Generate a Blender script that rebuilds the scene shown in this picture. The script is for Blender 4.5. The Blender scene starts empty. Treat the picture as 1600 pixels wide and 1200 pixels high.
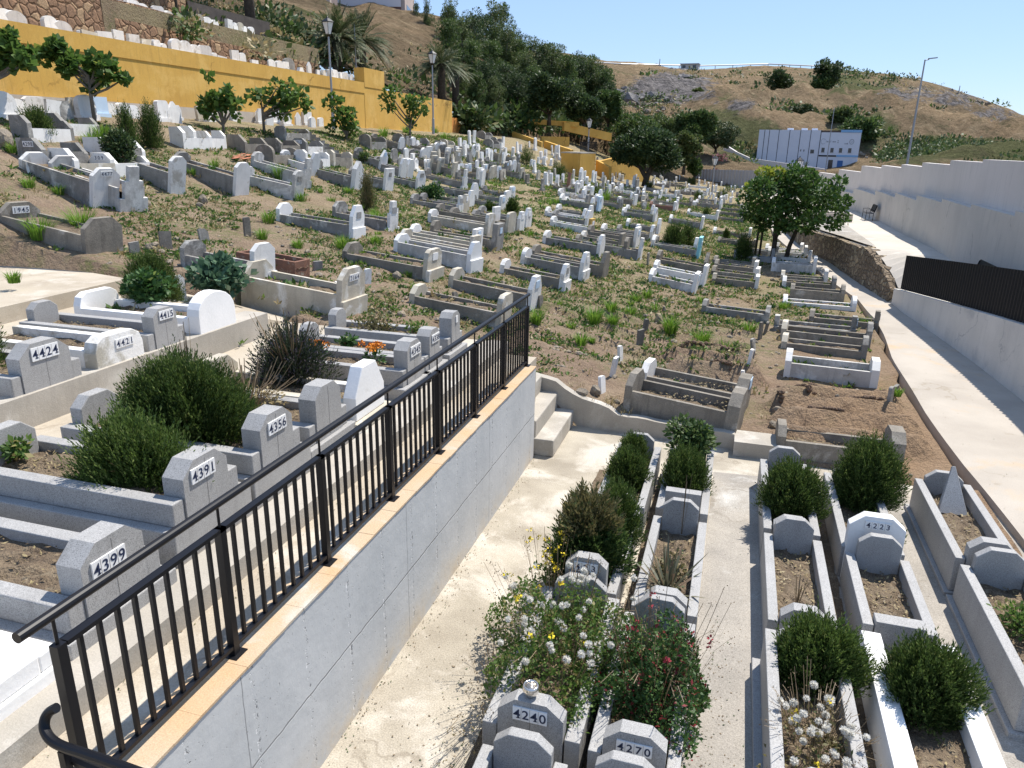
import bpy, math, random
import numpy as np
from mathutils import Vector, Matrix, noise
rng = np.random.default_rng(7)
random.seed(7)
S = bpy.context.scene
COL = S.collection
RAD = math.radians

# ------------------------------------------------------------------ camera model (world: y along the railing, z up)
F = 1150.0
PIT, ROL, YAW = RAD(18.0), RAD(1.0), RAD(16.5)
CAM = np.array([0, 0, 4.7])
fh = np.array([-math.sin(YAW), math.cos(YAW), 0])
rt0 = np.array([math.cos(YAW), math.sin(YAW), 0])
up0 = np.array([0, 0, 1.0])
fw = fh * math.cos(PIT) - up0 * math.sin(PIT)
u0 = fh * math.sin(PIT) + up0 * math.cos(PIT)
rt = rt0 * math.cos(ROL) + u0 * math.sin(ROL)
uv = u0 * math.cos(ROL) - rt0 * math.sin(ROL)

def ray(px, py):
    return fw + rt * (px - 800) / F - uv * (py - 600) / F
def proj(p):
    q = np.asarray(p, float) - CAM
    w = q @ fw
    return 800 + F * (q @ rt) / w, 600 - F * (q @ uv) / w
def atz(px, py, z):
    d = ray(px, py); return CAM + d * ((z - CAM[2]) / d[2])
def atd(px, py, D):
    d = ray(px, py); return CAM + d * (D / (d @ fh))
def aty(px, py, y):
    d = ray(px, py); return CAM + d * (y / d[1])
def depth(p):
    return float((np.asarray(p, float) - CAM) @ fw)

# ------------------------------------------------------------------ ground heights
_XS = [-26, -25, -22.5, -21.5, -20, -18, -16, -13.5, -11, -9, -7, -5, -3.5, -2, -1, 1, 12]
_ZS = [5.7, 5.6, 5.35, 5.1, 4.6, 3.9, 3.1, 2.5, 2.1, 1.8, 1.45, 1.08, .78, .42, .2, .05, .05]
MOUNDS = [(1.2, 3.2, 12.6, .34), (1.1, 3.2, 13.4, .38), (1.05, 3.1, 14.2, .38), (1.2, 3.2, 15.0, .3),
          (-.9, .7, 15.7, .34), (-1.0, .6, 16.5, .34), (-.8, .6, 17.3, .25), (-2.6, -1.2, 16.2, .12), (-2.8, -1.3, 17.4, .12),
          (-3.0, -1.4, 18.6, .12), (-5.2, -3.6, 17.3, .12), (-1.0, .7, 18.6, .1), (-1.1, .7, 19.7, .1)]
def hz0(x, y):
    z = np.interp(x, _XS, _ZS)
    a = np.interp(x, [-16, -9], [0, 1])
    f = np.interp(y, [45, 75, 95], [1, .72, .35])
    z = z * (1 - a + a * f)
    z = z + np.interp(y, [24, 32, 60, 95], [0, .33, .45, 0]) * np.interp(x, [-6, -1], [0, 1])
    return z
def hz(x, y):
    z = hz0(x, y)
    for (xa, xb, yc, h) in MOUNDS:
        ex = np.exp(-((np.clip(xa - x, 0, None) + np.clip(x - xb, 0, None)) / .15) ** 2)
        u = y - yc - .10 * (x - xb) + .05 * np.sin(x * 5 + yc * 3)
        z = z + h * np.clip((u + .34) / .07, 0, 1) * np.clip((.46 - u) / .6, 0, 1) * ex
    return z
def hit(px, py):
    d = ray(px, py); d = d / (d @ fh)
    t = np.arange(6, 140, .05)
    P = CAM + d * t[:, None]
    below = P[:, 2] <= hz0(P[:, 0], P[:, 1])
    i = int(np.argmax(below)) if below.any() else len(t) - 1
    p = P[i]; p[2] = float(hz(p[0], p[1])); return p

# ------------------------------------------------------------------ materials
def newmat(name):
    m = bpy.data.materials.new(name); m.use_nodes = True
    nt = m.node_tree; b = nt.nodes['Principled BSDF']
    b.inputs['Specular IOR Level'].default_value = .25
    return m, nt, b
def nd(nt, t, **k):
    n = nt.nodes.new(t)
    for a, v in k.items(): setattr(n, a, v)
    return n
def rgb(c): return (c[0], c[1], c[2], 1)
def mixc(nt, fac, a, b, mode='MIX'):
    n = nd(nt, 'ShaderNodeMix', data_type='RGBA', blend_type=mode)
    for key, v in ((0, fac), (6, a), (7, b)):
        if hasattr(v, 'links'): nt.links.new(v, n.inputs[key])
        else: n.inputs[key].default_value = v if key == 0 else rgb(v)
    return n.outputs[2]
def noi(nt, vec, scale, detail=4, rough=.55, dist=0):
    n = nd(nt, 'ShaderNodeTexNoise'); nt.links.new(vec, n.inputs['Vector'])
    n.inputs['Scale'].default_value = scale; n.inputs['Detail'].default_value = detail
    n.inputs['Roughness'].default_value = rough; n.inputs['Distortion'].default_value = dist
    return n.outputs['Fac']
def ramp(nt, v, a, b, to=(0, 1)):
    n = nd(nt, 'ShaderNodeMapRange'); nt.links.new(v, n.inputs[0])
    n.inputs[1].default_value = a; n.inputs[2].default_value = b
    n.inputs[3].default_value = to[0]; n.inputs[4].default_value = to[1]
    return n.outputs[0]
def math_(nt, op, a, b=None):
    n = nd(nt, 'ShaderNodeMath', operation=op)
    for i, v in enumerate((a, b)):
        if v is None: continue
        if hasattr(v, 'links'): nt.links.new(v, n.inputs[i])
        else: n.inputs[i].default_value = v
    return n.outputs[0]
def coords(nt, world=False):
    if world:
        return nd(nt, 'ShaderNodeNewGeometry').outputs['Position']
    tc = nd(nt, 'ShaderNodeTexCoord'); oi = nd(nt, 'ShaderNodeObjectInfo')
    add = nd(nt, 'ShaderNodeVectorMath', operation='ADD'); sc = nd(nt, 'ShaderNodeVectorMath', operation='SCALE')
    cmb = nd(nt, 'ShaderNodeCombineXYZ')
    for i in range(3): nt.links.new(oi.outputs['Random'], cmb.inputs[i])
    nt.links.new(cmb.outputs[0], sc.inputs[0]); sc.inputs['Scale'].default_value = 37.0
    nt.links.new(tc.outputs['Object'], add.inputs[0]); nt.links.new(sc.outputs[0], add.inputs[1])
    return add.outputs[0]
def bumped(nt, b, h, strength, dist):
    bp = nd(nt, 'ShaderNodeBump'); bp.inputs['Strength'].default_value = strength; bp.inputs['Distance'].default_value = dist
    nt.links.new(h, bp.inputs['Height']); nt.links.new(bp.outputs[0], b.inputs['Normal'])

def surf(name, c1, c2, s1=1.5, c3=None, s3=.7, t3=.6, fine=70, finea=.3, bump=.4, bdist=.01, rough=.9, streak=None, world=False,
         speck=None, crack=None):
    m, nt, b = newmat(name)
    v = coords(nt, world)
    col = mixc(nt, ramp(nt, noi(nt, v, s1, 5), .35, .65), c1, c2)
    if c3 is not None:
        col = mixc(nt, ramp(nt, noi(nt, v, s3, 7, .65, .4), t3 - .05, t3 + .06), col, c3)
    if streak is not None:
        mp = nd(nt, 'ShaderNodeMapping'); nt.links.new(v, mp.inputs[0]); mp.inputs['Scale'].default_value = (1, 1, .12)
        col = mixc(nt, ramp(nt, noi(nt, mp.outputs[0], 7, 6, .7), .52, .78, (0, .75)), col, streak)
    fn = noi(nt, v, fine, 3, .7)
    if speck is not None:
        col = mixc(nt, ramp(nt, noi(nt, v, 160, 2, .8), .5, .62), col, speck[0])
        col = mixc(nt, ramp(nt, noi(nt, v, 120, 2, .8), .58, .68), col, speck[1])
    if crack is not None:
        vo = nd(nt, 'ShaderNodeTexVoronoi', feature='DISTANCE_TO_EDGE'); vo.inputs['Scale'].default_value = crack[1]
        vv = nd(nt, 'ShaderNodeVectorMath', operation='ADD'); n2 = nd(nt, 'ShaderNodeTexNoise'); nt.links.new(v, n2.inputs['Vector'])
        n2.inputs['Scale'].default_value = 2.2; n2.inputs['Detail'].default_value = 6
        nt.links.new(v, vv.inputs[0]); nt.links.new(n2.outputs['Color'], vv.inputs[1]); nt.links.new(vv.outputs[0], vo.inputs['Vector'])
        k = math_(nt, 'MULTIPLY', ramp(nt, vo.outputs['Distance'], .012, .003), ramp(nt, noi(nt, v, .8), .5, .6))
        col = mixc(nt, math_(nt, 'MULTIPLY', k, .7), col, crack[0])
    g = ramp(nt, fn, .25, .75, (1 - finea, 1 + finea * .6))
    cc = nd(nt, 'ShaderNodeCombineColor')
    for i in range(3): nt.links.new(g, cc.inputs[i])
    col = mixc(nt, 1.0, col, cc.outputs[0], 'MULTIPLY')
    nt.links.new(col, b.inputs['Base Color']); b.inputs['Roughness'].default_value = rough
    if bump:
        hh = math_(nt, 'ADD', fn, math_(nt, 'MULTIPLY', noi(nt, v, fine * .22, 5, .6), 1.5))
        bumped(nt, b, hh, bump, bdist)
    return m

def leafm(name, c1, c2, c3=None, p3=.9, transl=.3, rough=.55):
    m, nt, b = newmat(name)
    r = nd(nt, 'ShaderNodeNewGeometry').outputs['Random Per Island']
    col = mixc(nt, r, c1, c2)
    if c3 is not None: col = mixc(nt, ramp(nt, r, p3, p3 + .01), col, c3)
    nt.links.new(col, b.inputs['Base Color']); b.inputs['Roughness'].default_value = rough
    b.inputs['Specular IOR Level'].default_value = .3
    tr = nd(nt, 'ShaderNodeBsdfTranslucent'); nt.links.new(col, tr.inputs[0])
    mx = nd(nt, 'ShaderNodeMixShader'); mx.inputs[0].default_value = transl
    nt.links.new(b.outputs[0], mx.inputs[1]); nt.links.new(tr.outputs[0], mx.inputs[2])
    nt.links.new(mx.outputs[0], nt.nodes['Material Output'].inputs[0])
    return m
def plain(name, c, rough=.5, metal=0, spec=.3):
    m, nt, b = newmat(name)
    b.inputs['Base Color'].default_value = rgb(c); b.inputs['Roughness'].default_value = rough
    b.inputs['Metallic'].default_value = metal; b.inputs['Specular IOR Level'].default_value = spec
    return m

MT = {}
MT['granite'] = surf('granite', (.35, .342, .328), (.405, .396, .38), 2, fine=60, finea=.16, bump=.12, bdist=.004, rough=.55, speck=((.19, .187, .183), (.45, .44, .43)), streak=(.24, .23, .215))
MT['granite_seam'] = plain('granite_seam', (.2, .19, .18), .9)
MT['white'] = surf('whitewash', (.80, .78, .74), (.72, .70, .66), 3, c3=(.46, .42, .36), s3=2.2, t3=.62, fine=45, finea=.08, bump=.3, bdist=.008, streak=(.50, .48, .45))
MT['cleanwhite'] = surf('fresh_whitewash', (.84, .825, .80), (.79, .78, .755), 3, fine=30, finea=.05, bump=.25, bdist=.008, c3=(.68, .66, .62), s3=2.5, t3=.68)
MT['concrete'] = surf('weathered_concrete', (.29, .26, .215), (.20, .18, .15), 2.5, c3=(.46, .43, .38), s3=1.8, t3=.62, fine=60, finea=.3, bump=.6, bdist=.012, streak=(.11, .10, .085))
MT['grey'] = surf('grey_render', (.31, .295, .27), (.22, .21, .19), 2.5, c3=(.55, .53, .48), s3=1.8, t3=.6, fine=60, finea=.28, bump=.6, bdist=.012, streak=(.12, .11, .10))
MT['cream'] = surf('cream_render', (.55, .50, .40), (.43, .385, .31), 2.5, c3=(.72, .70, .65), s3=1.8, t3=.58, fine=60, finea=.15, bump=.4, bdist=.008, streak=(.34, .31, .26))
MT['ochre'] = surf('ochre_render', (.55, .36, .10), (.48, .31, .1), 2.5, fine=60, finea=.15, bump=.3)
MT['red'] = surf('reddish_stone', (.30, .16, .11), (.24, .13, .10), 2.5, fine=60, finea=.2, bump=.4)
MT['aqua'] = surf('turquoise_paint', (.30, .62, .66), (.25, .55, .6), 3, fine=60, finea=.1, bump=.2)
MT['paleblue'] = surf('pale_blue_paint', (.55, .68, .80), (.5, .62, .75), 3, fine=60, finea=.1, bump=.2)
MT['dirtywhite'] = surf('dirty_whitewash', (.56, .54, .50), (.42, .40, .37), 2.5, c3=(.72, .70, .66), s3=1.6, t3=.55, fine=50, finea=.16, bump=.5, bdist=.01, streak=(.2, .19, .175))
MT['patchy'] = surf('peeling_whitewash', (.80, .79, .76), (.76, .74, .70), 3, c3=(.43, .40, .33), s3=1.6, t3=.53, fine=50, finea=.12, bump=.5, bdist=.01)
MT['brick'] = surf('bare_brick', (.26, .13, .085), (.20, .11, .08), 6, c3=(.36, .31, .25), s3=5, t3=.6, fine=60, finea=.3, bump=.6)
MT['court'] = surf('court_cement', (.47, .42, .335), (.31, .27, .21), 1.1, c3=(.56, .51, .43), s3=.9, t3=.55, fine=70, finea=.42, bump=.35, bdist=.006, world=True, crack=((.25, .21, .16), .35))
MT['aisle'] = surf('aisle_cement', (.40, .365, .315), (.30, .275, .24), 1.3, c3=(.52, .50, .46), s3=.8, t3=.62, fine=75, finea=.42, bump=.4, bdist=.006, world=True, crack=((.22, .19, .15), .3))
MT['path'] = surf('path_cement', (.46, .415, .355), (.38, .34, .29), .8, c3=(.50, .38, .255), s3=.45, t3=.6, fine=80, finea=.16, bump=.3, bdist=.006, world=True, crack=((.3, .26, .2), .4))
MT['pave'] = surf('pavement_cement', (.54, .49, .42), (.45, .41, .35), .5, c3=(.58, .54, .48), s3=.5, t3=.6, fine=60, finea=.12, bump=.2, bdist=.006, world=True)
MT['terrace'] = surf('terrace_cement', (.48, .42, .33), (.38, .325, .25), 1.0, c3=(.54, .49, .41), s3=.9, t3=.57, fine=90, finea=.26, bump=.4, bdist=.006, world=True, crack=((.25, .2, .15), .35))
MT['kerb'] = surf('kerb_cement', (.45, .41, .35), (.36, .33, .28), 1.5, c3=(.53, .50, .44), s3=1.2, t3=.6, fine=80, finea=.2, bump=.4, bdist=.006, streak=(.32, .29, .25))
MT['coping'] = surf('stained_coping', (.50, .41, .30), (.52, .35, .20), 1.3, c3=(.52, .48, .41), s3=1.5, t3=.6, fine=90, finea=.25, bump=.4, bdist=.006, world=True)
MT['soil'] = surf('grave_soil', (.17, .125, .085), (.25, .19, .125), 4, c3=(.33, .265, .18), s3=6, t3=.6, fine=60, finea=.5, bump=1, bdist=.03)
MT['whitewall'] = surf('white_wall_paint', (.70, .645, .60), (.65, .60, .555), .5, fine=40, finea=.04, bump=.15, world=True, streak=(.50, .47, .44), crack=((.5, .47, .45), .13))
MT['benchwall'] = surf('cement_wall', (.60, .56, .50), (.52, .485, .435), .6, c3=(.46, .45, .42), s3=.4, t3=.6, fine=40, finea=.08, bump=.2, world=True, streak=(.43, .405, .365), crack=((.36, .34, .3), .22))
MT['fencewall'] = surf('pale_cement_wall', (.64, .615, .57), (.56, .54, .50), .9, c3=(.47, .46, .44), s3=.8, t3=.62, fine=50, finea=.1, bump=.3, world=True, streak=(.46, .45, .43), crack=((.3, .3, .3), .5))
MT['yellow'] = surf('yellow_paint', (.64, .385, .09), (.56, .325, .075), .5, c3=(.67, .42, .12), s3=.7, t3=.56, fine=20, finea=.1, bump=.3, world=True, streak=(.42, .25, .07), crack=((.25, .13, .03), .16))
MT['plinth'] = surf('beige_plinth', (.56, .50, .42), (.48, .42, .35), .7, fine=30, finea=.15, bump=.3, world=True, streak=(.4, .35, .3))
MT['black'] = plain('black_paint', (.006, .006, .008), .42, 0, .3)
MT['sheet'] = plain('black_sheet', (.011, .011, .012), .6, 0, .3)
MT['bark'] = surf('bark', (.10, .08, .06), (.06, .05, .04), 6, fine=30, finea=.4, bump=.8, bdist=.02, rough=.95)
MT['palebark'] = surf('pale_bark', (.24, .21, .17), (.16, .14, .11), 4, fine=30, finea=.3, bump=.6, bdist=.02, rough=.95)
MT['metal'] = plain('galvanised_steel', (.33, .34, .36), .5, .4)
MT['lampglass'] = plain('opal_glass', (.72, .72, .72), .2, 0, .5)
MT['glass'] = plain('dark_window_glass', (.03, .035, .045), .1, 0, .6)
MT['numplate'] = surf('glazed_number_tile', (.80, .80, .79), (.76, .75, .73), 8, fine=40, finea=.05, bump=0, rough=.3)
MT['numeral'] = plain('numeral_ink', (.02, .03, .07), .4)
MT['tileline'] = plain('tile_joint', (.42, .40, .37), .8)
MT['rock'] = surf('field_stone', (.30, .25, .19), (.22, .19, .15), 4, c3=(.42, .33, .2), s3=3, t3=.58, fine=30, finea=.35, bump=.8, bdist=.03)
MT['slate'] = surf('dark_slab', (.16, .145, .125), (.22, .20, .17), 4, fine=40, finea=.3, bump=.6)
MT['terracotta'] = plain('terracotta', (.30, .11, .06), .8)
MT['rosemary'] = leafm('rosemary_leaf', (.036, .066, .014), (.10, .155, .034), (.19, .235, .07), .88, .35)
MT['rosemary2'] = leafm('pale_rosemary_leaf', (.05, .09, .018), (.135, .20, .045), (.21, .26, .08), .88, .38)
MT['greyleaf'] = leafm('greyish_shrub_leaf', (.025, .04, .02), (.07, .09, .045), (.14, .12, .14), .8, .2)
MT['dryleaf'] = leafm('dry_shrub_leaf', (.13, .12, .045), (.23, .19, .085), (.06, .09, .03), .8, .25)
MT['shrubleaf'] = leafm('shrub_leaf', (.02, .06, .015), (.07, .15, .035), (.2, .25, .05), .95, .3)
MT['castorleaf'] = leafm('broad_bluish_leaf', (.045, .105, .06), (.12, .21, .12), (.15, .2, .13), .92, .3)
MT['redleaf'] = leafm('reddish_sage_leaf', (.03, .075, .018), (.09, .16, .04), (.22, .03, .035), .92, .25)
MT['weedleaf'] = leafm('weed_leaf', (.055, .115, .022), (.15, .235, .05), (.27, .24, .09), .85, .4)
MT['grassblade'] = leafm('grass_blade', (.09, .19, .02), (.20, .34, .04), (.3, .32, .09), .93, .4)
MT['straw'] = leafm('straw', (.30, .24, .12), (.42, .34, .18), None, .9, .25)
MT['twig'] = leafm('dry_twig', (.12, .085, .05), (.22, .16, .09), None, .9, .1)
MT['yucca'] = leafm('sword_leaf', (.10, .11, .07), (.21, .19, .12), (.2, .14, .09), .85, .2)
MT['figleaf'] = leafm('fig_leaf', (.045, .10, .02), (.13, .22, .045), (.24, .29, .06), .93, .42)
MT['fruitleaf'] = leafm('fruit_tree_leaf', (.03, .075, .015), (.10, .18, .035), (.13, .2, .045), .93, .3)
MT['yellowleaf'] = leafm('yellow_green_leaf', (.22, .26, .03), (.32, .36, .05), None, .9, .4)
MT['pineleaf'] = leafm('dark_evergreen_leaf', (.022, .045, .016), (.07, .11, .036), (.12, .16, .05), .92, .3)
MT['olive'] = leafm('eucalyptus_leaf', (.045, .075, .022), (.125, .165, .05), (.19, .2, .08), .9, .35)
MT['midtree'] = leafm('broadleaf_leaf', (.034, .068, .018), (.10, .155, .04), (.16, .2, .06), .92, .35)
MT['scrub'] = leafm('scrub_leaf', (.035, .06, .022), (.085, .125, .045), (.17, .16, .07), .85, .2)
MT['palmleaf'] = leafm('palm_frond', (.035, .055, .02), (.10, .125, .055), (.25, .23, .13), .88, .25)
MT['oleander'] = leafm('pink_flower', (.40, .17, .19), (.30, .12, .14), (.05, .09, .03), .6, .3)
MT['puff'] = leafm('seed_puff', (.78, .76, .70), (.86, .84, .78), None, .9, .5, .9)
MT['yflower'] = plain('yellow_petal', (.65, .50, .03), .8)
MT['rflower'] = plain('red_petal', (.26, .03, .04), .8)
MT['orflower'] = plain('orange_petal', (.65, .22, .02), .8)

# ------------------------------------------------------------------ object helpers
def mesh_from(name, verts, faces, mats=(), mi=None, smooth=False):
    me = bpy.data.meshes.new(name)
    me.from_pydata([tuple(map(float, v)) for v in verts], [], faces)
    for m in mats: me.materials.append(m)
    if mi is not None and len(mats) > 1: me.polygons.foreach_set('material_index', mi)
    if smooth: me.polygons.foreach_set('use_smooth', [True] * len(me.polygons))
    me.update(); return me
def quads_mesh(name, Q, mats, mi=None):
    n = len(Q); me = bpy.data.meshes.new(name)
    me.vertices.add(n * 4); me.loops.add(n * 4); me.polygons.add(n)
    me.vertices.foreach_set('co', np.asarray(Q, np.float32).reshape(-1))
    me.loops.foreach_set('vertex_index', np.arange(n * 4, dtype=np.int32))
    me.polygons.foreach_set('loop_start', np.arange(0, n * 4, 4, dtype=np.int32))
    for m in mats: me.materials.append(m)
    if mi is not None: me.polygons.foreach_set('material_index', np.asarray(mi, np.int32))
    me.update(calc_edges=True); me.validate(); return me
def link(name, me, parent=None, loc=None, rotz=0):
    o = bpy.data.objects.new(name, me); COL.objects.link(o)
    if parent is not None: o.parent = parent
    if loc is not None: o.location = tuple(map(float, loc))
    if rotz: o.rotation_euler = (0, 0, rotz)
    return o
def tag(o, label, cat, group=None):
    o['label'] = label; o['category'] = cat
    if group: o['group'] = group
    return o
def thing(name, label, cat, loc=(0, 0, 0), rotz=0, group=None, tilt=0):
    o = link(name, None, None, loc); o.rotation_euler = (0, tilt, rotz)
    o.empty_display_size = .2
    return tag(o, label, cat, group)
def struct(o, kind='structure'):
    o['kind'] = kind; return o
def copy_tree(root, loc, rotz=0, scale=None):
    r = root.copy(); COL.objects.link(r); r.location = tuple(map(float, loc)); r.rotation_euler = (0, 0, rotz)
    if scale is not None: r.scale = scale
    for ch in list(root.children):
        c = ch.copy(); COL.objects.link(c); c.parent = r
        for g in list(ch.children):
            d = g.copy(); COL.objects.link(d); d.parent = c
    return r
_W = 'zeroth first second third fourth fifth sixth seventh eighth ninth tenth eleventh twelfth thirteenth fourteenth fifteenth sixteenth seventeenth eighteenth nineteenth'.split()
_T = {2: 'twenty', 3: 'thirty', 4: 'forty', 5: 'fifty', 6: 'sixty', 7: 'seventy', 8: 'eighty'}
def ordw(n):
    if n < 20: return _W[n]
    t, u = divmod(n, 10)
    return (_T[t] + '-' + _W[u]) if u else _T[t][:-1] + 'ieth'

class MB:
    def __init__(s): s.v = []; s.f = []; s.m = []
    def add(s, V, Fs, mi=0):
        o = len(s.v); s.v += [tuple(map(float, p)) for p in V]
        for f in Fs: s.f.append(tuple(i + o for i in f)); s.m.append(mi)
        return s
    def box(s, x0, x1, y0, y1, z0, z1, mi=0):
        return s.add([(x0, y0, z0), (x1, y0, z0), (x1, y1, z0), (x0, y1, z0), (x0, y0, z1), (x1, y0, z1), (x1, y1, z1), (x0, y1, z1)],
                     [(0, 3, 2, 1), (4, 5, 6, 7), (0, 1, 5, 4), (1, 2, 6, 5), (2, 3, 7, 6), (3, 0, 4, 7)], mi)
    def prism_x(s, prof, x0, x1, mi=0):          # (y,z) outline, extruded along x
        n = len(prof)
        return s.add([(x0, a, b) for a, b in prof] + [(x1, a, b) for a, b in prof],
                     [tuple(range(n))[::-1], tuple(range(n, 2 * n))] + [(i, (i + 1) % n, n + (i + 1) % n, n + i) for i in range(n)], mi)
    def prism_z(s, prof, z0, z1, mi=0):
        n = len(prof)
        zz0 = z0 if hasattr(z0, '__len__') else [z0] * n; zz1 = z1 if hasattr(z1, '__len__') else [z1] * n
        return s.add([(a, b, zz0[i]) for i, (a, b) in enumerate(prof)] + [(a, b, zz1[i]) for i, (a, b) in enumerate(prof)],
                     [tuple(range(n))[::-1], tuple(range(n, 2 * n))] + [(i, (i + 1) % n, n + (i + 1) % n, n + i) for i in range(n)], mi)
    def tube(s, pts, radii, n=8, mi=0, cap=True):
        P = [Vector(map(float, p)) for p in pts]; rings = []
        if not hasattr(radii, '__len__'): radii = [radii] * len(P)
        V = []; prev = None
        for i, p in enumerate(P):
            t = (P[min(i + 1, len(P) - 1)] - P[max(i - 1, 0)]).normalized()
            a = (Vector((0, 0, 1)) if abs(t.z) < .9 else Vector((1, 0, 0))) if prev is None else prev
            a = (a - t * a.dot(t)).normalized(); prev = a; b = t.cross(a)
            for k in range(n):
                an = 2 * math.pi * k / n
                V.append(p + (a * math.cos(an) + b * math.sin(an)) * radii[i])
        Fs = []
        for i in range(len(P) - 1):
            for k in range(n):
                k2 = (k + 1) % n
                Fs.append((i * n + k, i * n + k2, (i + 1) * n + k2, (i + 1) * n + k))
        if cap: Fs += [tuple(range(n))[::-1], tuple(range((len(P) - 1) * n, len(P) * n))]
        return s.add(V, Fs, mi)
    def lathe(s, prof, n=16, c=(0, 0, 0), mi=0):
        V = []; Fs = []
        for r, z in prof:
            for k in range(n):
                a = 2 * math.pi * k / n; V.append((c[0] + r * math.cos(a), c[1] + r * math.sin(a), c[2] + z))
        for i in range(len(prof) - 1):
            for k in range(n):
                k2 = (k + 1) % n; Fs.append((i * n + k, i * n + k2, (i + 1) * n + k2, (i + 1) * n + k))
        return s.add(V, Fs, mi)
    def build(s, name, mats, parent=None, loc=None, rotz=0, bevel=0, smooth=False):
        if not isinstance(mats, (list, tuple)): mats = [mats]
        me = mesh_from(name, s.v, s.f, mats, s.m, smooth)
        o = link(name, me, parent, loc, rotz)
        if bevel:
            b = o.modifiers.new('edge', 'BEVEL'); b.width = bevel; b.segments = 2; b.limit_method = 'ANGLE'; b.angle_limit = RAD(40)
        return o

# ------------------------------------------------------------------ foliage
def unit(n):
    v = rng.normal(size=(n, 3)); return v / np.linalg.norm(v, axis=1)[:, None]
def norml(v): return v / (np.linalg.norm(v, axis=1)[:, None] + 1e-9)
def leaf_quads(P, axis, size, width=.5, flat=None):
    """rhombic leaves: base at P, pointing along axis"""
    n = len(P); axis = norml(axis)
    ref = unit(n) if flat is None else norml(np.asarray(flat) + .35 * unit(n))
    side = norml(np.cross(axis, ref)); size = np.broadcast_to(size, (n,))[:, None]
    mid = P + axis * size * .5
    nrm = np.cross(side, axis)
    w = side * size * width * .5
    return np.stack([P, mid + w - nrm * size * .06, P + axis * size, mid - w - nrm * size * .06], 1)
def clump_leaves(C, R, n, size, width=.6, squash=.8, inner=.45, updir=.3):
    d = unit(n); d[:, 2] *= squash
    r = R * (inner + (1 - inner) * rng.random(n) ** .5)
    P = np.asarray(C) + d * r[:, None]
    ax = norml(d + .8 * unit(n) + np.array([0, 0, updir]))
    return leaf_quads(P, ax, size * (.7 + .6 * rng.random(n)), width, d + np.array([0, 0, .8]))
def sprig_bush(rx, ry, h, n, nl, sl, leaf, up=.8, flatt=.0, irregular=.18):
    """rosemary-like bush: n upright sprigs each set with nl needles"""
    a = rng.random(n) * 2 * math.pi; ct = rng.random(n) ** .7
    st = np.sqrt(1 - ct ** 2)
    lump = 1 + irregular * np.sin(a * 3 + 1.3) * st + irregular * .6 * np.sin(a * 7 + ct * 5) + irregular * .5 * rng.normal(size=n)
    fr = .70 + .30 * rng.random(n) ** .4
    D = np.stack([st * np.cos(a), st * np.sin(a), ct], 1)
    tip = D * np.array([rx, ry, h]) * (lump * fr)[:, None]
    ax = norml(D * np.array([1, 1, .6]) + np.array([0, 0, up]) + .25 * unit(n))
    L = sl * (.6 + .8 * rng.random(n))
    t = np.linspace(0, 1, nl)
    P = (tip[:, None, :] - ax[:, None, :] * (L[:, None] * (1 - t[None]))[..., None])
    axn = np.repeat(ax[:, None, :], nl, 1).reshape(-1, 3)
    P = P.reshape(-1, 3)
    la = norml(axn * (.9 + .9 * np.tile(t, n)[:, None]) + .75 * unit(len(P)))
    P[:, 2] = np.maximum(P[:, 2], .02)
    return leaf_quads(P, la, leaf * (.7 + .6 * rng.random(len(P))), .28)
def blades(base, n, h, spread, w, lean=.6):
    """grass-like blades of two quads each"""
    a = rng.random(n) * 6.283; r = spread * np.sqrt(rng.random(n))
    B = np.asarray(base) + np.stack([r * np.cos(a), r * np.sin(a), 0 * r], 1)
    out = np.stack([np.cos(a), np.sin(a), 0 * a], 1) * (lean * (.3 + .9 * rng.random(n)))[:, None] + .15 * unit(n)
    H = h * (.5 + .6 * rng.random(n))
    m = B + (np.array([0, 0, 1]) + out * .5) * (H * .55)[:, None]
    tip = m + norml(np.array([0, 0, .8]) + out * 1.5) * (H * .5)[:, None]
    side = np.stack([-np.sin(a), np.cos(a), 0 * a], 1) * (w * .5)
    q1 = np.stack([B - side, B + side, m + side * .8, m - side * .8], 1)
    q2 = np.stack([m - side * .8, m + side * .8, tip + side * .05, tip - side * .05], 1)
    return np.concatenate([q1, q2])
def ico(c, r, V, Fs):
    t = (1 + 5 ** .5) / 2
    vs = np.array([(-1, t, 0), (1, t, 0), (-1, -t, 0), (1, -t, 0), (0, -1, t), (0, 1, t), (0, -1, -t), (0, 1, -t), (t, 0, -1), (t, 0, 1), (-t, 0, -1), (-t, 0, 1)])
    vs = vs / np.linalg.norm(vs[0]) * r + np.asarray(c)
    fs = [(0, 11, 5), (0, 5, 1), (0, 1, 7), (0, 7, 10), (0, 10, 11), (1, 5, 9), (5, 11, 4), (11, 10, 2), (10, 7, 6), (7, 1, 8), (3, 9, 4), (3, 4, 2), (3, 2, 6), (3, 6, 8), (3, 8, 9), (4, 9, 5), (2, 4, 11), (6, 2, 10), (8, 6, 7), (9, 8, 1)]
    o = len(V); V += [tuple(v) for v in vs]; Fs += [tuple(i + o for i in f) for f in fs]
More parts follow.
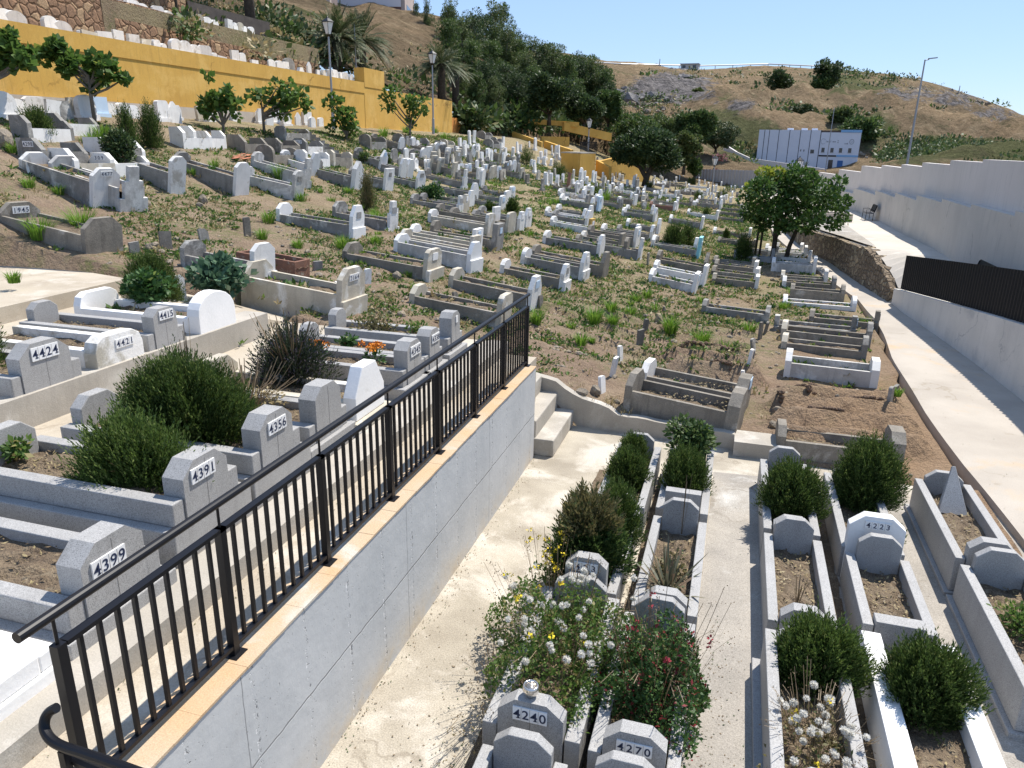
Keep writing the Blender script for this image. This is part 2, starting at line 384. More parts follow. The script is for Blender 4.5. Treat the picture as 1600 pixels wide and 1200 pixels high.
# ------------------------------------------------------------------ setting: ground sheets
def lowwall_y(x): return float(np.interp(x, [-3.4, .3, 1, 4], [12.05, 11.75, 11.5, 11.05]))
def terr_end(x): return 12.5 if -11 < x < -7.8 else 11.7
def path_left(y): return float(np.interp(y, [-2, 9.6, 12, 14.6, 18.4, 21.0, 22.8, 25.5, 29, 33, 40, 55], [4.4, 3.85, 3.74, 3.70, 3.80, 4.0, 4.1, 3.95, 3.3, 2.7, 2.0, 1.5]))
def path_right(y): return float(np.interp(y, [-2, 14, 15.5, 18.6, 21.3, 25.4, 28.7, 33, 37, 55], [6.3, 5.85, 5.72, 5.55, 5.32, 4.85, 4.2, 3.4, 2.9, 2.2]))
def path_z(y): return .11 + float(np.interp(y, [24, 32, 60], [0, .3, .42]))
xs = np.concatenate([np.arange(-25.0, -12, .3), np.arange(-12, 5.0, .15)])
ys = [8.9]
while ys[-1] < 102: ys.append(ys[-1] + max(.13, (ys[-1] - 6) * .013))
X, Y = np.meshgrid(xs, np.array(ys))
Z = hz(X, Y)
nz = np.empty_like(Z)
for i in range(Z.shape[0]):
    for j in range(Z.shape[1]):
        p = Vector((X[i, j], Y[i, j], 0)); nz[i, j] = noise.noise(p * .9) * .07 + noise.noise(p * 2.7) * .045 + noise.noise(p * 7) * .02
flat = np.clip((X - .5) / 3, 0, 1) * .75
Z = Z + nz * (1 - flat)
for i in range(Z.shape[0]):
    for j in range(Z.shape[1]):
        x, y = X[i, j], Y[i, j]
        if x > -3.1:
            if y < lowwall_y(x) + .02 and x < 2.9: Z[i, j] = -.6
            elif x >= 2.9 and y < 11.0 - (x - 2.9) * 2.0: Z[i, j] = -.05
            if x > path_left(y) - .02: Z[i, j] = min(Z[i, j], path_z(y) - .35)
        elif y < terr_end(x): Z[i, j] = min(Z[i, j], 1.0 if x > -7.8 else (1.4 if x > -11 else 1.7))
nyy, nxx = Z.shape
idx = np.arange(nyy * nxx).reshape(nyy, nxx)
FQ = np.stack([idx[:-1, :-1], idx[:-1, 1:], idx[1:, 1:], idx[1:, :-1]], -1).reshape(-1, 4)

def ground_mat():
    m, nt, b = newmat('hillside_soil')
    v = coords(nt, True)
    col = mixc(nt, ramp(nt, noi(nt, v, .8, 6, .6), .35, .65), (.235, .168, .12), (.31, .235, .165))
    col = mixc(nt, ramp(nt, noi(nt, v, 3.5, 5, .7), .55, .72, (0, .7)), col, (.37, .29, .205))
    sep = nd(nt, 'ShaderNodeSeparateXYZ'); nt.links.new(v, sep.inputs[0])
    # drier, yellower ground further down the valley; trodden sandy soil by the path
    dry = math_(nt, 'MULTIPLY', ramp(nt, sep.outputs[1], 17, 34), ramp(nt, noi(nt, v, .6, 5, .6), .36, .6, (.25, .85)))
    col = mixc(nt, dry, col, (.34, .285, .165))
    sandy = math_(nt, 'MULTIPLY', ramp(nt, sep.outputs[0], .6, 2.2), ramp(nt, sep.outputs[1], 20, 14))
    col = mixc(nt, math_(nt, 'MULTIPLY', sandy, .75), col, (.34, .235, .15))
    gmask = math_(nt, 'MULTIPLY', ramp(nt, noi(nt, v, .35, 4, .6), .46, .6), ramp(nt, noi(nt, v, 5, 4, .7), .42, .62))
    notsand = math_(nt, 'SUBTRACT', 1.0, sandy)
    col = mixc(nt, math_(nt, 'MULTIPLY', math_(nt, 'MULTIPLY', gmask, .8), notsand), col, (.14, .165, .06))
    fn = noi(nt, v, 28, 4, .75)
    g = ramp(nt, fn, .25, .75, (.62, 1.25)); cc = nd(nt, 'ShaderNodeCombineColor')
    for i in range(3): nt.links.new(g, cc.inputs[i])
    col = mixc(nt, 1.0, col, cc.outputs[0], 'MULTIPLY')
    nt.links.new(col, b.inputs['Base Color']); b.inputs['Roughness'].default_value = 1
    b.inputs['Specular IOR Level'].default_value = .05
    bumped(nt, b, math_(nt, 'ADD', fn, math_(nt, 'MULTIPLY', noi(nt, v, 9, 5, .65), 2.5)), .9, .05)
    return m
MT['ground'] = ground_mat()
me = mesh_from('hillside', np.stack([X, Y, Z], -1).reshape(-1, 3), [tuple(map(int, q)) for q in FQ], [MT['ground']], smooth=True)
struct(link('hillside_ground', me))

# lower court, terraces, paths
def slab(name, poly, z0, z1, mat):
    return struct(MB().prism_z(poly, z0, z1).build(name, mat))
slab('court_pavement', [(-2.75, -4), (4.6, -4), (3.9, 9.4), (3.78, 11.0), (2.9, 11.2), (1.0, 11.6), (.3, 11.85), (-2.75, 12.15)], -.5, 0, MT['court'])
slab('aisle_pavement', [(-.0, -4), (4.45, -4), (3.84, 9.4), (3.76, 10.6), (2.0, 10.75), (.72, 10.8), (.05, 10.75)], -.4, .004, MT['aisle'])
slab('terrace_walkway', [(-3.6, -6), (-2.96, -6), (-2.96, 11.4), (-3.6, 11.4)], .3, 1.35, MT['terrace'])
slab('terrace_lower_level', [(-7.9, -6), (-3.56, -6), (-3.56, 11.6), (-7.9, 11.6)], .5, 1.5, MT['terrace'])
slab('terrace_middle_level', [(-11.2, -6), (-7.72, -6), (-7.72, 10.62), (-11.2, 10.9)], .8, 1.85, MT['terrace'])
slab('terrace_ramp', [(-11.2, 10.91), (-7.73, 10.63), (-7.9, 11.6), (-8.3, 12.3), (-9.4, 12.2), (-11.2, 12.2)], .6, [1.845, 1.80, 1.5, 1.4, 1.6, 1.8], MT['terrace'])
slab('terrace_upper_level', [(-24, -6), (-11.0, -6), (-11.0, 8.4), (-11.15, 11.4), (-13.2, 11.9), (-17, 11.2), (-24, 9)], 1.0, 2.12, MT['terrace'])
k = MB().box(-3.86, -3.5, -6, 11.5, 1.2, 1.535); k.build('', MT['kerb'])
o = COL.objects[-1]; o.name = 'terrace_kerb'; struct(o)
o = MB().box(-8.0, -7.55, -6, 10.65, 1.2, 1.89).build('terrace_kerb', MT['kerb']); struct(o)
# the cement path on the right (a sheet that follows the ground) and the soil strip beside it
yy = np.concatenate([np.arange(-4, 40, .5), np.arange(40, 56, 2)])
m = MB(); V = []; Fs = []
for i, y in enumerate(yy):
    a, b_ = path_left(y) + .012 * math.sin(y * 1.3), path_right(y) + .15; z = path_z(y)
    V += [(a, y, z - .5), (a, y, z), (a + .5 * (b_ - a), y, z + .005), (b_, y, z)]
for i in range(len(yy) - 1):
    for q in range(3): Fs.append((i * 4 + q, i * 4 + 4 + q, i * 4 + 5 + q, i * 4 + 1 + q))
m.add(V, Fs); struct(m.build('cement_path', MT['path']))

# base ground far under everything, reaching the horizon
struct(MB().box(-900, 900, -300, 900, -3.0, -2.5).build('valley_ground', surf('valley_soil', (.3, .24, .15), (.2, .19, .1), .05, fine=.5, bump=0, world=True)))

# ------------------------------------------------------------------ retaining wall with railing
def retwall_mat():
    m, nt, b = newmat('grey_painted_concrete')
    v = coords(nt, True); sep = nd(nt, 'ShaderNodeSeparateXYZ'); nt.links.new(v, sep.inputs[0])
    col = mixc(nt, ramp(nt, noi(nt, v, 1.1, 6, .6), .38, .62), (.43, .435, .43), (.50, .50, .49))
    col = mixc(nt, ramp(nt, noi(nt, v, .9, 5, .6), .58, .75, (0, .6)), col, (.45, .42, .37))
    low = math_(nt, 'MULTIPLY', ramp(nt, sep.outputs[2], .38, .0), ramp(nt, noi(nt, v, 2.5, 5, .7), .4, .65))
    col = mixc(nt, low, col, (.52, .45, .35))
    wob = math_(nt, 'MULTIPLY', math_(nt, 'SUBTRACT', noi(nt, v, 6, 3), .5), .03)
    zz = math_(nt, 'ADD', sep.outputs[2], wob)
    hl = ramp(nt, math_(nt, 'ABSOLUTE', math_(nt, 'SUBTRACT', zz, .74)), .010, .004)
    col = mixc(nt, math_(nt, 'MULTIPLY', hl, .65), col, (.13, .13, .13))
    def vline(period, off, w, col, dark, broken):
        yq = math_(nt, 'ADD', math_(nt, 'ADD', sep.outputs[1], off), math_(nt, 'MULTIPLY', wob, .7))
        fr = math_(nt, 'ABSOLUTE', math_(nt, 'SUBTRACT', math_(nt, 'FRACT', math_(nt, 'DIVIDE', yq, period)), .5))
        ln = ramp(nt, fr, w / period, w / period * .4)
        if broken:
            ln = math_(nt, 'MULTIPLY', ln, ramp(nt, noi(nt, v, 24, 3, .8), .55, .62))
        return mixc(nt, math_(nt, 'MULTIPLY', ln, .8), col, dark), ln
    col, l1 = vline(.62, .1, .022, col, (.12, .12, .12), True)
    col, l2 = vline(2.48, .52, .006, col, (.15, .15, .15), False)
    col, l3 = vline(.62, .115, .014, col, (.7, .7, .7), True)
    pits = ramp(nt, noi(nt, v, 42, 2, .6), .70, .74)
    col = mixc(nt, math_(nt, 'MULTIPLY', pits, .75), col, (.16, .15, .14))
    nt.links.new(col, b.inputs['Base Color']); b.inputs['Roughness'].default_value = .75
    h = math_(nt, 'SUBTRACT', noi(nt, v, 5, 5, .6), math_(nt, 'ADD', math_(nt, 'MULTIPLY', pits, .6), math_(nt, 'ADD', hl, l1)))
    bumped(nt, b, h, .5, .015)
    return m
MT['retwall'] = retwall_mat()
w = thing('retaining_wall', 'grey painted concrete retaining wall under the black railing', 'wall', (-2.85, 4, 0))
MB().box(-.12, .15, -8, 6.37, -.4, 1.492).build('wall_body', MT['retwall'], w)
cp = MB(); ye = np.arange(-8, 6.37, .22)
for a in range(len(ye)):
    y0 = ye[a]; y1 = ye[a + 1] if a + 1 < len(ye) else 6.38
    cp.box(-.125, .157 + .006 * random.random(), y0, y1, 1.492, 1.508 + .004 * random.random())
cp.build('coping', MT['coping'], w)

PY = [2.18 + 1.168 * i for i in range(8)]
r = thing('guard_railing', 'black metal railing with thin balusters on the grey wall', 'railing', (-2.85, PY[0], 1.505))
b_ = MB()
for i, y in enumerate(PY):
    y -= PY[0]
    p = MB().box(-.026, .026, y - .026, y + .026, 0, .93); p.box(-.06, .06, y - .06, y + .06, 0, .012)
    p.tube([(0, y, .93), (0, y, 1.07)], .009, 8)
    p.build('post', MT['black'], r)
MB().box(-.026, .026, .033, PY[-1] - PY[0] - .033, .905, .93).build('top_rail', MT['black'], r)
MB().box(-.022, .022, .033, PY[-1] - PY[0] - .033, .06, .085).build('bottom_rail', MT['black'], r)
MB().tube([(0, -.18, 1.09), (0, -.15, 1.09), (0, PY[-1] - PY[0] + .06, 1.09)], .0275, 14).build('handrail', MT['black'], r, smooth=False)
balm = mesh_from('baluster', *(lambda q: (q.v, q.f))(MB().box(-.0115, .0115, -.0115, .0115, .085, .905)), [MT['black']])
for i in range(7):
    for k in range(1, 10):
        link('baluster', balm, r, (0, (PY[1] - PY[0]) * (i + k / 10), 0))
# the lower stair rail that curls round at the near end
r2 = thing('stair_handrail', 'curled end of the black stair handrail at the near railing post', 'handrail', (-2.78, 2.02, 1.35))
pts = [aty(88, 1106, 2.10), aty(76, 1112, 2.09), aty(69, 1125, 2.07), aty(69, 1140, 2.05), aty(78, 1155, 2.03), aty(95, 1166, 2.02), aty(140, 1180, 2.0), aty(200, 1201, 1.97), aty(330, 1250, 1.9)]
off = np.array([-2.78, 2.02, 1.35])
for _ in range(2): pts = [pts[0]] + [q for a_, c_ in zip(pts[:-1], pts[1:]) for q in (a_ * .75 + c_ * .25, a_ * .25 + c_ * .75)] + [pts[-1]]
MB().tube([p - off for p in pts], .024, 12).build('handrail', MT['black'], r2)
pp = aty(99, 1172, 2.02) - off
MB().box(pp[0] - .018, pp[0] + .018, pp[1] - .018, pp[1] + .018, -.02, pp[2]).build('post', MT['black'], r2)
q1 = aty(112, 1186, 2.05) - off; q2 = aty(330, 1280, 1.9) - off
MB().tube([q1, q2], .02, 6).build('lower_rail', MT['black'], r2)

# ------------------------------------------------------------------ steps and low wall
st = thing('concrete_steps', 'three rough concrete steps between the grey wall and the low kerb wall', 'steps', (-2.7, 11.2, 0))
for i in range(5):
    x1 = .29 - .30 * i
    MB().box(x1 - .34, x1, -.72 + .03 * i, .85 - .02 * i, max(0, .285 * i - .1), .285 * (i + 1)).build('step', MT['kerb'], st, bevel=.02)
lw = MB(); XX = np.linspace(-3.4, .32, 24)
top = lambda x: float(np.interp(x, [-3.4, -2.8, -2.55, -2.3, -1.75, -1.6, .3, 1.1], [.86, .80, .62, .54, .40, .31, .27, .24])) + .012 * math.sin(x * 9)
for a, b2 in zip(XX[:-1], XX[1:]):
    ya, yb = lowwall_y(a), lowwall_y(b2)
    lw.add([(a, ya, -.1), (b2, yb, -.1), (b2, yb, top(b2)), (a, ya, top(a)), (a, ya + .17, -.1), (b2, yb + .17, -.1), (b2, yb + .17, top(b2)), (a, ya + .17, top(a))],
           [(0, 1, 2, 3), (3, 2, 6, 7), (5, 4, 7, 6)])
lw.box(.32, 1.0, 11.5, 12.05, -.1, .245)
o = lw.build('boundary_wall', MT['kerb'], bevel=0); tag(o, 'low curving cement wall holding back the soil behind the steps', 'wall')

# ------------------------------------------------------------------ right-hand side walls
pz = lambda y: float(np.interp(y, [12, 21, 24, 28, 35, 45, 57, 70], [1.3, 1.3, 1.62, 1.55, 1.4, 1.2, 1.0, .9]))
# black sheet fence on its pale wall
wl = [(5.95, 12.2), (5.72, 15.5), (5.55, 18.6), (5.32, 21.3), (4.9, 25.3)]
wt = lambda y: float(np.interp(y, [12, 16.2, 25.4], [1.85, 1.5, .62]))
m = MB()
V = []; Fs = []
ysq = np.linspace(12.2, 25.3, 30); xsq = np.interp(ysq, [p[1] for p in wl], [p[0] for p in wl])
for x, y in zip(xsq, ysq): V += [(x, y, -.1), (x, y, wt(y)), (x + .24, y, wt(y)), (x + .24, y, -.1)]
for i in range(29):
    for q in range(3): Fs.append((i * 4 + q, i * 4 + q + 1, i * 4 + 5 + q, i * 4 + 4 + q))
Fs += [(0, 1, 2, 3), (116, 119, 118, 117)]
m.add(V, Fs); o = m.build('low_wall', MT['fencewall']); tag(o, 'pale cement wall carrying the black sheet fence beside the path', 'wall')
fn = thing('sheet_fence', 'black corrugated sheet fence standing on the pale wall', 'fence', (5.5, 19, 0))
V = []; Fs = []
n = 320; ysf = np.linspace(12.4, 25.0, n); xsf = np.interp(ysf, [p[1] for p in wl], [p[0] for p in wl]) + .11
for i, (x, y) in enumerate(zip(xsf, ysf)):
    x += (.018 if (i % 4) in (0, 1) else -.018); b0 = wt(y) + .015
    V += [(x - 5.5, y - 19, b0), (x - 5.5, y - 19, b0 + 1.03), (x - 5.495, y - 19, b0), (x - 5.495, y - 19, b0 + 1.03)]
for i in range(n - 1):
    Fs += [(i * 4, i * 4 + 4, i * 4 + 5, i * 4 + 1), (i * 4 + 2, i * 4 + 3, i * 4 + 7, i * 4 + 6), (i * 4 + 1, i * 4 + 5, i * 4 + 7, i * 4 + 3)]
MB().add(V, Fs).build('sheet', MT['sheet'], fn)
for y in (12.6, 16.7, 20.8, 24.8):
    x = float(np.interp(y, [p[1] for p in wl], [p[0] for p in wl])) + .2
    MB().box(x - 5.5, x - 5.45, y - 19 - .03, y - 19 + .03, wt(y) + .003, wt(y) + 1.0).build('post', MT['sheet'], fn)

# rubble retaining wall with its broken end
def rubble_mat(name, c1, c2, c3, sc, world=True):
    m, nt, b = newmat(name); v = coords(nt, world)
    dv = nd(nt, 'ShaderNodeVectorMath', operation='ADD'); n2 = nd(nt, 'ShaderNodeTexNoise'); n2.inputs['Scale'].default_value = sc * .9
    nt.links.new(v, n2.inputs['Vector']); s3 = nd(nt, 'ShaderNodeVectorMath', operation='SCALE'); s3.inputs['Scale'].default_value = .35 / sc * 2
    nt.links.new(n2.outputs['Color'], s3.inputs[0]); nt.links.new(v, dv.inputs[0]); nt.links.new(s3.outputs[0], dv.inputs[1])
    vo = nd(nt, 'ShaderNodeTexVoronoi'); vo.inputs['Scale'].default_value = sc; nt.links.new(dv.outputs[0], vo.inputs['Vector'])
    ve = nd(nt, 'ShaderNodeTexVoronoi', feature='DISTANCE_TO_EDGE'); ve.inputs['Scale'].default_value = sc; nt.links.new(dv.outputs[0], ve.inputs['Vector'])
    hs = nd(nt, 'ShaderNodeSeparateColor'); nt.links.new(vo.outputs['Color'], hs.inputs[0])
    col = mixc(nt, hs.outputs[0], c1, c2); col = mixc(nt, ramp(nt, hs.outputs[1], .7, .75), col, c3)
    col = mixc(nt, ramp(nt, ve.outputs['Distance'], .07, .02), col, tuple(x * .55 for x in c1))
    fn_ = noi(nt, v, 14, 5, .7); g = ramp(nt, fn_, .25, .75, (.65, 1.25)); cc = nd(nt, 'ShaderNodeCombineColor')
    for i in range(3): nt.links.new(g, cc.inputs[i])
    col = mixc(nt, 1.0, col, cc.outputs[0], 'MULTIPLY')
    nt.links.new(col, b.inputs['Base Color']); b.inputs['Roughness'].default_value = 1
    bumped(nt, b, math_(nt, 'ADD', ramp(nt, ve.outputs['Distance'], 0, .15), math_(nt, 'MULTIPLY', fn_, .5)), .9, .06)
    return m
MT['rubble'] = rubble_mat('rubble_stone', (.27, .21, .145), (.20, .155, .11), (.38, .31, .21), 5)
MT['rubble2'] = rubble_mat('brown_rubble_stone', (.33, .20, .12), (.24, .145, .09), (.40, .27, .16), 2.6)
sw = [(4.75, 25.55), (4.62, 26.4), (4.15, 28.9), (3.65, 32.2), (3.2, 34.6), (2.85, 37.5), (2.4, 44), (2.0, 52)]
m = MB(); V = []; Fs = []
ysq = np.concatenate([np.arange(25.5, 29, .22), np.arange(29, 52, .7)])
def stt(y): return pz(y) - .08 if y > 28 else float(np.interp(y, [25.5, 26, 26.6, 27.2, 28], [.62, .85, 1.05, 1.25, pz(28) - .1]))
for i, y in enumerate(ysq):
    x = float(np.interp(y, [p[1] for p in sw], [p[0] for p in sw])); t_ = stt(y) + (random.uniform(-.07, .07) if y < 29 else random.uniform(-.02, .02))
    dx = random.uniform(-.02, .02)
    V += [(x + .02 + dx, y, -.1), (x + .09 + dx, y, t_), (x + .5, y, t_ + .01), (x + .5, y, -.1)]
for i in range(len(ysq) - 1):
    for q in range(3): Fs.append((i * 4 + q, i * 4 + q + 1, i * 4 + 5 + q, i * 4 + 4 + q))
Fs.append((0, 1, 2, 3))
m.add(V, Fs); o = m.build('stone_wall', MT['rubble']); tag(o, 'rubble stone retaining wall with a broken end beside the path', 'wall')

# upper pavement behind it
def pl_x(y): return float(np.interp(y, [12, 25.4, 28.7, 33, 37, 55, 70], [6.0, 5.2, 4.4, 3.6, 3.2, 2.4, 1.5]))
bw = [(6.0, 10), (6.15, 18), (6.28, 23.4), (6.56, 29.5), (6.62, 33.4), (6.95, 42), (6.98, 50), (6.3, 57), (4.6, 70), (2.5, 82)]
bx = lambda y: float(np.interp(y, [p[1] for p in bw], [p[0] for p in bw]))
m = MB(); V = []; Fs = []
yy = np.concatenate([np.arange(12.3, 25.4, .6), np.arange(25.5, 29, .4), np.arange(29, 76, 1.0)])
for y in yy:
    a, c = pl_x(y), bx(y) + .1
    if y < 25.4: a = float(np.interp(y, [p[1] for p in wl], [p[0] for p in wl])) + .22; za = wt(y) - .02
    else: a = float(np.interp(y, [p[1] for p in sw], [p[0] for p in sw])) + .3; za = stt(y) + .012
    s_ = float(np.clip((32 - y) / 6, 0, 1)); zm = za * s_ * .35 + pz(y) * (1 - s_ * .35)
    V += [(a, y, za), (a + (c - a) * .45, y, zm), (c, y, pz(y) + .03), ]
for i in range(len(yy) - 1):
    for q in range(2): Fs.append((i * 3 + q, i * 3 + 1 + q, i * 3 + 4 + q, i * 3 + 3 + q))
m.add(V, Fs); struct(m.build('upper_pavement', MT['pave']))
# darker triangular cement patch between seam and stone wall
m = MB(); V = []; Fs = []; yy = np.arange(28.6, 40.1, .6)
for y in yy:
    s = float(np.interp(y, [22, 29.6, 39.5], [4.4, 4.75, 5.0])); a = float(np.interp(y, [p[1] for p in sw], [p[0] for p in sw])) + .35
    V += [(min(a, s), y, pz(y) + .012), (s, y, pz(y) + .014)]
for i in range(len(yy) - 1): Fs.append((i * 2, i * 2 + 1, i * 2 + 3, i * 2 + 2))
m.add(V, Fs); struct(m.build('pavement_patch', MT['aisle']))
# wall with stepped panels: bench wall (cement) and white wall above
def stepped(name, ys_list, x_of, zb, zt, th, mat, label):
    t = thing(name, label, 'wall', (x_of(ys_list[0]), ys_list[0], 0))
    ox, oy = x_of(ys_list[0]), ys_list[0]
    for a, c in zip(ys_list[:-1], ys_list[1:]):
        nseg = max(1, int((c - a) / 1.2)); q = np.linspace(a, c, nseg + 1)
        P = [(x_of(y) - ox, y - oy) for y in q] + [(x_of(y) + th - ox, y - oy) for y in q[::-1]]
        h = zt(.5 * (a + c))
        MB().prism_z(P[::-1], zb(.5 * (a + c)) - .8, h).build('panel', mat, t)
    return t
ys_b = [10, 15.5, 20.3, 24.4, 28.6, 33, 38.5, 45, 52, 60]
zt_b = lambda y: float(np.interp(y, [17, 23.4, 29.5, 33.4, 42, 50, 57], [3.45, 3.28, 3.15, 2.98, 2.68, 2.4, 2.1]))
stepped('stepped_wall', ys_b, bx, pz, zt_b, .26, MT['benchwall'], 'grey cement wall with a stepped top behind the two benches')
ys_w = [10, 16.0, 21.0, 25.3, 29.8, 34.6, 40, 46, 52, 58, 64, 71, 80]
zt_w = lambda y: float(np.interp(y, [14, 23.4, 29.5, 33.4, 42, 50, 57, 80], [4.62, 4.52, 4.41, 4.24, 4.0, 3.8, 3.3, 2.0]))
stepped('stepped_wall', ys_w, lambda y: bx(y) + .262, pz, zt_w, .25, MT['whitewall'], 'tall white wall with a stepped top rising behind the grey cement wall')

# benches
def bench(x, y, z, label):
    t = thing('bench', label, 'bench', (x, y, z), RAD(-90), 'metal benches against the wall'); t.scale = (.72, .85, .85)
    s = MB()
    for i in range(5): s.box(-.85, .85, -.42 + i * .09, -.35 + i * .09, .42, .445)
    s.build('seat', MT['black'], t)
    bk = MB()
    bk.add([(-.85, .02, .5), (.85, .02, .5), (.85, .14, .92), (-.85, .14, .92), (-.85, .05, .5), (.85, .05, .5), (.85, .17, .92), (-.85, .17, .92)],
           [(0, 1, 2, 3), (5, 4, 7, 6), (3, 2, 6, 7), (0, 4, 5, 1), (1, 5, 6, 2), (4, 0, 3, 7)])
    bk.build('backrest', MT['black'], t)
    for sx in (-.8, .8):
        MB().tube([(sx, -.42, 0), (sx, -.40, .42), (sx, -.42, .64), (sx, -.1, .66), (sx, .03, .6)], .018, 6).build('armrest', MT['black'], t)
        MB().tube([(sx, .0, 0), (sx, .0, .45), (sx, .12, .9)], .018, 6).build('leg', MT['black'], t)
    return t
def bench_px(px, py, label, y):
    bench(bx(y) - .30, y, pz(y) + .035, label)
bench_px(1380, 347, 'far black metal bench against the grey stepped wall', 43.0)
bench_px(1535, 415, 'near black metal bench behind the sheet fence', 20.9)
# planter on the upper pavement
t = thing('planter_box', 'low brick planter box with small plants on the upper pavement', 'planter', (4.3, 41.5, pz(41.5)))
m = MB(); m.box(-1.4, 1.2, -.6, -.45, -.1, .42); m.box(-1.4, 1.2, .45, .6, -.1, .42); m.box(-1.4, -1.25, -.45, .45, -.1, .42); m.box(1.05, 1.2, -.45, .45, -.1, .42)
m.build('planter_wall', MT['plinth'], t); MB().box(-1.25, 1.05, -.45, .45, -.05, .32).build('soil', MT['soil'], t)
# ------------------------------------------------------------------ graves
def prof(shape, w, z0, z1, c=.26):
    a = w / 2
    if shape == 'chamfer': k = c * w; return [(-a, z0), (a, z0), (a, z1 - k * .85), (a - k, z1), (-a + k, z1), (-a, z1 - k * .85)]
    if shape == 'round':
        r = a; zc = z1 - r * .75
        return [(-a, z0), (a, z0)] + [(r * math.cos(t), zc + r * .75 * math.sin(t)) for t in np.linspace(0, math.pi, 11)]
    if shape == 'soft':
        k = .2 * w; return [(-a, z0), (a, z0), (a, z1 - k * 1.2), (a - k * .3, z1 - k * .4), (a - k, z1), (-a + k, z1), (-a + k * .3, z1 - k * .4), (-a, z1 - k * 1.2)]
    if shape == 'gable': return [(-a, z0), (a, z0), (a, z1 - w * .45), (a * .45, z1), (-a * .45, z1), (-a, z1 - w * .45)]
    if shape == 'point': return [(-a, z0), (a, z0), (a * .9, z1 - w * .5), (0, z1), (-a * .9, z1 - w * .5)]
    if shape == 'slant': return [(-a, z0), (a, z0), (a, z1 - w * .35), (a * .3, z1), (-a, z1)]
    if shape == 'step':
        h = z1 - z0
        return [(-a, z0), (a, z0), (a, z0 + h * .45), (a * .66, z0 + h * .45), (a * .66, z0 + h * .75), (a * .36, z0 + h * .75), (a * .36, z1),
                (-a * .36, z1), (-a * .36, z0 + h * .75), (-a * .66, z0 + h * .75), (-a * .66, z0 + h * .45), (-a, z0 + h * .45)]
    return [(-a, z0), (a, z0), (a, z1), (-a, z1)]

_DG = {}
def digit(ch):
    if ch not in _DG:
        cu = bpy.data.curves.new('numeral', 'FONT'); cu.body = ch; cu.size = 1; cu.offset = .012; cu.align_x = 'CENTER'
        ob = bpy.data.objects.new('numeral', cu); COL.objects.link(ob)
        dg = bpy.context.evaluated_depsgraph_get(); me = bpy.data.meshes.new_from_object(ob.evaluated_get(dg))
        _DG[ch] = (np.array([v.co[:] for v in me.vertices]), [tuple(p.vertices) for p in me.polygons])
        bpy.data.objects.remove(ob); bpy.data.curves.remove(cu); bpy.data.meshes.remove(me)
    return _DG[ch]
def plate(parent, text, x, y, z, w, h, serif=True):
    """glazed tiles, one digit each, facing local +x"""
    n = len(text); m = MB(); m.box(x, x + .012, y - w / 2, y + w / 2, z - h / 2, z + h / 2, 0)
    cw = w / n
    for i in range(1, n): m.box(x + .012, x + .0135, y - w / 2 + i * cw - .0018, y - w / 2 + i * cw + .0018, z - h / 2 + .002, z + h / 2 - .002, 2)
    for i, ch in enumerate(text):
        V, Fs = digit(ch); s = h * .95; cx = y - w / 2 + (i + .5) * cw
        m.add([(x + .0142, cx + p[0] * s, z - .345 * s + p[1] * s) for p in V], Fs, 1)
        if serif and ch in '14':                      # foot serif as on the painted tiles
            m.add([(x + .0142, cx + a_ * s + (.02 * s if ch == '1' else .1 * s), z - .345 * s + c_ * s) for a_, c_ in ((-.15, 0), (.15, 0), (.15, .055), (-.15, .055))], [(0, 1, 2, 3)], 1)
    m.build('number_plate', [MT['numplate'], MT['numeral'], MT['tileline']], parent)

def bed(parent, x0, x1, W, z, mat='soil', amp=.03):
    nx, ny = 14, 7; V = []; Fs = []
    for i in range(nx):
        for j in range(ny):
            V.append((x0 + (x1 - x0) * i / (nx - 1), -W / 2 + W * j / (ny - 1), z + random.uniform(-amp, amp)))
    for i in range(nx - 1):
        for j in range(ny - 1): Fs.append((i * ny + j, (i + 1) * ny + j, (i + 1) * ny + j + 1, i * ny + j + 1))
    return MB().add(V, Fs).build('soil_bed', MT[mat], parent)

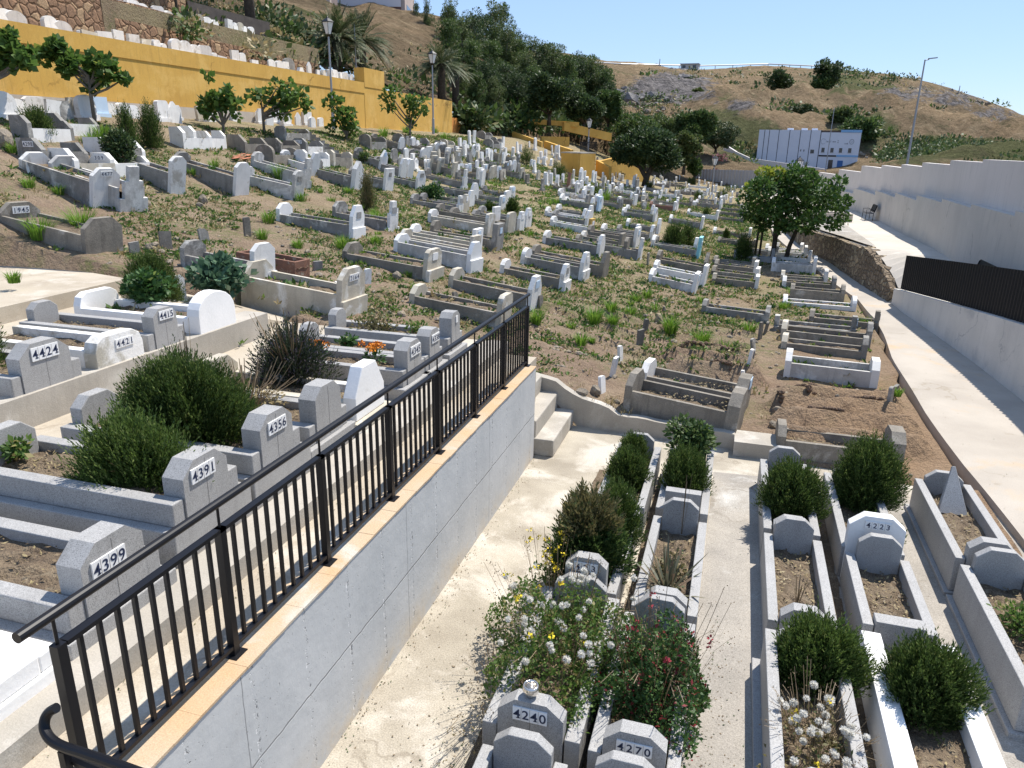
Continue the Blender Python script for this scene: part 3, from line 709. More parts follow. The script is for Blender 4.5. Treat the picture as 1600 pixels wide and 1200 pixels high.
BEDS = []
def grave(label, loc, rotz, L, W, H, mat, head=None, foot=None, t=.1, plinth=(0, 0), base=.05, group=None, tilt=0, inset=False,
          bedz=.6, bev=0, seam=False, slab_top=False, name='grave', kerb=True, soilmat='soil'):
    """local: x from the foot end (0) to the head end (L); the head faces +x"""
    g = thing(name, label, 'grave', loc, rotz, group, tilt); BEDS.append((np.array(loc, float), rotz, L, W - 2 * t, plinth[0] + H * bedz, tilt))
    ph, pl = plinth; mm = MT[mat] if mat in MT else mat
    hd = dict(shape='chamfer', h=.5, th=.14, w=1.0, mat=mat, plate=None); hd.update(head or {})
    ft = dict(shape='chamfer', h=.3, th=.12, w=1.0, mat=mat); ft.update(foot or {})
    if ph: MB().box(-pl, L + pl * .6, -W / 2 - pl, W / 2 + pl, -base, ph).build('plinth', MT.get(mat, mm), g, bevel=bev)
    b0 = ph + .002 if ph else -base
    xh = L - (hd['th'] if head is not None else 0); xf = ft['th'] if foot is not None else 0
    k = MB()
    if kerb:
        if inset: xr0, xr1 = .004, L - .012
        else: xr0, xr1 = xf + .002, xh - .002
        k.box(xr0, xr1, -W / 2, -W / 2 + t, b0, ph + H)
        if foot is not None and head is not None: MB().box(xr0, xr1, W / 2 - t, W / 2, b0, ph + H).build('kerb_rail', mm, g, bevel=bev)
        else: k.box(xr0, xr1, W / 2 - t, W / 2, b0, ph + H)
        if foot is None: k.box(xr0 + .001, xr0 + t, -W / 2 + t + .001, W / 2 - t - .001, b0, ph + H - .003)
        if head is None: k.box(xr1 - t, xr1 - .001, -W / 2 + t + .001, W / 2 - t - .001, b0, ph + H - .003)
        k.build('kerb_rail' if foot is not None and head is not None else 'kerb', mm, g, bevel=bev)
    wi = W - 2 * t - .01 if inset else W
    if head is not None and hd['h'] > 0:
        m = MB(); hw = wi * hd['w'] if inset else wi * min(1, hd['w'])
        m.prism_x(prof(hd['shape'], hw, b0, ph + H + hd['h'], hd.get('c', .26)), xh, L, 0)
        if seam: m.box(L, L + .0015, -.003, .003, b0 + .02, ph + H + hd['h'] - .03, 1)
        h = m.build('headstone', [MT[hd['mat']], MT['granite_seam']], g, bevel=bev)
        if group and 'hillside' in group and hd['h'] > .25 and not hd['plate'] and random.random() < .5:
            tw, tz = W * random.uniform(.3, .5), ph + H + hd['h'] * random.uniform(.45, .6)
            MB().box(L + .001, L + .012, -tw / 2, tw / 2, tz - .09, tz + .09).build('inscription_tablet', MT[random.choice(['granite', 'cleanwhite', 'grey', 'paleblue'])], h)
        if hd['plate']:
            p = hd['plate']; plate(h, p[0], L + .002, p[1], ph + H + p[2], p[3], p[4])
        if hd.get('base'):
            bb = hd['base']; MB().box(L - .02, L + bb, -W / 2 - .03, W / 2 + .03, -base, ph + H * .55).build('headstone_base', MT[hd['mat']], g, bevel=bev)
    if foot is not None and ft['h'] > 0:
        fw_ = wi * ft['w']
        MB().prism_x(prof(ft['shape'], fw_, b0, ph + H + ft['h']), 0, xf, 0).build('footstone', [MT[ft['mat']]], g, bevel=bev)
        if ft.get('plate'): plate(g, ft['plate'], xf + .002, 0, ph + H + ft['h'] * .4, .38, .15)
    if kerb:
        if slab_top: MB().box(xf + .005, xh - .005, -W / 2 + t + .003, W / 2 - t - .003, b0, ph + H + .012).build('cover_slab', mm, g, bevel=bev)
        else: bed(g, xf - .01, xh + .01, W - 2 * t + .02, ph + H * bedz, soilmat)
    return g

GC = 'grey granite graves in the lower court'
def court(label, xc, y0, y1, W=.64, H=.4, mat='granite', head=None, foot=None, **k):
    hd = dict(shape='chamfer', h=.28, th=.13, w=.98); hd.update(head or {}) if head is not None else None
    ft = dict(shape='chamfer', h=.16, th=.09, w=.98); ft.update(foot or {}) if foot is not None else None
    return grave(label, (xc, y1, 0), RAD(-90), y1 - y0, W, H, mat, hd if head is not None else None, ft if foot is not None else None, t=k.pop('t', .1),
                 inset=k.pop('inset', True), bev=.008, seam=k.pop('seam', True), group=GC, base=.02, **k)
P4 = lambda s, z=.17, w=.26, h=.105: dict(plate=(s, 0, z, w, h))
court('far granite grave beside the steps with two small rosemary bushes', -1.06, 8.42, 10.5, head={'h': .12}, foot={'h': .2})
court('granite grave with 423 plate under the brown-topped tall shrub', -1.10, 6.45, 8.35, head=dict(P4('423', .26, .24, .1), h=.36), foot={'h': .15})
court('granite grave numbered 4240 with a metal bowl on its headstone', -1.12, 4.42, 6.4, W=.78, head=dict(P4('4240', .17, .27, .12), h=.28), foot={'h': .22}, t=.12)
court('nearest granite grave in the left column, cut by the bottom edge', -1.10, 2.35, 4.22, W=.66, head={'h': .3}, foot={'h': .22})
court('granite grave with a plain flat-topped headstone under the far round shrub', -.29, 8.5, 10.6, head={'shape': 'flat', 'h': .25, 'w': 1.0}, foot={'h': .12})
court('granite grave holding the sword-leaved plant', -.29, 6.32, 8.3, head={'h': .2}, foot={'h': .28})
court('granite grave numbered 4270 overgrown by the red-flowered bush', -.32, 4.38, 6.22, W=.68, head=dict(P4('4270', .13, .26, .1), h=.25), foot={'h': .25})
court('nearest granite grave in the second column, below the 4270 stone', -.34, 2.3, 4.2, W=.66, head={'h': .3}, foot={'h': .25})
court('granite grave with rosemary and an arched far stone beside the cement aisle', 1.0, 8.38, 10.55, head={'h': .16}, foot={'h': .24})
court('granite grave with bare soil and dry twigs left of the 4223 row', 1.0, 6.5, 8.28, head={'h': .16}, foot={'h': .26})
court('granite grave full of dandelion seed heads', .98, 4.3, 6.28, W=.68, mat='granite', head={'h': .22}, foot={'h': .1}, plinth=(.06, .07))
court('granite grave with white headstone numbered 4223 and large rosemary bush', 1.86, 8.22, 10.35, W=.66, head=dict(shape='chamfer', h=.42, w=1.3, mat='cleanwhite', plate=('4223', 0, .32, .27, .09)), foot={'h': .15}, inset=True, seam=False)
court('granite grave with thick flat end block in front of the 4223 stone', 1.88, 6.72, 8.12, W=.66, head={'shape': 'flat', 'h': .05, 'th': .16}, foot={'h': .28}, seam=False)
court('white painted grave with a terracotta pot and rosemary bush', 1.92, 4.3, 6.62, W=.80, mat='cleanwhite', head={'h': .2}, foot={'h': -.1}, t=.17, seam=False, inset=True)
court('granite grave with a leaning pyramid stone on its dry bed', 3.02, 8.22, 10.38, W=.68, H=.42, head={'h': .24}, foot={'h': .16}, plinth=(.05, .05), soilmat='soil')
court('granite grave at the right edge holding a yellow-green bush', 3.04, 6.05, 8.1, W=.70, H=.42, head={'h': .2}, foot={'h': .26}, plinth=(.05, .05))
# the leaning wedge standing on that grave, the bowl and the pot
wd = MB(); wd.add([(-.17, 0, 0), (.17, 0, 0), (.17, .1, 0), (-.17, .1, 0), (-.02, .36, .52), (.02, .36, .52), (.02, .40, .5), (-.02, .40, .5)],
                  [(0, 3, 2, 1), (0, 1, 5, 4), (1, 2, 6, 5), (2, 3, 7, 6), (3, 0, 4, 7), (4, 5, 6, 7)])
o = wd.build('wedge_stone', MT['granite'], None, (3.03, 9.72, .3), bevel=.006); tag(o, 'grey pyramid-shaped stone slab leaning against the far end of a granite grave', 'stone')
b = MB().lathe([(.0, 0), (.035, .0), (.05, .02), (.065, .05), (.062, .085), (.055, .1), (.05, .098), (.056, .06), (.03, .015), (0, .012)], 20)
o = b.build('metal_bowl', plain('polished_steel', (.7, .66, .6), .2, .9), None, (-1.14, 4.5, .683), smooth=True); tag(o, 'small shiny metal bowl on top of the 4240 headstone', 'bowl')
b = MB().lathe([(0, 0), (.05, 0), (.065, .11), (.072, .11), (.072, .13), (.058, .13), (.05, .06), (0, .05)], 18)
o = b.build('flower_pot', MT['terracotta'], None, (1.88, 4.72, .26), smooth=True); tag(o, 'small terracotta pot among weeds in the white grave', 'pot')

# ---- terrace graves (long axis across the slope, headstones facing the railing)
GT = 'granite graves on the terrace behind the railing'
def terrace(label, xh, yc, z, L=2.1, W=.84, H=.2, mat='granite', head=None, foot=None, ph=.3, pl=.08, **k):
    hd = dict(shape='chamfer', h=.3, th=.2, w=1.0); hd.update(head or {})
    ft = dict(shape='chamfer', h=.25, th=.14, w=.95) if foot is not False else None
    if foot: ft.update(foot)
    return grave(label, (xh - L, yc, z), 0, L, W, H, mat, hd, ft, t=k.pop('t', .13), plinth=(ph, pl), inset=k.pop('inset', True), bev=.01, seam=k.pop('seam', True), base=.02, group=GT, **k)
T = lambda s, y=0, z=.2, w=.28, h=.125: dict(plate=(s, y, z, w, h))
terrace('white painted slab grave at the left edge nearest the railing', -3.72, 2.35, 1.5, W=1.0, H=.12, mat='cleanwhite', head={'h': 0, 'th': .004}, foot={'h': 0, 'th': .004}, ph=.12, slab_top=True, seam=False, pl=.02)
terrace('granite grave numbered 4399 nearest the railing end', -3.8, 3.42, 1.5, L=2.3, W=.80, head=dict(T('4399', -.05, .15), h=.33), ph=.15, foot={'h': -.05})
terrace('granite grave numbered 4391 with a sprawling rosemary and stepped base', -3.95, 4.56, 1.5, L=2.2, W=.80, head=dict(T('4391', -.04, .14), h=.27), ph=.3)
terrace('granite grave numbered 4356 beside the biggest rosemary bush', -3.95, 5.56, 1.5, L=2.2, W=.78, head=dict(T('4356', 0, .16), h=.3), ph=.3)
terrace('granite grave with dry brown stems and a plain headstone', -3.95, 6.5, 1.5, L=2.2, W=.78, head={'h': .36}, ph=.2, H=.22)
terrace('grave with a smooth white gabled headstone under the lavender bush', -3.92, 7.38, 1.5, L=2.2, W=.72, head=dict(shape='gable', h=.38, mat='cleanwhite', th=.16), ph=.16, H=.22, inset=False, seam=False, mat='cream')
terrace('granite grave with orange flowers and an 4345 plate', -3.95, 8.72, 1.5, W=.72, head=dict(T('4345', .02, .2, .3, .14), h=.34), ph=.15, H=.22)
terrace('granite grave with a green sprout between two numbered stones', -3.95, 9.42, 1.5, W=.64, head=dict(T('4338', .02, .2, .26, .12), h=.34), ph=.15, H=.22)
terrace('last granite grave of the railing row with flowering weeds', -3.95, 10.26, 1.5, W=.62, head=dict(T(' ', .02, .24, .07, .1), h=.36), ph=.2, H=.22)
terrace('granite grave numbered 4424 on the kerb of the middle terrace', -7.6, 6.38, 1.86, L=2.2, W=.94, head=dict(T('4424', .0, .2, .36, .155), h=.33), ph=.0, H=.25)
terrace('white grave at the left edge on the middle terrace', -7.66, 5.28, 1.86, L=2.2, W=.8, mat='cleanwhite', head=dict(shape='flat', h=.02), ph=.0, H=.16, seam=False, inset=False)
terrace('peeling white grave with rounded headstone numbered 4421', -7.6, 7.48, 1.86, L=2.3, W=.80, mat='patchy', head=dict(T('4421', .08, .02, .3, .12), shape='soft', h=.16), ph=.0, H=.26, seam=False, inset=False, foot={'h': .0})
terrace('granite grave numbered 4415 with an octagonal foot stone', -7.6, 8.34, 1.86, L=2.3, W=.72, head=dict(T('4415', .02, .22, .27, .13), h=.32), ph=.0, H=.26)
terrace('smooth white grave with a tall half-round headstone', -7.6, 9.45, 1.86, L=2.4, W=.86, mat='cleanwhite', head=dict(shape='round', h=.36, th=.22), ph=.0, H=.26, seam=False, inset=False, foot={'shape': 'soft', 'h': .22})

# ---- hillside graves placed by their foot point in the photo, then built at real size on the slope
def solve_len(pR, d, pxL, lo, hi, slope=0):
    best = min(np.arange(lo, hi, .04), key=lambda L: abs(proj(pR + L * d)[0] - pxL)); return float(best)
COLN = {'white': 'white', 'cleanwhite': 'bright white', 'dirtywhite': 'dirty white', 'concrete': 'weathered concrete', 'grey': 'grey', 'cream': 'cream', 'granite': 'granite',
        'ochre': 'ochre', 'aqua': 'turquoise', 'paleblue': 'pale blue', 'brick': 'brick', 'red': 'reddish', 'patchy': 'peeling white'}
SHN = {'chamfer': 'clipped-corner', 'round': 'round-topped', 'soft': 'soft-cornered', 'gable': 'gabled', 'point': 'pointed', 'slant': 'slanted', 'step': 'stepped', 'flat': 'square'}
def hill_row(where, rows, group='kerbed graves on the hillside'):
    rows = sorted(rows, key=lambda r: r[1])
    for i, r in enumerate(rows):
        pxL, pxR, py, mat, shape, hh = r[:6]; opt = r[6] if len(r) > 6 else {}
        pR = hit(pxR, py); th = RAD(opt.get('ang', -5 + random.uniform(-3, 3)))
        d = -np.array([math.cos(th), math.sin(th), 0])
        L = solve_len(pR, d, pxL, 1.55, 2.6)
        pL = pR + d * L; zl, zr = float(hz(pL[0], pL[1])), pR[2]
        drop = max(0, zl - zr); tilt = math.atan2(drop * .55, L)
        W = opt.get('W', random.uniform(.52, .68)); hm = opt.get('hm', mat)
        H = opt.get('H', .17 + random.uniform(-.04, .05))
        sh = opt.get('sh', shape)
        hd = dict(shape=shape, h=hh, th=opt.get('th', .12), mat=hm, w=1.0)
        if opt.get('plate'): hd['plate'] = (opt['plate'], .0, hh * .62, .34, .13)
        if opt.get('base'): hd['base'] = opt['base']
        ftm = opt.get('fm', mat)
        ft = dict(shape=opt.get('fs', 'chamfer'), h=opt.get('fh', hh * .55), th=.13, mat=ftm)
        if opt.get('fplate'): ft['plate'] = opt['fplate']
        if opt.get('nofoot'): ft = None
        if hh <= 0: hd = None
        nm = f"{COLN[hm]} {SHN[shape]} headstone" if hh > 0 else 'brick kerb only'
        lab = f"grave with {nm}, {ordw(i + 1)} from left {where}"
        off = W / 2
        n = np.array([-math.sin(th), math.cos(th), 0])
        loc = pL + n * off; loc[2] = zl + .02
        grave(lab, loc, th, L, W, H, mat, hd, ft, t=.07, base=.75, group=group, tilt=tilt, bedz=.5)

hill_row('along the upper soil slope', [
    (-10, 152, 328, 'grey', 'chamfer', .34, {'plate': '4477', 'hm': 'white', 'W': .8, 'fm': 'white'}),
    (60, 194, 334, 'dirtywhite', 'step', .55, {'W': .85}),
    (172, 273, 307, 'grey', 'chamfer', .48, {'hm': 'white'}),
    (275, 373, 308, 'grey', 'chamfer', .45, {'hm': 'white'}),
    (380, 462, 315, 'dirtywhite', 'chamfer', .5), (395, 476, 298, 'dirtywhite', 'step', .55),
    (440, 489, 277, 'white', 'gable', .5), (488, 556, 299, 'grey', 'point', .65, {'hm': 'white', 'th': .2}),
    (432, 552, 374, 'grey', 'gable', .55, {'hm': 'cleanwhite', 'base': .04, 'fm': 'cleanwhite', 'plate': None}),
    (520, 607, 362, 'grey', 'step', .6, {'hm': 'white'}),
    (545, 603, 300, 'grey', 'flat', .5, {'hm': 'white'}), (552, 596, 268, 'grey', 'point', .5, {'hm': 'white'}),
    (600, 653, 298, 'grey', 'gable', .5, {'hm': 'white'}), (602, 627, 281, 'grey', 'gable', .5, {'hm': 'white'}), (612, 638, 280, 'grey', 'gable', .5, {'hm': 'white'}),
    (662, 724, 297, 'grey', 'step', .6, {'hm': 'white'}), (710, 752, 294, 'grey', 'round', .6, {'hm': 'white'}),
    (637, 674, 265, 'grey', 'flat', .45, {'hm': 'cream'}), (682, 713, 259, 'concrete', 'flat', .4, {'hm': 'cream'})])
hill_row('on the lower bare soil', [
    (5, 138, 401, 'concrete', 'chamfer', .34, {'W': .9, 'fh': .26, 'fplate': '1945'}),
    (285, 400, 450, 'grey', 'chamfer', .5, {'hm': 'white', 'base': .03}),
    (380, 535, 500, 'cream', 'chamfer', .48, {'plate': '2164', 'base': .06, 'W': .85, 'H': .26}),
    (370, 462, 441, 'brick', 'flat', 0, {'nofoot': 1, 'H': .3}),
    (535, 668, 441, 'concrete', 'soft', .42, {'hm': 'cream', 'base': .08, 'W': .8}),
    (640, 783, 516, 'concrete', 'soft', .36, {'hm': 'cream', 'fm': 'cream'}),
    (700, 830, 488, 'concrete', 'gable', .42, {'hm': 'white', 'fm': 'cream'})])
hill_row('in the tight middle group', [
    (615, 735, 428, 'dirtywhite', 'gable', .34, {'hm': 'cleanwhite', 'base': .05, 'fm': 'cleanwhite', 'H': .26}),
    (625, 738, 413, 'cream', 'flat', .36), (640, 742, 398, 'cream', 'flat', .38, {'hm': 'cleanwhite', 'fm': 'cleanwhite'}),
    (668, 762, 371, 'cream', 'soft', .38, {'fm': 'white'}), (672, 776, 393, 'concrete', 'flat', .5, {'hm': 'grey', 'th': .18}),
    (680, 772, 360, 'concrete', 'flat', .42, {'hm': 'white'}),
    (700, 794, 366, 'concrete', 'soft', .36, {'hm': 'cream'}), (735, 812, 363, 'grey', 'gable', .42, {'hm': 'white'}), (745, 822, 358, 'grey', 'gable', .42, {'hm': 'white'}),
    (640, 715, 336, 'grey', 'step', .4, {'hm': 'white'}), (655, 725, 334, 'grey', 'gable', .4, {'hm': 'cream'}), (665, 733, 325, 'grey', 'gable', .4, {'hm': 'white'}), (672, 738, 315, 'grey', 'gable', .4, {'hm': 'white'}),
    (735, 783, 329, 'grey', 'soft', .35, {'hm': 'white'}), (742, 790, 321, 'grey', 'soft', .35, {'hm': 'white'}), (750, 798, 312, 'grey', 'soft', .35, {'hm': 'white'}),
    (755, 801, 273, 'grey', 'gable', .4, {'hm': 'white'})])
hill_row('in the middle slope rows', [
    (780, 880, 456, 'concrete', 'gable', .38, {'hm': 'white', 'base': .07, 'fm': 'white'}), (812, 910, 441, 'grey', 'gable', .42, {'hm': 'white', 'base': .04, 'fs': 'round', 'fm': 'white'}),
    (828, 942, 436, 'concrete', 'gable', .4), (846, 937, 402, 'grey', 'gable', .36, {'hm': 'white', 'fm': 'white'}),
    (897, 978, 402, 'concrete', 'chamfer', .36), (905, 970, 392, 'concrete', 'flat', .3, {'fm': 'cream'}), (930, 1000, 408, 'grey', 'step', .45, {'hm': 'white'}),
    (915, 993, 388, 'concrete', 'flat', .4, {'hm': 'white'}), (858, 922, 369, 'white', 'flat', .35, {'hm': 'ochre'}),
    (850, 912, 353, 'white', 'gable', .35, {'fm': 'white'}), (867, 921, 345, 'grey', 'gable', .38, {'hm': 'white', 'fm': 'white'}),
    (872, 935, 333, 'grey', 'flat', .42, {'hm': 'paleblue', 'fm': 'white'}), (875, 936, 319, 'grey', 'gable', .4, {'hm': 'white'}),
    (862, 917, 357, 'grey', 'gable', .4, {'hm': 'white'}),
    (945, 986, 319, 'grey', 'gable', .38, {'hm': 'white'}), (950, 991, 323, 'concrete', 'flat', .35, {'hm': 'white'}), (955, 996, 313, 'concrete', 'flat', .4, {'hm': 'grey'}),
    (970, 1023, 347, 'grey', 'gable', .38, {'hm': 'white', 'fm': 'white'}), (977, 1019, 338, 'grey', 'gable', .35, {'hm': 'white', 'fm': 'white'}),
    (978, 1029, 366, 'grey', 'gable', .4, {'hm': 'white', 'fm': 'white'}), (988, 1018, 379, 'grey', 'gable', .38, {'hm': 'white'}), (960, 994, 379, 'grey', 'gable', .38, {'hm': 'white', 'fm': 'white'}),
    (1016, 1092, 405, 'grey', 'flat', .5, {'hm': 'aqua', 'fm': 'white'}), (1020, 1086, 402, 'grey', 'gable', .4, {'hm': 'white'})])
hill_row('below the round rosemary', [
    (1015, 1086, 462, 'dirtywhite', 'flat', .36, {'hm': 'cleanwhite', 'fm': 'cleanwhite'}), (1018, 1100, 450, 'white', 'flat', .36, {'hm': 'cleanwhite', 'fm': 'cleanwhite'}),
    (1022, 1102, 432, 'concrete', 'point', .5), (1112, 1184, 453, 'concrete', 'flat', .2, {'hm': 'white'}), (1110, 1183, 442, 'concrete', 'flat', .25, {'hm': 'white'}),
    (1114, 1181, 432, 'concrete', 'flat', .25, {'hm': 'white'}), (1116, 1178, 424, 'concrete', 'flat', .25, {'hm': 'cream'}),
    (1095, 1200, 506, 'grey', 'chamfer', .2, {'H': .16, 'fh': .16})])
hill_row('near the spreading tree', [
    (1043, 1097, 360, 'grey', 'flat', .32, {'hm': 'white', 'fm': 'white'}), (1072, 1120, 346, 'white', 'flat', .3, {'fm': 'white'}), (1085, 1126, 329, 'grey', 'gable', .38, {'hm': 'white', 'fm': 'white'}),
    (1090, 1127, 319, 'grey', 'gable', .38, {'hm': 'white', 'fm': 'white'}), (1020, 1058, 324, 'concrete', 'flat', .35, {'hm': 'white'}), (1056, 1080, 324, 'concrete', 'chamfer', .3),
    (1028, 1054, 332, 'red', 'flat', .3, {'hm': 'white'}), (1005, 1035, 303, 'grey', 'gable', .35, {'hm': 'white'}), (1128, 1160, 349, 'concrete', 'flat', .12), (1129, 1160, 341, 'concrete', 'flat', .12, {'fm': 'cream'}),
    (1131, 1160, 333, 'concrete', 'flat', .12, {'fm': 'cream'}), (1132, 1160, 325, 'concrete', 'flat', .12), (1113, 1172, 374, 'concrete', 'flat', .3, {'hm': 'white', 'fm': 'white'}),
    (1120, 1180, 388, 'concrete', 'flat', .12), (1075, 1092, 306, 'grey', 'gable', .3, {'hm': 'white'}), (972, 993, 302, 'grey', 'flat', .7, {'W': .9})])
g_ = random.Random(8); R_ = []
for i in range(30):
    x_ = g_.uniform(880, 1130); y_ = g_.uniform(290 + max(0, 960 - x_) * .1, 330); R_.append((x_ - 42 + (330 - y_) * .3, x_, y_, g_.choice(['grey', 'concrete', 'concrete', 'white']), g_.choice(['gable', 'flat', 'soft']), .34, {'hm': g_.choice(['white', 'white', 'cream', 'grey'])}))
for i in range(22):
    x_ = g_.uniform(620, 860); y_ = g_.uniform(232 + (x_ - 620) * .1, 270 + (x_ - 620) * .12); R_.append((x_ - 46, x_, y_, g_.choice(['grey', 'concrete', 'concrete']), g_.choice(['gable', 'flat', 'soft', 'round']), .36, {'hm': g_.choice(['white', 'white', 'cream', 'grey'])}))
hill_row('among the farther rows', R_)
hill_row('beside the cement path', [
    (1205, 1274, 429, 'dirtywhite', 'soft', .3, {'H': .3, 'hm': 'white', 'fm': 'white'}), (1205, 1266, 412, 'white', 'soft', .3), (1203, 1260, 405, 'white', 'soft', .3), (1200, 1253, 398, 'white', 'soft', .3), (1178, 1215, 402, 'granite', 'chamfer', .35), (1175, 1208, 412, 'granite', 'step', .35),
    (1220, 1292, 445, 'concrete', 'soft', .3, {'hm': 'white', 'fm': 'cream'}), (1221, 1305, 456, 'concrete', 'soft', .26, {'hm': 'grey', 'fm': 'white'}), (1232, 1318, 474, 'concrete', 'chamfer', .22, {'H': .3}),
    (1222, 1337, 487, 'white', 'round', .28, {'H': .1, 'fm': 'cleanwhite', 'hm': 'cleanwhite'}), (1262, 1372, 517, 'concrete', 'step', .3, {'H': .16}),
    (1208, 1336, 530, 'grey', 'step', .34, {'fs': 'step'}), (1218, 1359, 546, 'concrete', 'chamfer', .35, {'hm': 'grey', 'fm': 'cream'}), (1220, 1353, 562, 'concrete', 'chamfer', .3, {'hm': 'grey', 'fm': 'cream'}),
    (1223, 1370, 609, 'dirtywhite', 'chamfer', .2, {'hm': 'white', 'fm': 'white', 'H': .32, 'fh': .2, 'W': .7, 'th': .15})])
hill_row('above the low kerb wall', [
    (970, 1148, 690, 'concrete', 'chamfer', .3, {'ang': -9, 'W': .78, 'H': .34, 'th': .2, 'fh': .26}), (997, 1160, 655, 'concrete', 'chamfer', .28, {'ang': -9, 'W': .7, 'H': .3, 'th': .2, 'fh': .22, 'fm': 'white'}),
    (1210, 1408, 739, 'concrete', 'chamfer', .3, {'ang': 0, 'W': .62, 'H': .26, 'th': .2, 'fh': .2})])

# graves near the yellow wall whose number faces look down toward the viewer
def facing_row(where, rows):
    for i, (xa, xb, py, xc, mat, fm, shape, hh) in enumerate(sorted(rows)):
        p = hit(xb, py); th = RAD(90 + random.uniform(-6, 4)); d = np.array([math.cos(th), math.sin(th), 0])
        L = solve_len(p, d, xc, 1.5, 2.5)
        pl_ = hit(xa, py - (xb - xa) * .12); W = float(np.clip((xb - xa) / F * depth(p) * 1.12, .55, .95))
        far = p + d * L; n = np.array([d[1], -d[0], 0])
        loc = far - n * W / 2; loc[2] = p[2] + .1
        lab = f"grave with {COLN[fm]} {SHN[shape]} stone, {ordw(i + 1)} from left {where}"
        grave(lab, loc, th + math.pi, L, W, .3, mat, dict(shape=shape, h=hh, th=.16, mat=fm, w=1.0, plate=({25: '4298', 140: '309', 455: '4317'}[xa], 0, hh * .55, .36, .15) if xa in (25, 140, 455) else None),
              dict(shape=shape, h=hh * .7, th=.13, mat=fm), t=.1, base=.8, group='graves on the upper slope facing the camera')
facing_row('under the fig trees', [
    (18, 47, 223, 118, 'white', 'grey', 'slant', .35), (68, 100, 214, 128, 'white', 'grey', 'slant', .3), (25, 69, 262, 90, 'grey', 'grey', 'slant', .35), (75, 120, 281, 138, 'cream', 'white', 'slant', .4),
    (129, 170, 253, 180, 'grey', 'white', 'slant', .3), (140, 176, 279, 228, 'white', 'white', 'chamfer', .28), (265, 288, 234, 296, 'white', 'white', 'slant', .38), (285, 305, 234, 355, 'white', 'white', 'slant', .42),
    (355, 384, 242, 402, 'concrete', 'concrete', 'slant', .35), (400, 428, 260, 470, 'concrete', 'concrete', 'round', .4), (405, 440, 243, 452, 'concrete', 'concrete', 'chamfer', .3), (455, 479, 244, 504, 'white', 'grey', 'chamfer', .35), (462, 479, 265, 516, 'white', 'white', 'chamfer', .38),
    (505, 522, 262, 552, 'concrete', 'cream', 'chamfer', .35), (434, 446, 222, 485, 'grey', 'grey', 'chamfer', .3), (561, 579, 234, 605, 'grey', 'concrete', 'round', .4), (614, 630, 229, 648, 'grey', 'concrete', 'round', .36),
    (657, 670, 237, 695, 'grey', 'grey', 'slant', .4), (687, 699, 236, 711, 'cream', 'cream', 'round', .35), (755, 770, 233, 781, 'grey', 'grey', 'round', .38), (744, 758, 219, 770, 'grey', 'grey', 'round', .36), (767, 776, 229, 784, 'grey', 'grey', 'round', .35)])

# upright stones
MBASE = {}
def stone_mesh(mat, shape, w, h, th):
    key = (mat, shape, round(w, 2), round(h, 2), round(th, 2))
    if key not in MBASE:
        m = MB().prism_x(prof(shape, w, -.35, h), -th / 2, th / 2)
        if h > .6 and shape in ('gable', 'round', 'flat', 'soft'): m.box(-th / 2 - .06, th / 2 + .06, -w / 2 - .04, w / 2 + .04, -.36, h * .16)
        MBASE[key] = mesh_from('headstone', m.v, m.f, [MT[mat]])
    return MBASE[key]
def stones(where, rows, group, at=hit, wid=.45, base_ang=0):
    rows = sorted(rows, key=lambda r: r[0])
    for i, r in enumerate(rows):
        px, py, hp = r[:3]; mat = r[3] if len(r) > 3 else 'white'; shape = r[4] if len(r) > 4 else random.choice(['gable', 'gable', 'soft', 'flat', 'round'])
        w = r[5] if len(r) > 5 else wid
        p = at(px, py); h = hp * depth(p) / F * 1.12
        w = round(w * random.choice([.75, .9, 1, 1.2]), 2); th = random.choice([.1, .14, .2])
        o = link('headstone', stone_mesh(mat, shape, w, round(h / .05) * .05, th), None, p, RAD(base_ang + random.uniform(-9, 9)))
        o.rotation_euler[1] = RAD(random.uniform(-5, 6)); o.rotation_euler[0] = RAD(random.uniform(-4, 4))
        tag(o, f"{COLN[mat]} {SHN[shape]} upright headstone, {ordw(i + 1)} from left {where}", 'headstone', group)
W_ = [(8, 186, 36, 'white', 'round', 1.0), (27, 177, 19), (55, 174, 19, 'white', 'soft', .9), (88, 187, 26, 'white', 'flat', .8), (101, 187, 24, 'grey', 'flat', .5), (116, 183, 25, 'cream', 'flat', .6), (137, 186, 31, 'white', 'round', .8), (157, 182, 25, 'paleblue', 'flat', .8),
      (172, 180, 15), (190, 178, 15), (255, 190, 27, 'white', 'soft', .8), (272, 191, 27, 'white', 'point', .8), (289, 179, 22, 'white', 'round', .7), (301, 186, 18), (318, 189, 19, 'cream', 'flat', .7), (345, 187, 15), (354, 188, 18), (366, 190, 14), (385, 178, 19, 'white', 'flat', .9), (395, 190, 15),
      (407, 194, 20), (414, 190, 22, 'white', 'round', .6), (430, 192, 14), (447, 196, 17, 'white', 'flat', .7), (466, 196, 17, 'white', 'point', .7), (480, 196, 18, 'white', 'flat', .8), (500, 196, 18, 'white', 'flat', .8), (515, 191, 14), (566, 196, 17), (576, 191, 12), (583, 187, 10, 'cream'), (604, 197, 14), (613, 197, 14), (620, 197, 14), (628, 192, 10), (640, 199, 10), (652, 197, 12), (665, 200, 11), (676, 200, 11), (682, 201, 14), (689, 200, 13), (698, 198, 11), (712, 201, 13), (720, 206, 14), (728, 206, 14), (738, 207, 12), (748, 206, 11)]
for i in range(34):
    x_ = random.uniform(395, 760) if i > 8 else random.uniform(120, 380); W_.append((x_, 176 + x_ * .038 + random.uniform(-6, 4), random.uniform(10, 15) + (5 if x_ < 450 else 0), random.choice(['white', 'white', 'cleanwhite', 'cream'])))
stones('in the row under the yellow wall', W_, 'white headstones under the yellow wall', wid=.6)
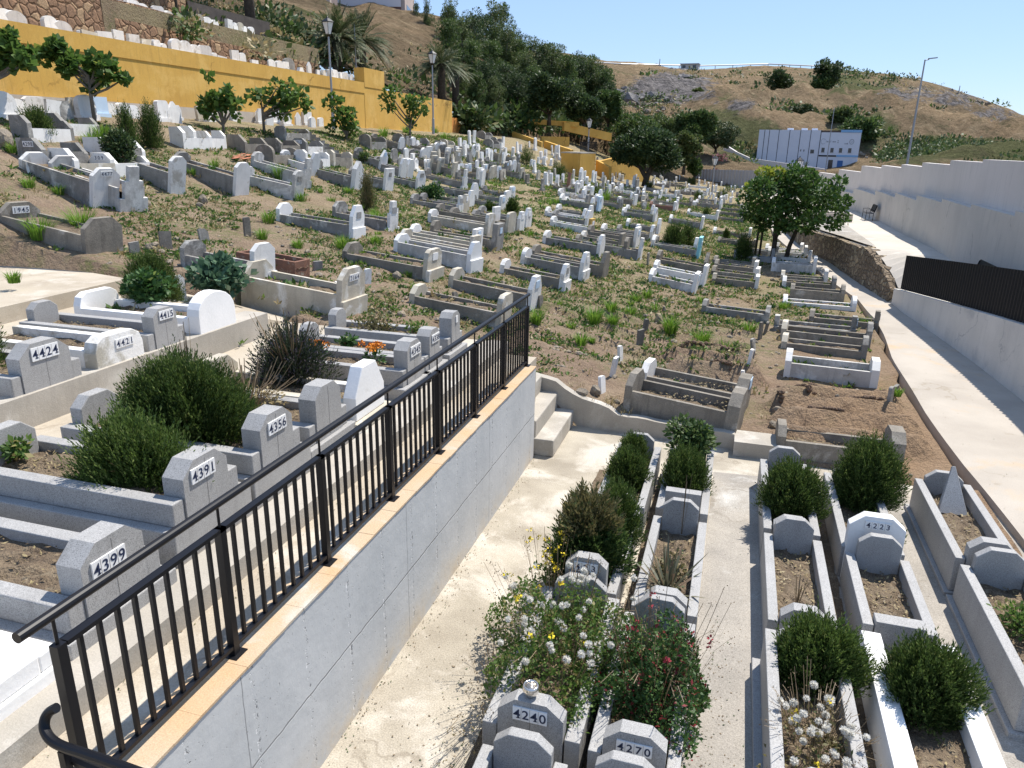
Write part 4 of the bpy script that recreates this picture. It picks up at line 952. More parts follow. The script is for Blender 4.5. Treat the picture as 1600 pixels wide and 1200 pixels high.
M_ = [(715, 205, 14), (740, 199, 10), (734, 229, 21), (740, 225, 18), (719, 237, 18), (725, 236, 14), (717, 254, 17), (708, 261, 17, 'cream'), (747, 255, 17, 'cream'), (763, 251, 17), (768, 250, 14), (773, 248, 12), (784, 252, 18, 'cream'), (790, 250, 17), (786, 233, 17), (809, 241, 17), (801, 245, 13), (813, 237, 10), (836, 235, 17, 'white', 'round'), (827, 230, 8), (852, 249, 13), (846, 249, 11), (863, 243, 14), (868, 247, 17), (873, 249, 19), (878, 251, 12), (841, 257, 10), (848, 257, 10), (836, 271, 15), (861, 259, 10), (889, 268, 20, 'cream'), (908, 263, 14), (885, 264, 12), (906, 292, 24, 'white', 'gable', .4), (895, 285, 18, 'cream'), (887, 296, 23, 'red', 'flat', .45), (879, 290, 16), (870, 293, 17), (861, 290, 17), (854, 291, 19), (850, 290, 19), (797, 270, 16, 'white', 'soft'), (847, 298, 17, 'grey'), (926, 287, 18), (930, 285, 15), (943, 278, 11), (949, 277, 11), (958, 276, 9), (994, 298, 13), (928, 274, 10), (918, 270, 10, 'cream'), (612, 281, 10), (664, 262, 17, 'cream'), (714, 253, 16), (747, 240, 14), (760, 250, 12), (783, 243, 17), (794, 252, 10)]
g_ = random.Random(4); M2_ = []; V2_ = []
for i in range(80):
    x_ = g_.uniform(600, 995); y_ = g_.uniform(228 + (x_ - 600) * .09, 262 + (x_ - 600) * .115); M2_.append((x_, y_, 17 - (x_ - 600) * .012 + g_.uniform(-4, 3), g_.choice(['white', 'white', 'grey', 'cream', 'white', 'concrete'])))
stones('scattered over the mid slope', M2_, 'headstones scattered over the mid slope', wid=.42)
stones('on the slope before the yellow stairs', M_, 'narrow white headstones on the middle slope', wid=.42)
V_ = [(942, 283, 12), (950, 277, 10), (972, 305, 15), (996, 296, 9), (1056, 285, 8), (1061, 283, 8), (1067, 282, 7, 'paleblue'), (1091, 286, 8), (1112, 303, 10), (1118, 301, 10), (1142, 300, 9), (1147, 300, 9), (1144, 309, 9), (1138, 287, 6), (1070, 303, 7), (1040, 303, 7)]
for i in range(26): V_.append((random.uniform(1010, 1056), random.uniform(277, 291), random.uniform(4, 7), random.choice(['cream', 'white', 'cream'])))
for i in range(44): V2_.append((random.uniform(1000, 1180), random.uniform(296, 330), random.uniform(7, 11), random.choice(['white', 'grey', 'cream', 'concrete'])))
for i in range(26): V_.append((random.uniform(1086, 1180), random.uniform(281, 314), random.uniform(5, 8)))
for i in range(14): V_.append((random.uniform(935, 1000), random.uniform(272, 296), random.uniform(6, 10), random.choice(['white', 'grey', 'white', 'cream'])))
stones('among the valley graves', V2_, 'headstones among the valley graves', wid=.45)
stones('on the valley floor by the spreading tree', V_, 'small headstones far down the valley', wid=.5)

# small plain marker slabs
def markers(rows):
    for (px, py, hp, mat, wide, lab) in rows:
        p = hit(px, py); h = hp * depth(p) / F; w = wide * depth(p) / F
        m = MB().prism_x(prof(random.choice(['flat', 'soft', 'slant']), max(.16, w), -.2, h), -.03, .03)
        o = m.build('grave_marker', MT[mat], None, p, RAD(random.uniform(-30, -5))); o.rotation_euler[1] = RAD(random.uniform(-10, 10)); o.rotation_euler[0] = RAD(random.uniform(-6, 6))
        tag(o, lab, 'marker', 'small grave markers')
markers([(941, 613, 26, 'cleanwhite', 14, 'leaning white marker slab beside the two tan boulders'), (956, 590, 34, 'white', 11, 'white marker slab above the boulders, second up the path'),
         (969, 562, 22, 'white', 12, 'pale marker slab above the white slabs at the track'), (999, 545, 26, 'slate', 14, 'dark leaning slab, lower of the pair by the grass clump'), (1006, 528, 22, 'slate', 9, 'thin dark slab, upper of the pair by the grass clump'),
         (1159, 607, 28, 'white', 12, 'white marker at the corner of the ledge graves'), (1167, 592, 26, 'white', 10, 'second white marker up the red track edge'), (1174, 571, 20, 'grey', 10, 'grey marker, third up the red track edge'), (1177, 549, 20, 'grey', 10, 'grey marker, fourth up the red track edge'),
         (1187, 530, 26, 'slate', 10, 'dark marker just under the long low grave'), (1195, 522, 20, 'slate', 12, 'rounded dark marker at the end of the long low grave'), (1397, 617, 16, 'grey', 14, 'grey leaning marker with a weed at its foot near the path'), (1385, 655, 24, 'grey', 10, 'grey upright marker below the weed near the path'),
         (496, 424, 16, 'grey', 16, 'little grey marker in the soil right of the brick grave'), (574, 446, 26, 'white', 12, 'narrow white marker above the fallen white slab'), (283, 462, 32, 'white', 15, 'white marker with dark digits between two shrubs'),
         (260, 388, 26, 'slate', 18, 'dark brown slab leaning among stones on the soil'), (211, 396, 18, 'grey', 16, 'short pale marker beside the dark stones'), (320, 378, 20, 'grey', 16, 'grey broken marker on the upper soil'), (387, 368, 28, 'slate', 12, 'brown upright marker left of the tall white headstone'),
         (50, 273, 18, 'white', 11, 'tiny white marker in the grass at the left edge'), (618, 352, 26, 'white', 10, 'slim white stepped marker right of the cream headstone'), (845, 483, 22, 'slate', 10, 'dark broken marker beyond the railing end'), (712, 470, 14, 'slate', 8, 'dark stub beside the white group base'),
         (1012, 415, 20, 'concrete', 8, 'small concrete post left of the turquoise headstone'), (1144, 418, 12, 'concrete', 8, 'small concrete post before the dark bush'), (1357, 540, 22, 'white', 20, 'small white corner stone at the path edge'), (548, 428, 10, 'slate', 10, 'dark stub left of the cream headstone')])
p = hit(548, 456)
o = MB().add([(-.3, -.1, 0), (.45, -.22, 0), (.5, .1, 0), (-.3, 0, 0), (-.3, -.1, .06), (.45, -.22, .05), (.5, .1, .05), (-.3, 0, .06)], [(0, 3, 2, 1), (4, 5, 6, 7), (0, 1, 5, 4), (1, 2, 6, 5), (2, 3, 7, 6), (3, 0, 4, 7)]).build('fallen_slab', MT['white'], None, p + np.array([-.1, 0, .08]), RAD(-25))
o.rotation_euler[1] = RAD(9); tag(o, 'fallen white wedge-shaped slab lying on the soil', 'slab')
# ------------------------------------------------------------------ yellow wall and terraces above it
def ywall(px, py): d = ray(px, py); return -25.0 * d[1] / d[0]
YE1, YE2, YE3 = ywall(568, 123), ywall(600, 140), ywall(706, 170)
t = thing('yellow_wall', 'long yellow painted retaining wall above the rows of white headstones', 'wall', (-25, 30, 0))
MB().prism_z([(-.4, -22), (0, -22), (0, YE1 - 30), (-.4, YE1 - 30)], 5.0, 7.85).build('lower_wall', MT['yellow'], t)
MB().box(-.4, .035, -22, YE1 - 30, 7.85, 8.52).build('upper_band', MT['yellow'], t)
MB().box(-.4, .02, YE1 - 29.99, YE3 - 30, 5.0, 8.25).build('lower_wall', MT['yellow'], t)
MB().box(-.7, .05, YE1 - 29.98, YE2 - 30, 8.25, 9.45).build('end_pillar', MT['yellow'], t)
MB().box(.03, .10, -22, 6, 4.9, 6.1).build('plinth', MT['plinth'], t)
MB().box(.03, .09, 6, YE3 - 30, 4.9, 5.6).build('plinth', MT['plinth'], t)
MB().box(-.4, .0, YE3 - 30 + .01, YE3 - 23, 5.0, 6.9).build('low_end_wall', plain('orange_paint', (.62, .25, .06), .8), t)

# slope above: one sheet through measured points
_CP = [(-25.2, 5, 8.45), (-25.2, 20, 8.45), (-25.2, 40, 8.45), (-25.2, 52, 8.4), (-25.2, 66, 7.4), (-27.3, 20, 8.6), (-27.3, 45, 8.6), (-27.3, 60, 8.2), (-30, 10, 11.5), (-30, 30, 11.2), (-30, 46, 11.0), (-36, 20, 14), (-36, 45, 14.5), (-33, 58, 12.0),
       (-50, 40, 22), (-60, 20, 27), (-24, 75, 6.2), (-14, 80, 2.6), (-20, 90, 4.5), (-10, 100, .9), (0, 100, 0), (8, 90, .6), (14, 60, 1.5), (14, 30, 2), (20, 80, 1), (30, 110, 1)]
for a in [(640, 30, 125), (560, 34, 122), (450, 25, 112), (330, -10, 90), (720, 75, 110), (790, 120, 105), (860, 183, 92), (960, 215, 100), (900, 120, 210), (960, 112, 300), (930, 104, 330), (1000, 104, 360), (1100, 108, 380), (1200, 106, 380), (1320, 111, 370),
          (1400, 122, 350), (1450, 130, 330), (1480, 145, 320), (1540, 160, 310), (1600, 204, 300), (1700, 245, 270), (1650, 232, 285), (1100, 240, 135), (1180, 205, 175), (1000, 195, 150), (1100, 160, 235), (1250, 180, 205), (1350, 215, 165), (1400, 200, 190), (1500, 190, 190), (1040, 268, 115), (1130, 262, 118), (1600, 232, 150), (1270, 263, 152), (1250, 269, 130), (1230, 272, 112), (1320, 266, 138), (1460, 235, 130), (1180, 130, 300), (1300, 140, 290), (1450, 165, 250), (1560, 208, 220), (1600, 215, 220), (1000, 140, 270)]:
    _CP.append(tuple(atd(*a)))
_CP = np.array(_CP)
def _k(r): return np.where(r > 1e-6, r * r * np.log(r + 1e-9), 0)
_n = len(_CP); _A = np.zeros((_n + 3, _n + 3)); _d = np.linalg.norm(_CP[:, None, :2] - _CP[None, :, :2], axis=2) / 100
_A[:_n, :_n] = _k(_d) + np.eye(_n) * 1e-5; _A[:_n, _n] = 1; _A[:_n, _n + 1:] = _CP[:, :2] / 100; _A[_n, :_n] = 1; _A[_n + 1:, :_n] = _CP[:, :2].T / 100
_w = np.linalg.solve(_A, np.concatenate([_CP[:, 2], [0, 0, 0]]))
def fz(x, y):
    x = np.asarray(x, float); y = np.asarray(y, float)
    r = np.sqrt((x[..., None] - _CP[:, 0]) ** 2 + (y[..., None] - _CP[:, 1]) ** 2) / 100
    return (_k(r) * _w[:_n]).sum(-1) + _w[_n] + _w[_n + 1] * x / 100 + _w[_n + 2] * y / 100
def fhit(px, py, lo=30, hi=460):
    d = ray(px, py); d = d / (d @ fh); tt = np.arange(lo, hi, .5); P = CAM + d * tt[:, None]
    P = P[(P[:, 0] < -25.3) | (P[:, 1] > 67) | (P[:, 0] > 9)]
    bl = P[:, 2] <= fz(P[:, 0], P[:, 1])
    return P[int(np.argmax(bl))] if bl.any() else None
ang = np.radians(np.linspace(-52, 46, 300)); Ds = np.concatenate([np.arange(27, 110, 1.1), np.geomspace(110, 440, 110)])
AA, DD = np.meshgrid(ang, Ds); dirx = fh[0] * np.cos(AA) + rt0[0] * np.sin(AA); diry = fh[1] * np.cos(AA) + rt0[1] * np.sin(AA)
R_ = DD / np.cos(AA); HX, HY = dirx * R_, diry * R_
HZ = fz(HX, HY)
_q = np.stack([HX, HY, HZ], -1) - CAM; _w2 = np.maximum(_q @ fw, 1); _px = 800 + F * (_q @ rt) / _w2
CALM = 1 - .92 * np.exp(-((_px - 1240) / 110) ** 2) * ((DD > 85) & (DD < 162))
for i in range(HZ.shape[0]):
    for j in range(HZ.shape[1]):
        p = Vector((HX[i, j], HY[i, j], 0)); dd = DD[i, j]
        a = np.clip((dd - 60) / 120, .05, 1) * np.clip((350 - dd) / 90, .25, 1)
        rid = 1 - abs(noise.noise(p * .022 + Vector((3, 7, 1)))) * 2
        HZ[i, j] += 1.35 * a * CALM[i, j] * (noise.noise(p * .03) * 2.6 + (rid - .4) * 3.6 + (.5 - abs(noise.noise(p * .07 + Vector((1, 2, 3))))) * 2.6 + noise.noise(p * .16) * 1.2 + noise.noise(p * .4) * .7)
inside = ((HX > -25.1) & (HX < 11) & (HY < 67)) | ((HX > -29.4) & (HX < 11) & (HY < 46.5)) | ((HX > -27.0) & (HX < 11) & (HY < 55))
HZ = np.where((HX > -25.1) & (HX < 9.5) & (HY < 101), np.minimum(HZ, hz0(HX, HY) - .12), HZ)
# far side of the ridge falls away
back = np.clip((DD - 385) / 60, 0, 1); HZ = HZ - back * 14
ok = ~(inside[:-1, :-1] | inside[1:, :-1] | inside[1:, 1:] | inside[:-1, 1:])
idn = np.arange(HX.size).reshape(HX.shape)
FQ = np.stack([idn[:-1, :-1], idn[:-1, 1:], idn[1:, 1:], idn[1:, :-1]], -1)[ok]
def hill_mat():
    m, nt, b = newmat('dry_hillside'); v = coords(nt, True)
    at_ = nd(nt, 'ShaderNodeAttribute', attribute_name='cover'); sc = nd(nt, 'ShaderNodeSeparateColor'); nt.links.new(at_.outputs['Color'], sc.inputs[0])
    col = mixc(nt, ramp(nt, noi(nt, v, .05, 8, .65), .38, .62), (.31, .225, .14), (.205, .155, .10))
    col = mixc(nt, ramp(nt, noi(nt, v, .22, 7, .7), .52, .66, (0, .7)), col, (.40, .315, .2))
    gm = math_(nt, 'ADD', noi(nt, v, .06, 8, .68), math_(nt, 'SUBTRACT', sc.outputs[1], .5))
    col = mixc(nt, ramp(nt, gm, .52, .6, (0, .85)), col, (.105, .12, .055))
    col = mixc(nt, ramp(nt, noi(nt, v, .33, 9, .78), .53, .62, (0, .75)), col, (.115, .105, .062))
    rk = math_(nt, 'ADD', noi(nt, v, .16, 8, .75), math_(nt, 'SUBTRACT', sc.outputs[0], .55))
    rockc = mixc(nt, ramp(nt, noi(nt, v, .5, 8, .8), .42, .6), (.085, .08, .08), (.29, .265, .25))
    col = mixc(nt, ramp(nt, rk, .5, .6), col, rockc)
    fn = noi(nt, v, 1.1, 8, .8); g = ramp(nt, fn, .28, .72, (.42, 1.38)); cc = nd(nt, 'ShaderNodeCombineColor')
    for i in range(3): nt.links.new(g, cc.inputs[i])
    col = mixc(nt, 1.0, col, cc.outputs[0], 'MULTIPLY')
    nt.links.new(col, b.inputs['Base Color']); b.inputs['Roughness'].default_value = 1; b.inputs['Specular IOR Level'].default_value = 0
    bumped(nt, b, math_(nt, 'ADD', fn, noi(nt, v, .3, 8, .75)), 1, .9)
    return m
me = mesh_from('hills', np.stack([HX, HY, HZ], -1).reshape(-1, 3), [tuple(map(int, q)) for q in FQ.reshape(-1, 4)], [hill_mat()], smooth=True)
ca = me.color_attributes.new('cover', 'FLOAT_COLOR', 'POINT')
q = np.stack([HX, HY, HZ], -1).reshape(-1, 3) - CAM; wv = q @ fw; PX, PYY = 800 + F * (q @ rt) / wv, 600 - F * (q @ uv) / wv
g_ = lambda cx, cy, sx, sy: np.exp(-(((PX - cx) / sx) ** 2 + ((PYY - cy) / sy) ** 2))
rock = .36 + .6 * g_(1045, 138, 66, 24) + .35 * g_(1160, 165, 28, 14) + .3 * g_(1410, 145, 50, 14) + .3 * g_(1500, 155, 60, 20) + .35 * g_(1560, 178, 40, 10)
gre = .41 + .22 * g_(1330, 125, 60, 20) + .25 * g_(1350, 200, 60, 25) + .3 * g_(1130, 210, 80, 40) + .3 * g_(450, 55, 70, 35) - .3 * g_(640, 60, 45, 30) + .2 * g_(980, 150, 20, 25) + .5 * g_(1520, 235, 130, 22) - .2 * g_(1480, 175, 70, 20)
cv = np.stack([rock, gre, 0 * rock, 0 * rock + 1], -1).astype(np.float32); ca.data.foreach_set('color', cv.reshape(-1))
struct(link('hills', me))

# rubble walls above the yellow wall
def rub_wall(x, y0, y1, z0, z1a, z1b, label, th=.6):
    n = max(2, int((y1 - y0) / 1.5)); m = MB(); V = []; Fs = []
    for i in range(n + 1):
        y = y0 + (y1 - y0) * i / n; z = z1a + (z1b - z1a) * i / n + random.uniform(-.06, .06)
        V += [(x, y, z0), (x - .1, y, z), (x - th, y, z), (x - th, y, z0)]
    for i in range(n):
        for k in range(3): Fs.append((i * 4 + k, i * 4 + 4 + k, i * 4 + 5 + k, i * 4 + 1 + k))
    Fs += [(0, 1, 2, 3), tuple(range(n * 4, n * 4 + 4))[::-1]]
    m.add(V, Fs); o = m.build('rubble_wall', MT['rubble2']); tag(o, label, 'wall')
rub_wall(-27.6, 8, 29.6, 8.0, 13.5, 13.2, 'tall brown rubble stone wall above the left end of the yellow wall')
rub_wall(-27.55, 29.65, 47, 8.0, 10.6, 10.2, 'lower brown rubble stone wall carrying a row of small white stones')
rub_wall(-29.2, 29, 36.5, 10.3, 15.5, 13.2, 'brown rubble wall behind the upper row of small white stones')
o = MB().box(-29.6, -29.2, 36.6, 44, 10.3, 11.7).build('dark_wall', surf('dark_cement', (.10, .085, .075), (.07, .06, .055), 2)); tag(o, 'short dark wall above the small white stones', 'wall')
def on_shelf(x, z):
    def f_(px, py=None):
        best = None
        for y in np.arange(14, 64, .05):
            d = abs(proj((x, y, z))[0] - px)
            if best is None or d < best[0]: best = (d, y)
        return np.array([x, best[1], z])
    return f_
A_ = [(8, 0, 20, 'white', 'round', .9), (24, 0, 20, 'white', 'round', .9), (80, 0, 20, 'white', 'round', .8), (97, 0, 16, 'white', 'round', .8), (130, 0, 8), (140, 0, 9, 'cream', 'flat', .8), (164, 0, 12, 'white', 'flat', .6), (186, 0, 17, 'white', 'flat', .7), (208, 0, 15, 'white', 'flat', .7), (230, 0, 11, 'cream', 'flat', .8), (244, 0, 13), (254, 0, 10), (275, 0, 18, 'white', 'round', .7), (290, 0, 18, 'white', 'round', .7), (304, 0, 14, 'white', 'round', .6), (320, 0, 15, 'white', 'soft', .7), (335, 0, 8), (345, 0, 6, 'white', 'flat', .8), (367, 0, 16, 'white', 'flat', .6), (380, 0, 15, 'white', 'round', .6), (398, 0, 8), (425, 0, 12, 'white', 'round', .6), (436, 0, 12, 'white', 'round', .6), (446, 0, 12, 'white', 'flat', .6), (452, 0, 18, 'grey', 'round', .9), (470, 0, 8), (483, 0, 17, 'white', 'point', .5), (497, 0, 9), (505, 0, 10, 'cream'), (516, 0, 12), (524, 0, 13), (532, 0, 11), (539, 0, 12), (548, 0, 10), (558, 0, 9)]
stones('on the shelf above the yellow wall', A_, 'white headstones on the shelf above the yellow wall', at=on_shelf(-25.75, 8.5), wid=.5)
B_ = [(190, 0, 5, 'white', 'flat', .9), (207, 0, 9, 'white', 'soft', .9), (223, 0, 8, 'white', 'round', .8), (247, 0, 8, 'white', 'soft', .8), (262, 0, 5), (275, 0, 6), (284, 0, 7, 'white', 'round', .7), (299, 0, 8, 'white', 'round', .7), (311, 0, 10, 'cream', 'round', .7), (323, 0, 9, 'white', 'round', .7), (335, 0, 8, 'white', 'round', .6), (358, 0, 12), (367, 0, 10), (376, 0, 12, 'cream'), (383, 0, 8), (392, 0, 9)]
stones('on the upper shelf of the rubble wall', B_, 'small white stones on the upper shelf', at=on_shelf(-28.2, 10.55), wid=.5)
struct(MB().box(-32.5, -27.62, 29, 47, 7.5, 10.5).build('upper_shelf', MT['ground']))
struct(MB().box(-28.2, -25.3, 6, YE1 + 2, 6.5, 8.46).build('wall_shelf', MT['ground']))

# smaller yellow walls by the stairs further down
def seg_wall(A, B, h, label, th=.35, mat='yellow', capm=None):
    A, B = np.array(A), np.array(B); d = (B - A)[:2]; d = d / np.linalg.norm(d); n = np.array([-d[1], d[0]]) * th
    P = [A[:2], B[:2], B[:2] + n, A[:2] + n]
    t = thing('yellow_wall', label, 'wall', (A[0], A[1], 0)); Q = [(p[0] - A[0], p[1] - A[1]) for p in P]
    z0 = [A[2] - h, B[2] - h, B[2] - h, A[2] - h]; z1 = [A[2], B[2], B[2], A[2]]
    MB().prism_z(Q, z0, z1).build('wall_body', MT[mat], t)
    return t
seg_wall(atd(820, 185, 84), atd(905, 191, 84), .5, 'thin yellow wall under the dark round trees')
seg_wall(atd(882, 191, 83.5), atd(956, 208, 88), .85, 'yellow wall sloping down right behind the lantern lamp')
seg_wall(atd(800, 205, 80), atd(846, 222, 78), 1.3, 'yellow stair side wall left of the zigzag stair')
seg_wall(atd(846, 213, 82), atd(890, 214, 83), 1.0, 'short level yellow wall at the top of the zigzag stair')
seg_wall(atd(850, 220, 79), atd(892, 234, 76), 1.1, 'yellow stair parapet descending towards the yellow block')
bp = [atd(877, 240, 66), atd(907, 240, 63.5), atd(931, 238, 65.5), atd(903, 236, 70)]
t = thing('yellow_block', 'square yellow block wall beside the spreading tree', 'wall', (bp[1][0], bp[1][1], 0))
MB().prism_z([(p[0] - bp[1][0], p[1] - bp[1][1]) for p in bp], .8, float(bp[1][2])).build('wall_body', MT['yellow'], t)
MB().prism_z([((p[0] - bp[1][0]) * 1.02, (p[1] - bp[1][1]) * 1.02) for p in bp], float(bp[1][2]) + .003, float(bp[1][2]) + .1).build('coping', MT['kerb'], t)
seg_wall(atd(931, 250, 66.5), atd(952, 261, 65.5), 1.2, 'low orange-yellow stair wall right of the yellow block', mat='yellow')
seg_wall(atd(938, 252, 71), atd(962, 246, 73), 1.8, 'rising yellow ramp wall behind the low stair wall')
seg_wall(atd(962, 246, 73), atd(1016, 272, 79), 1.8, 'long yellow ramp wall descending to the spreading tree')
gt = thing('dark_gate', 'small dark barred gate above the yellow block', 'gate', atd(919, 236, 69), RAD(15))
MB().box(-.75, .75, -.03, .03, .72, .78).build('frame', MT['black'], gt)
b = MB()
for i in range(14): b.box(-.72 + i * .11, -.66 + i * .11, -.015, .015, -.1, .72)
b.build('bars', MT['black'], gt)
# corrugated fence and ramp wall at the valley end
A, B = atd(1085, 264, 103), atd(1240, 268, 88)
n_ = 120; V = []; Fs = []
for i in range(n_):
    p = A + (B - A) * i / (n_ - 1); o_ = .08 * (1 if i % 4 < 2 else -1)
    V += [(p[0], p[1] + o_, p[2] - 2.2), (p[0], p[1] + o_, p[2]), (p[0], p[1] + o_ + .06, p[2]), (p[0], p[1] + o_ + .06, p[2] - 2.2)]
for i in range(n_ - 1):
    for k in range(3): Fs.append((i * 4 + k, i * 4 + 4 + k, i * 4 + 5 + k, i * 4 + 1 + k))
o = MB().add(V, Fs).build('corrugated_fence', surf('pale_sheet_metal', (.46, .45, .46), (.42, .41, .42), 1, fine=5, finea=.06, bump=0)); tag(o, 'pale grey corrugated fence at the far end of the cemetery', 'fence')
seg_wall(atd(1131, 225, 132), atd(1150, 237, 128), 2.0, 'upper piece of white ramp wall left of the white building', mat='whitewall', th=.3)
seg_wall(atd(1150, 237, 128), atd(1172, 247, 126), 2.2, 'middle piece of white ramp wall left of the white building', mat='whitewall', th=.3)
seg_wall(atd(1172, 247, 126), atd(1290, 264, 118), 2.4, 'long white ramp wall in front of the white building', mat='whitewall', th=.3)

# ------------------------------------------------------------------ lamps and poles
def solve_h(p, ytop):
    return float(min(np.arange(1, 18, .05), key=lambda h: abs(proj(p + np.array([0, 0, h]))[1] - ytop)))
def lantern(p, H, label, sc=1.0):
    t = thing('lantern_lamp', label, 'street lamp', p, 0, 'old-style lantern street lamps')
    MB().tube([(0, 0, -.3), (0, 0, .8), (0, 0, .82), (0, 0, H - .95)], [.09 * sc, .08 * sc, .055 * sc, .04 * sc], 8).build('pole', MT['metal'], t)
    lt = MB().lathe([(.06 * sc, H - .95), (.12 * sc, H - .9), (.05 * sc, H - .85)], 6).build('collar', MT['black'], t)
    gl = MB().lathe([(.13 * sc, H - .82), (.27 * sc, H - .25), (.27 * sc, H - .24), (0, H - .24)], 6).build('lantern_glass', MT['lampglass'], t)
    fr = MB()
    for k in range(6):
        a = math.pi / 3 * k; fr.tube([(.135 * sc * math.cos(a), .135 * sc * math.sin(a), H - .83), (.275 * sc * math.cos(a), .275 * sc * math.sin(a), H - .24)], .014, 4)
    fr.build('frame', MT['black'], t)
    MB().lathe([(.31 * sc, H - .24), (.3 * sc, H - .2), (.12 * sc, H - .05), (.05 * sc, H), (.03 * sc, H + .06), (0, H + .1)], 6).build('cap', MT['black'], t)
    return t
p = atd(521, 198, 45); lantern(p, solve_h(p, 28), 'tallest lantern street lamp in front of the palm trees', 1.25)
p = atd(677, 203, 58); lantern(p, solve_h(p, 79), 'lantern street lamp before the right end of the yellow wall', 1.25)
p = atd(919, 230, 74); lantern(p, solve_h(p, 185), 'lantern street lamp above the yellow block')
p = hit(1112, 304); lantern(p, solve_h(p, 243), 'lantern street lamp on the valley floor before the corrugated fence')
y_ = 55; p = np.array([2.0, 57, .5])
best = min(np.arange(0, 8, .1), key=lambda x: abs(proj((x, 57, 1))[0] - 1240)); p = np.array([best, 57, .6]); lantern(p, solve_h(p, 246), 'lantern street lamp rising behind the green fruit tree')
p = atd(992, 235, 95); lantern(p, solve_h(p, 199), 'distant lantern street lamp among the dark trees')
p = atd(789, 172, 92); lantern(p, solve_h(p, 133), 'distant lantern street lamp under the eucalyptus wood')
t = thing('street_lamp', 'tall grey modern street lamp with single arm behind the white wall', 'street lamp', (0, 0, 0))
p = atd(1416, 262, 72); p[2] -= 1; t.location = p; H = solve_h(p, 93)
MB().tube([(0, 0, 0), (0, 0, H)], [.12, .06], 10).build('pole', MT['metal'], t)
MB().tube([(0, 0, H - .05), (.35 * math.cos(YAW), .35 * math.sin(YAW), H + .02)], .04, 8).build('arm', MT['metal'], t)
hd_ = MB().box(.3, 1.05, -.12, .12, -.04, .05).build('lamp_head', MT['metal'], t, (0, 0, H + .05), YAW); hd_.rotation_euler = (0, RAD(-7), YAW)
for (a, yb, yt, D, lab) in [(410, 60, 16, 62, 'thin grey pole on the slope left of the palm trees'), (557, 118, 38, 56, 'thin grey pole in front of the second palm tree'), (753, 160, 136, 90, 'short thin pole left of the pair before the wood'), (779, 172, 128, 88, 'thin pole, left of the close pair before the wood'),
                            (783, 172, 130, 88.6, 'thin pole, right of the close pair before the wood'), (1290, 264, 168, 112, 'thin grey pole in front of the white building'), (1030, 108, 92, 372, 'thin mast on the far ridge left of the cabin'), (1498, 145, 134, 318, 'thin mast on the right part of the far ridge')]:
    p = atd(a, yb, D); h = solve_h(p, yt)
    o = MB().tube([(0, 0, -1), (0, 0, h)], [.06 * max(1, D / 90), .04 * max(1, D / 90)], 6).build('pole', MT['metal'], None, p); tag(o, lab, 'pole')

# ------------------------------------------------------------------ buildings
c0 = atd(1180, 262, 150); bh = 6.75; RB = RAD(-5)
t = thing('white_building', 'white two-storey building with blue trim below the dry hill', 'building', c0, RB); t.scale = (.875, 1, 1.04)
bw_ = 20.6; dk = plain('dark_joint_fill', (.05, .055, .07), .9); blue = plain('blue_trim_paint', (.22, .42, .66), .7); bwm = surf('white_facade', (.66, .69, .76), (.62, .65, .72), .4, fine=4, finea=.03, bump=0)  # dk: even near-black colour of the facade joints
MB().box(0, 12.6, 0, 12, -2, bh).build('side_wing', bwm, t); MB().box(12.75, bw_, .15, 12, -2, bh - .35).build('front_wing', bwm, t)
MB().box(12.55, 12.8, .3, 11, -2, bh).build('dark_joint', dk, t)
for x in (1.1, 2.1, 4.1, 6.3, 8.5, 10.6):
    MB().box(x, x + .12, -.02, .0, -2, bh).build('joint', dk, t)
MB().box(16.6, bw_ + .05, .05, 12, bh - .34, bh + .1).build('blue_parapet', blue, t); MB().box(12.8, 16.6, .6, 12, bh - .34, bh - .02).build('dark_parapet', plain('brown_parapet', (.08, .06, .05), .9), t)
for x in (13.2, 15.0, 16.7, 18.5):
    f_ = MB().box(x, x + .62, .12, .15, 3.0, 3.75).build('window', MT['glass'], t); MB().box(x - .05, x + .67, .07, .119, 2.93, 3.0).build('sill', MT['metal'], f_)
MB().box(11.0, 11.75, -.03, 0, 2.75, 3.4).build('window', MT['glass'], t)
for x in (8.95, 9.6): MB().box(x, x + .18, -.03, 0, 3.05, 3.4).build('window', MT['glass'], t)
MB().box(12.8, 16.3, .1, .148, 2.25, 2.5).build('dark_band', MT['black'], t); MB().box(16.35, bw_, .1, .148, 2.25, 2.55).build('blue_band', blue, t)
MB().box(14.9, 15.8, .1, .149, -1, 1.7).build('door', MT['glass'], t); MB().box(16.7, 17.8, .1, .149, -1, 1.6).build('blue_door', plain('blue_door_paint', (.06, .15, .36), .6), t)
for x in (5.7, 8.6, 10.7): MB().box(x, x + 1.2, 2, 3.5, bh, bh + .35).build('roof_box', bwm, t)
sg = MB()
for (cx, cz, r0, r1) in ((13.35, 4.85, .42, .48), (18.95, 4.85, .36, .46), (18.95, 4.85, .14, .19)):
    n = 24
    for k in range(n if r0 > .3 else n):
        a0, a1 = 2 * math.pi * k / n, 2 * math.pi * (k + 1) / n
        if cx < 14 and k in (0, 23, 1, 22): continue
        sg.add([(cx + r0 * math.cos(a0), .13, cz + r0 * math.sin(a0)), (cx + r1 * math.cos(a0), .13, cz + r1 * math.sin(a0)), (cx + r1 * math.cos(a1), .13, cz + r1 * math.sin(a1)), (cx + r0 * math.cos(a1), .13, cz + r0 * math.sin(a1))], [(0, 1, 2, 3)])
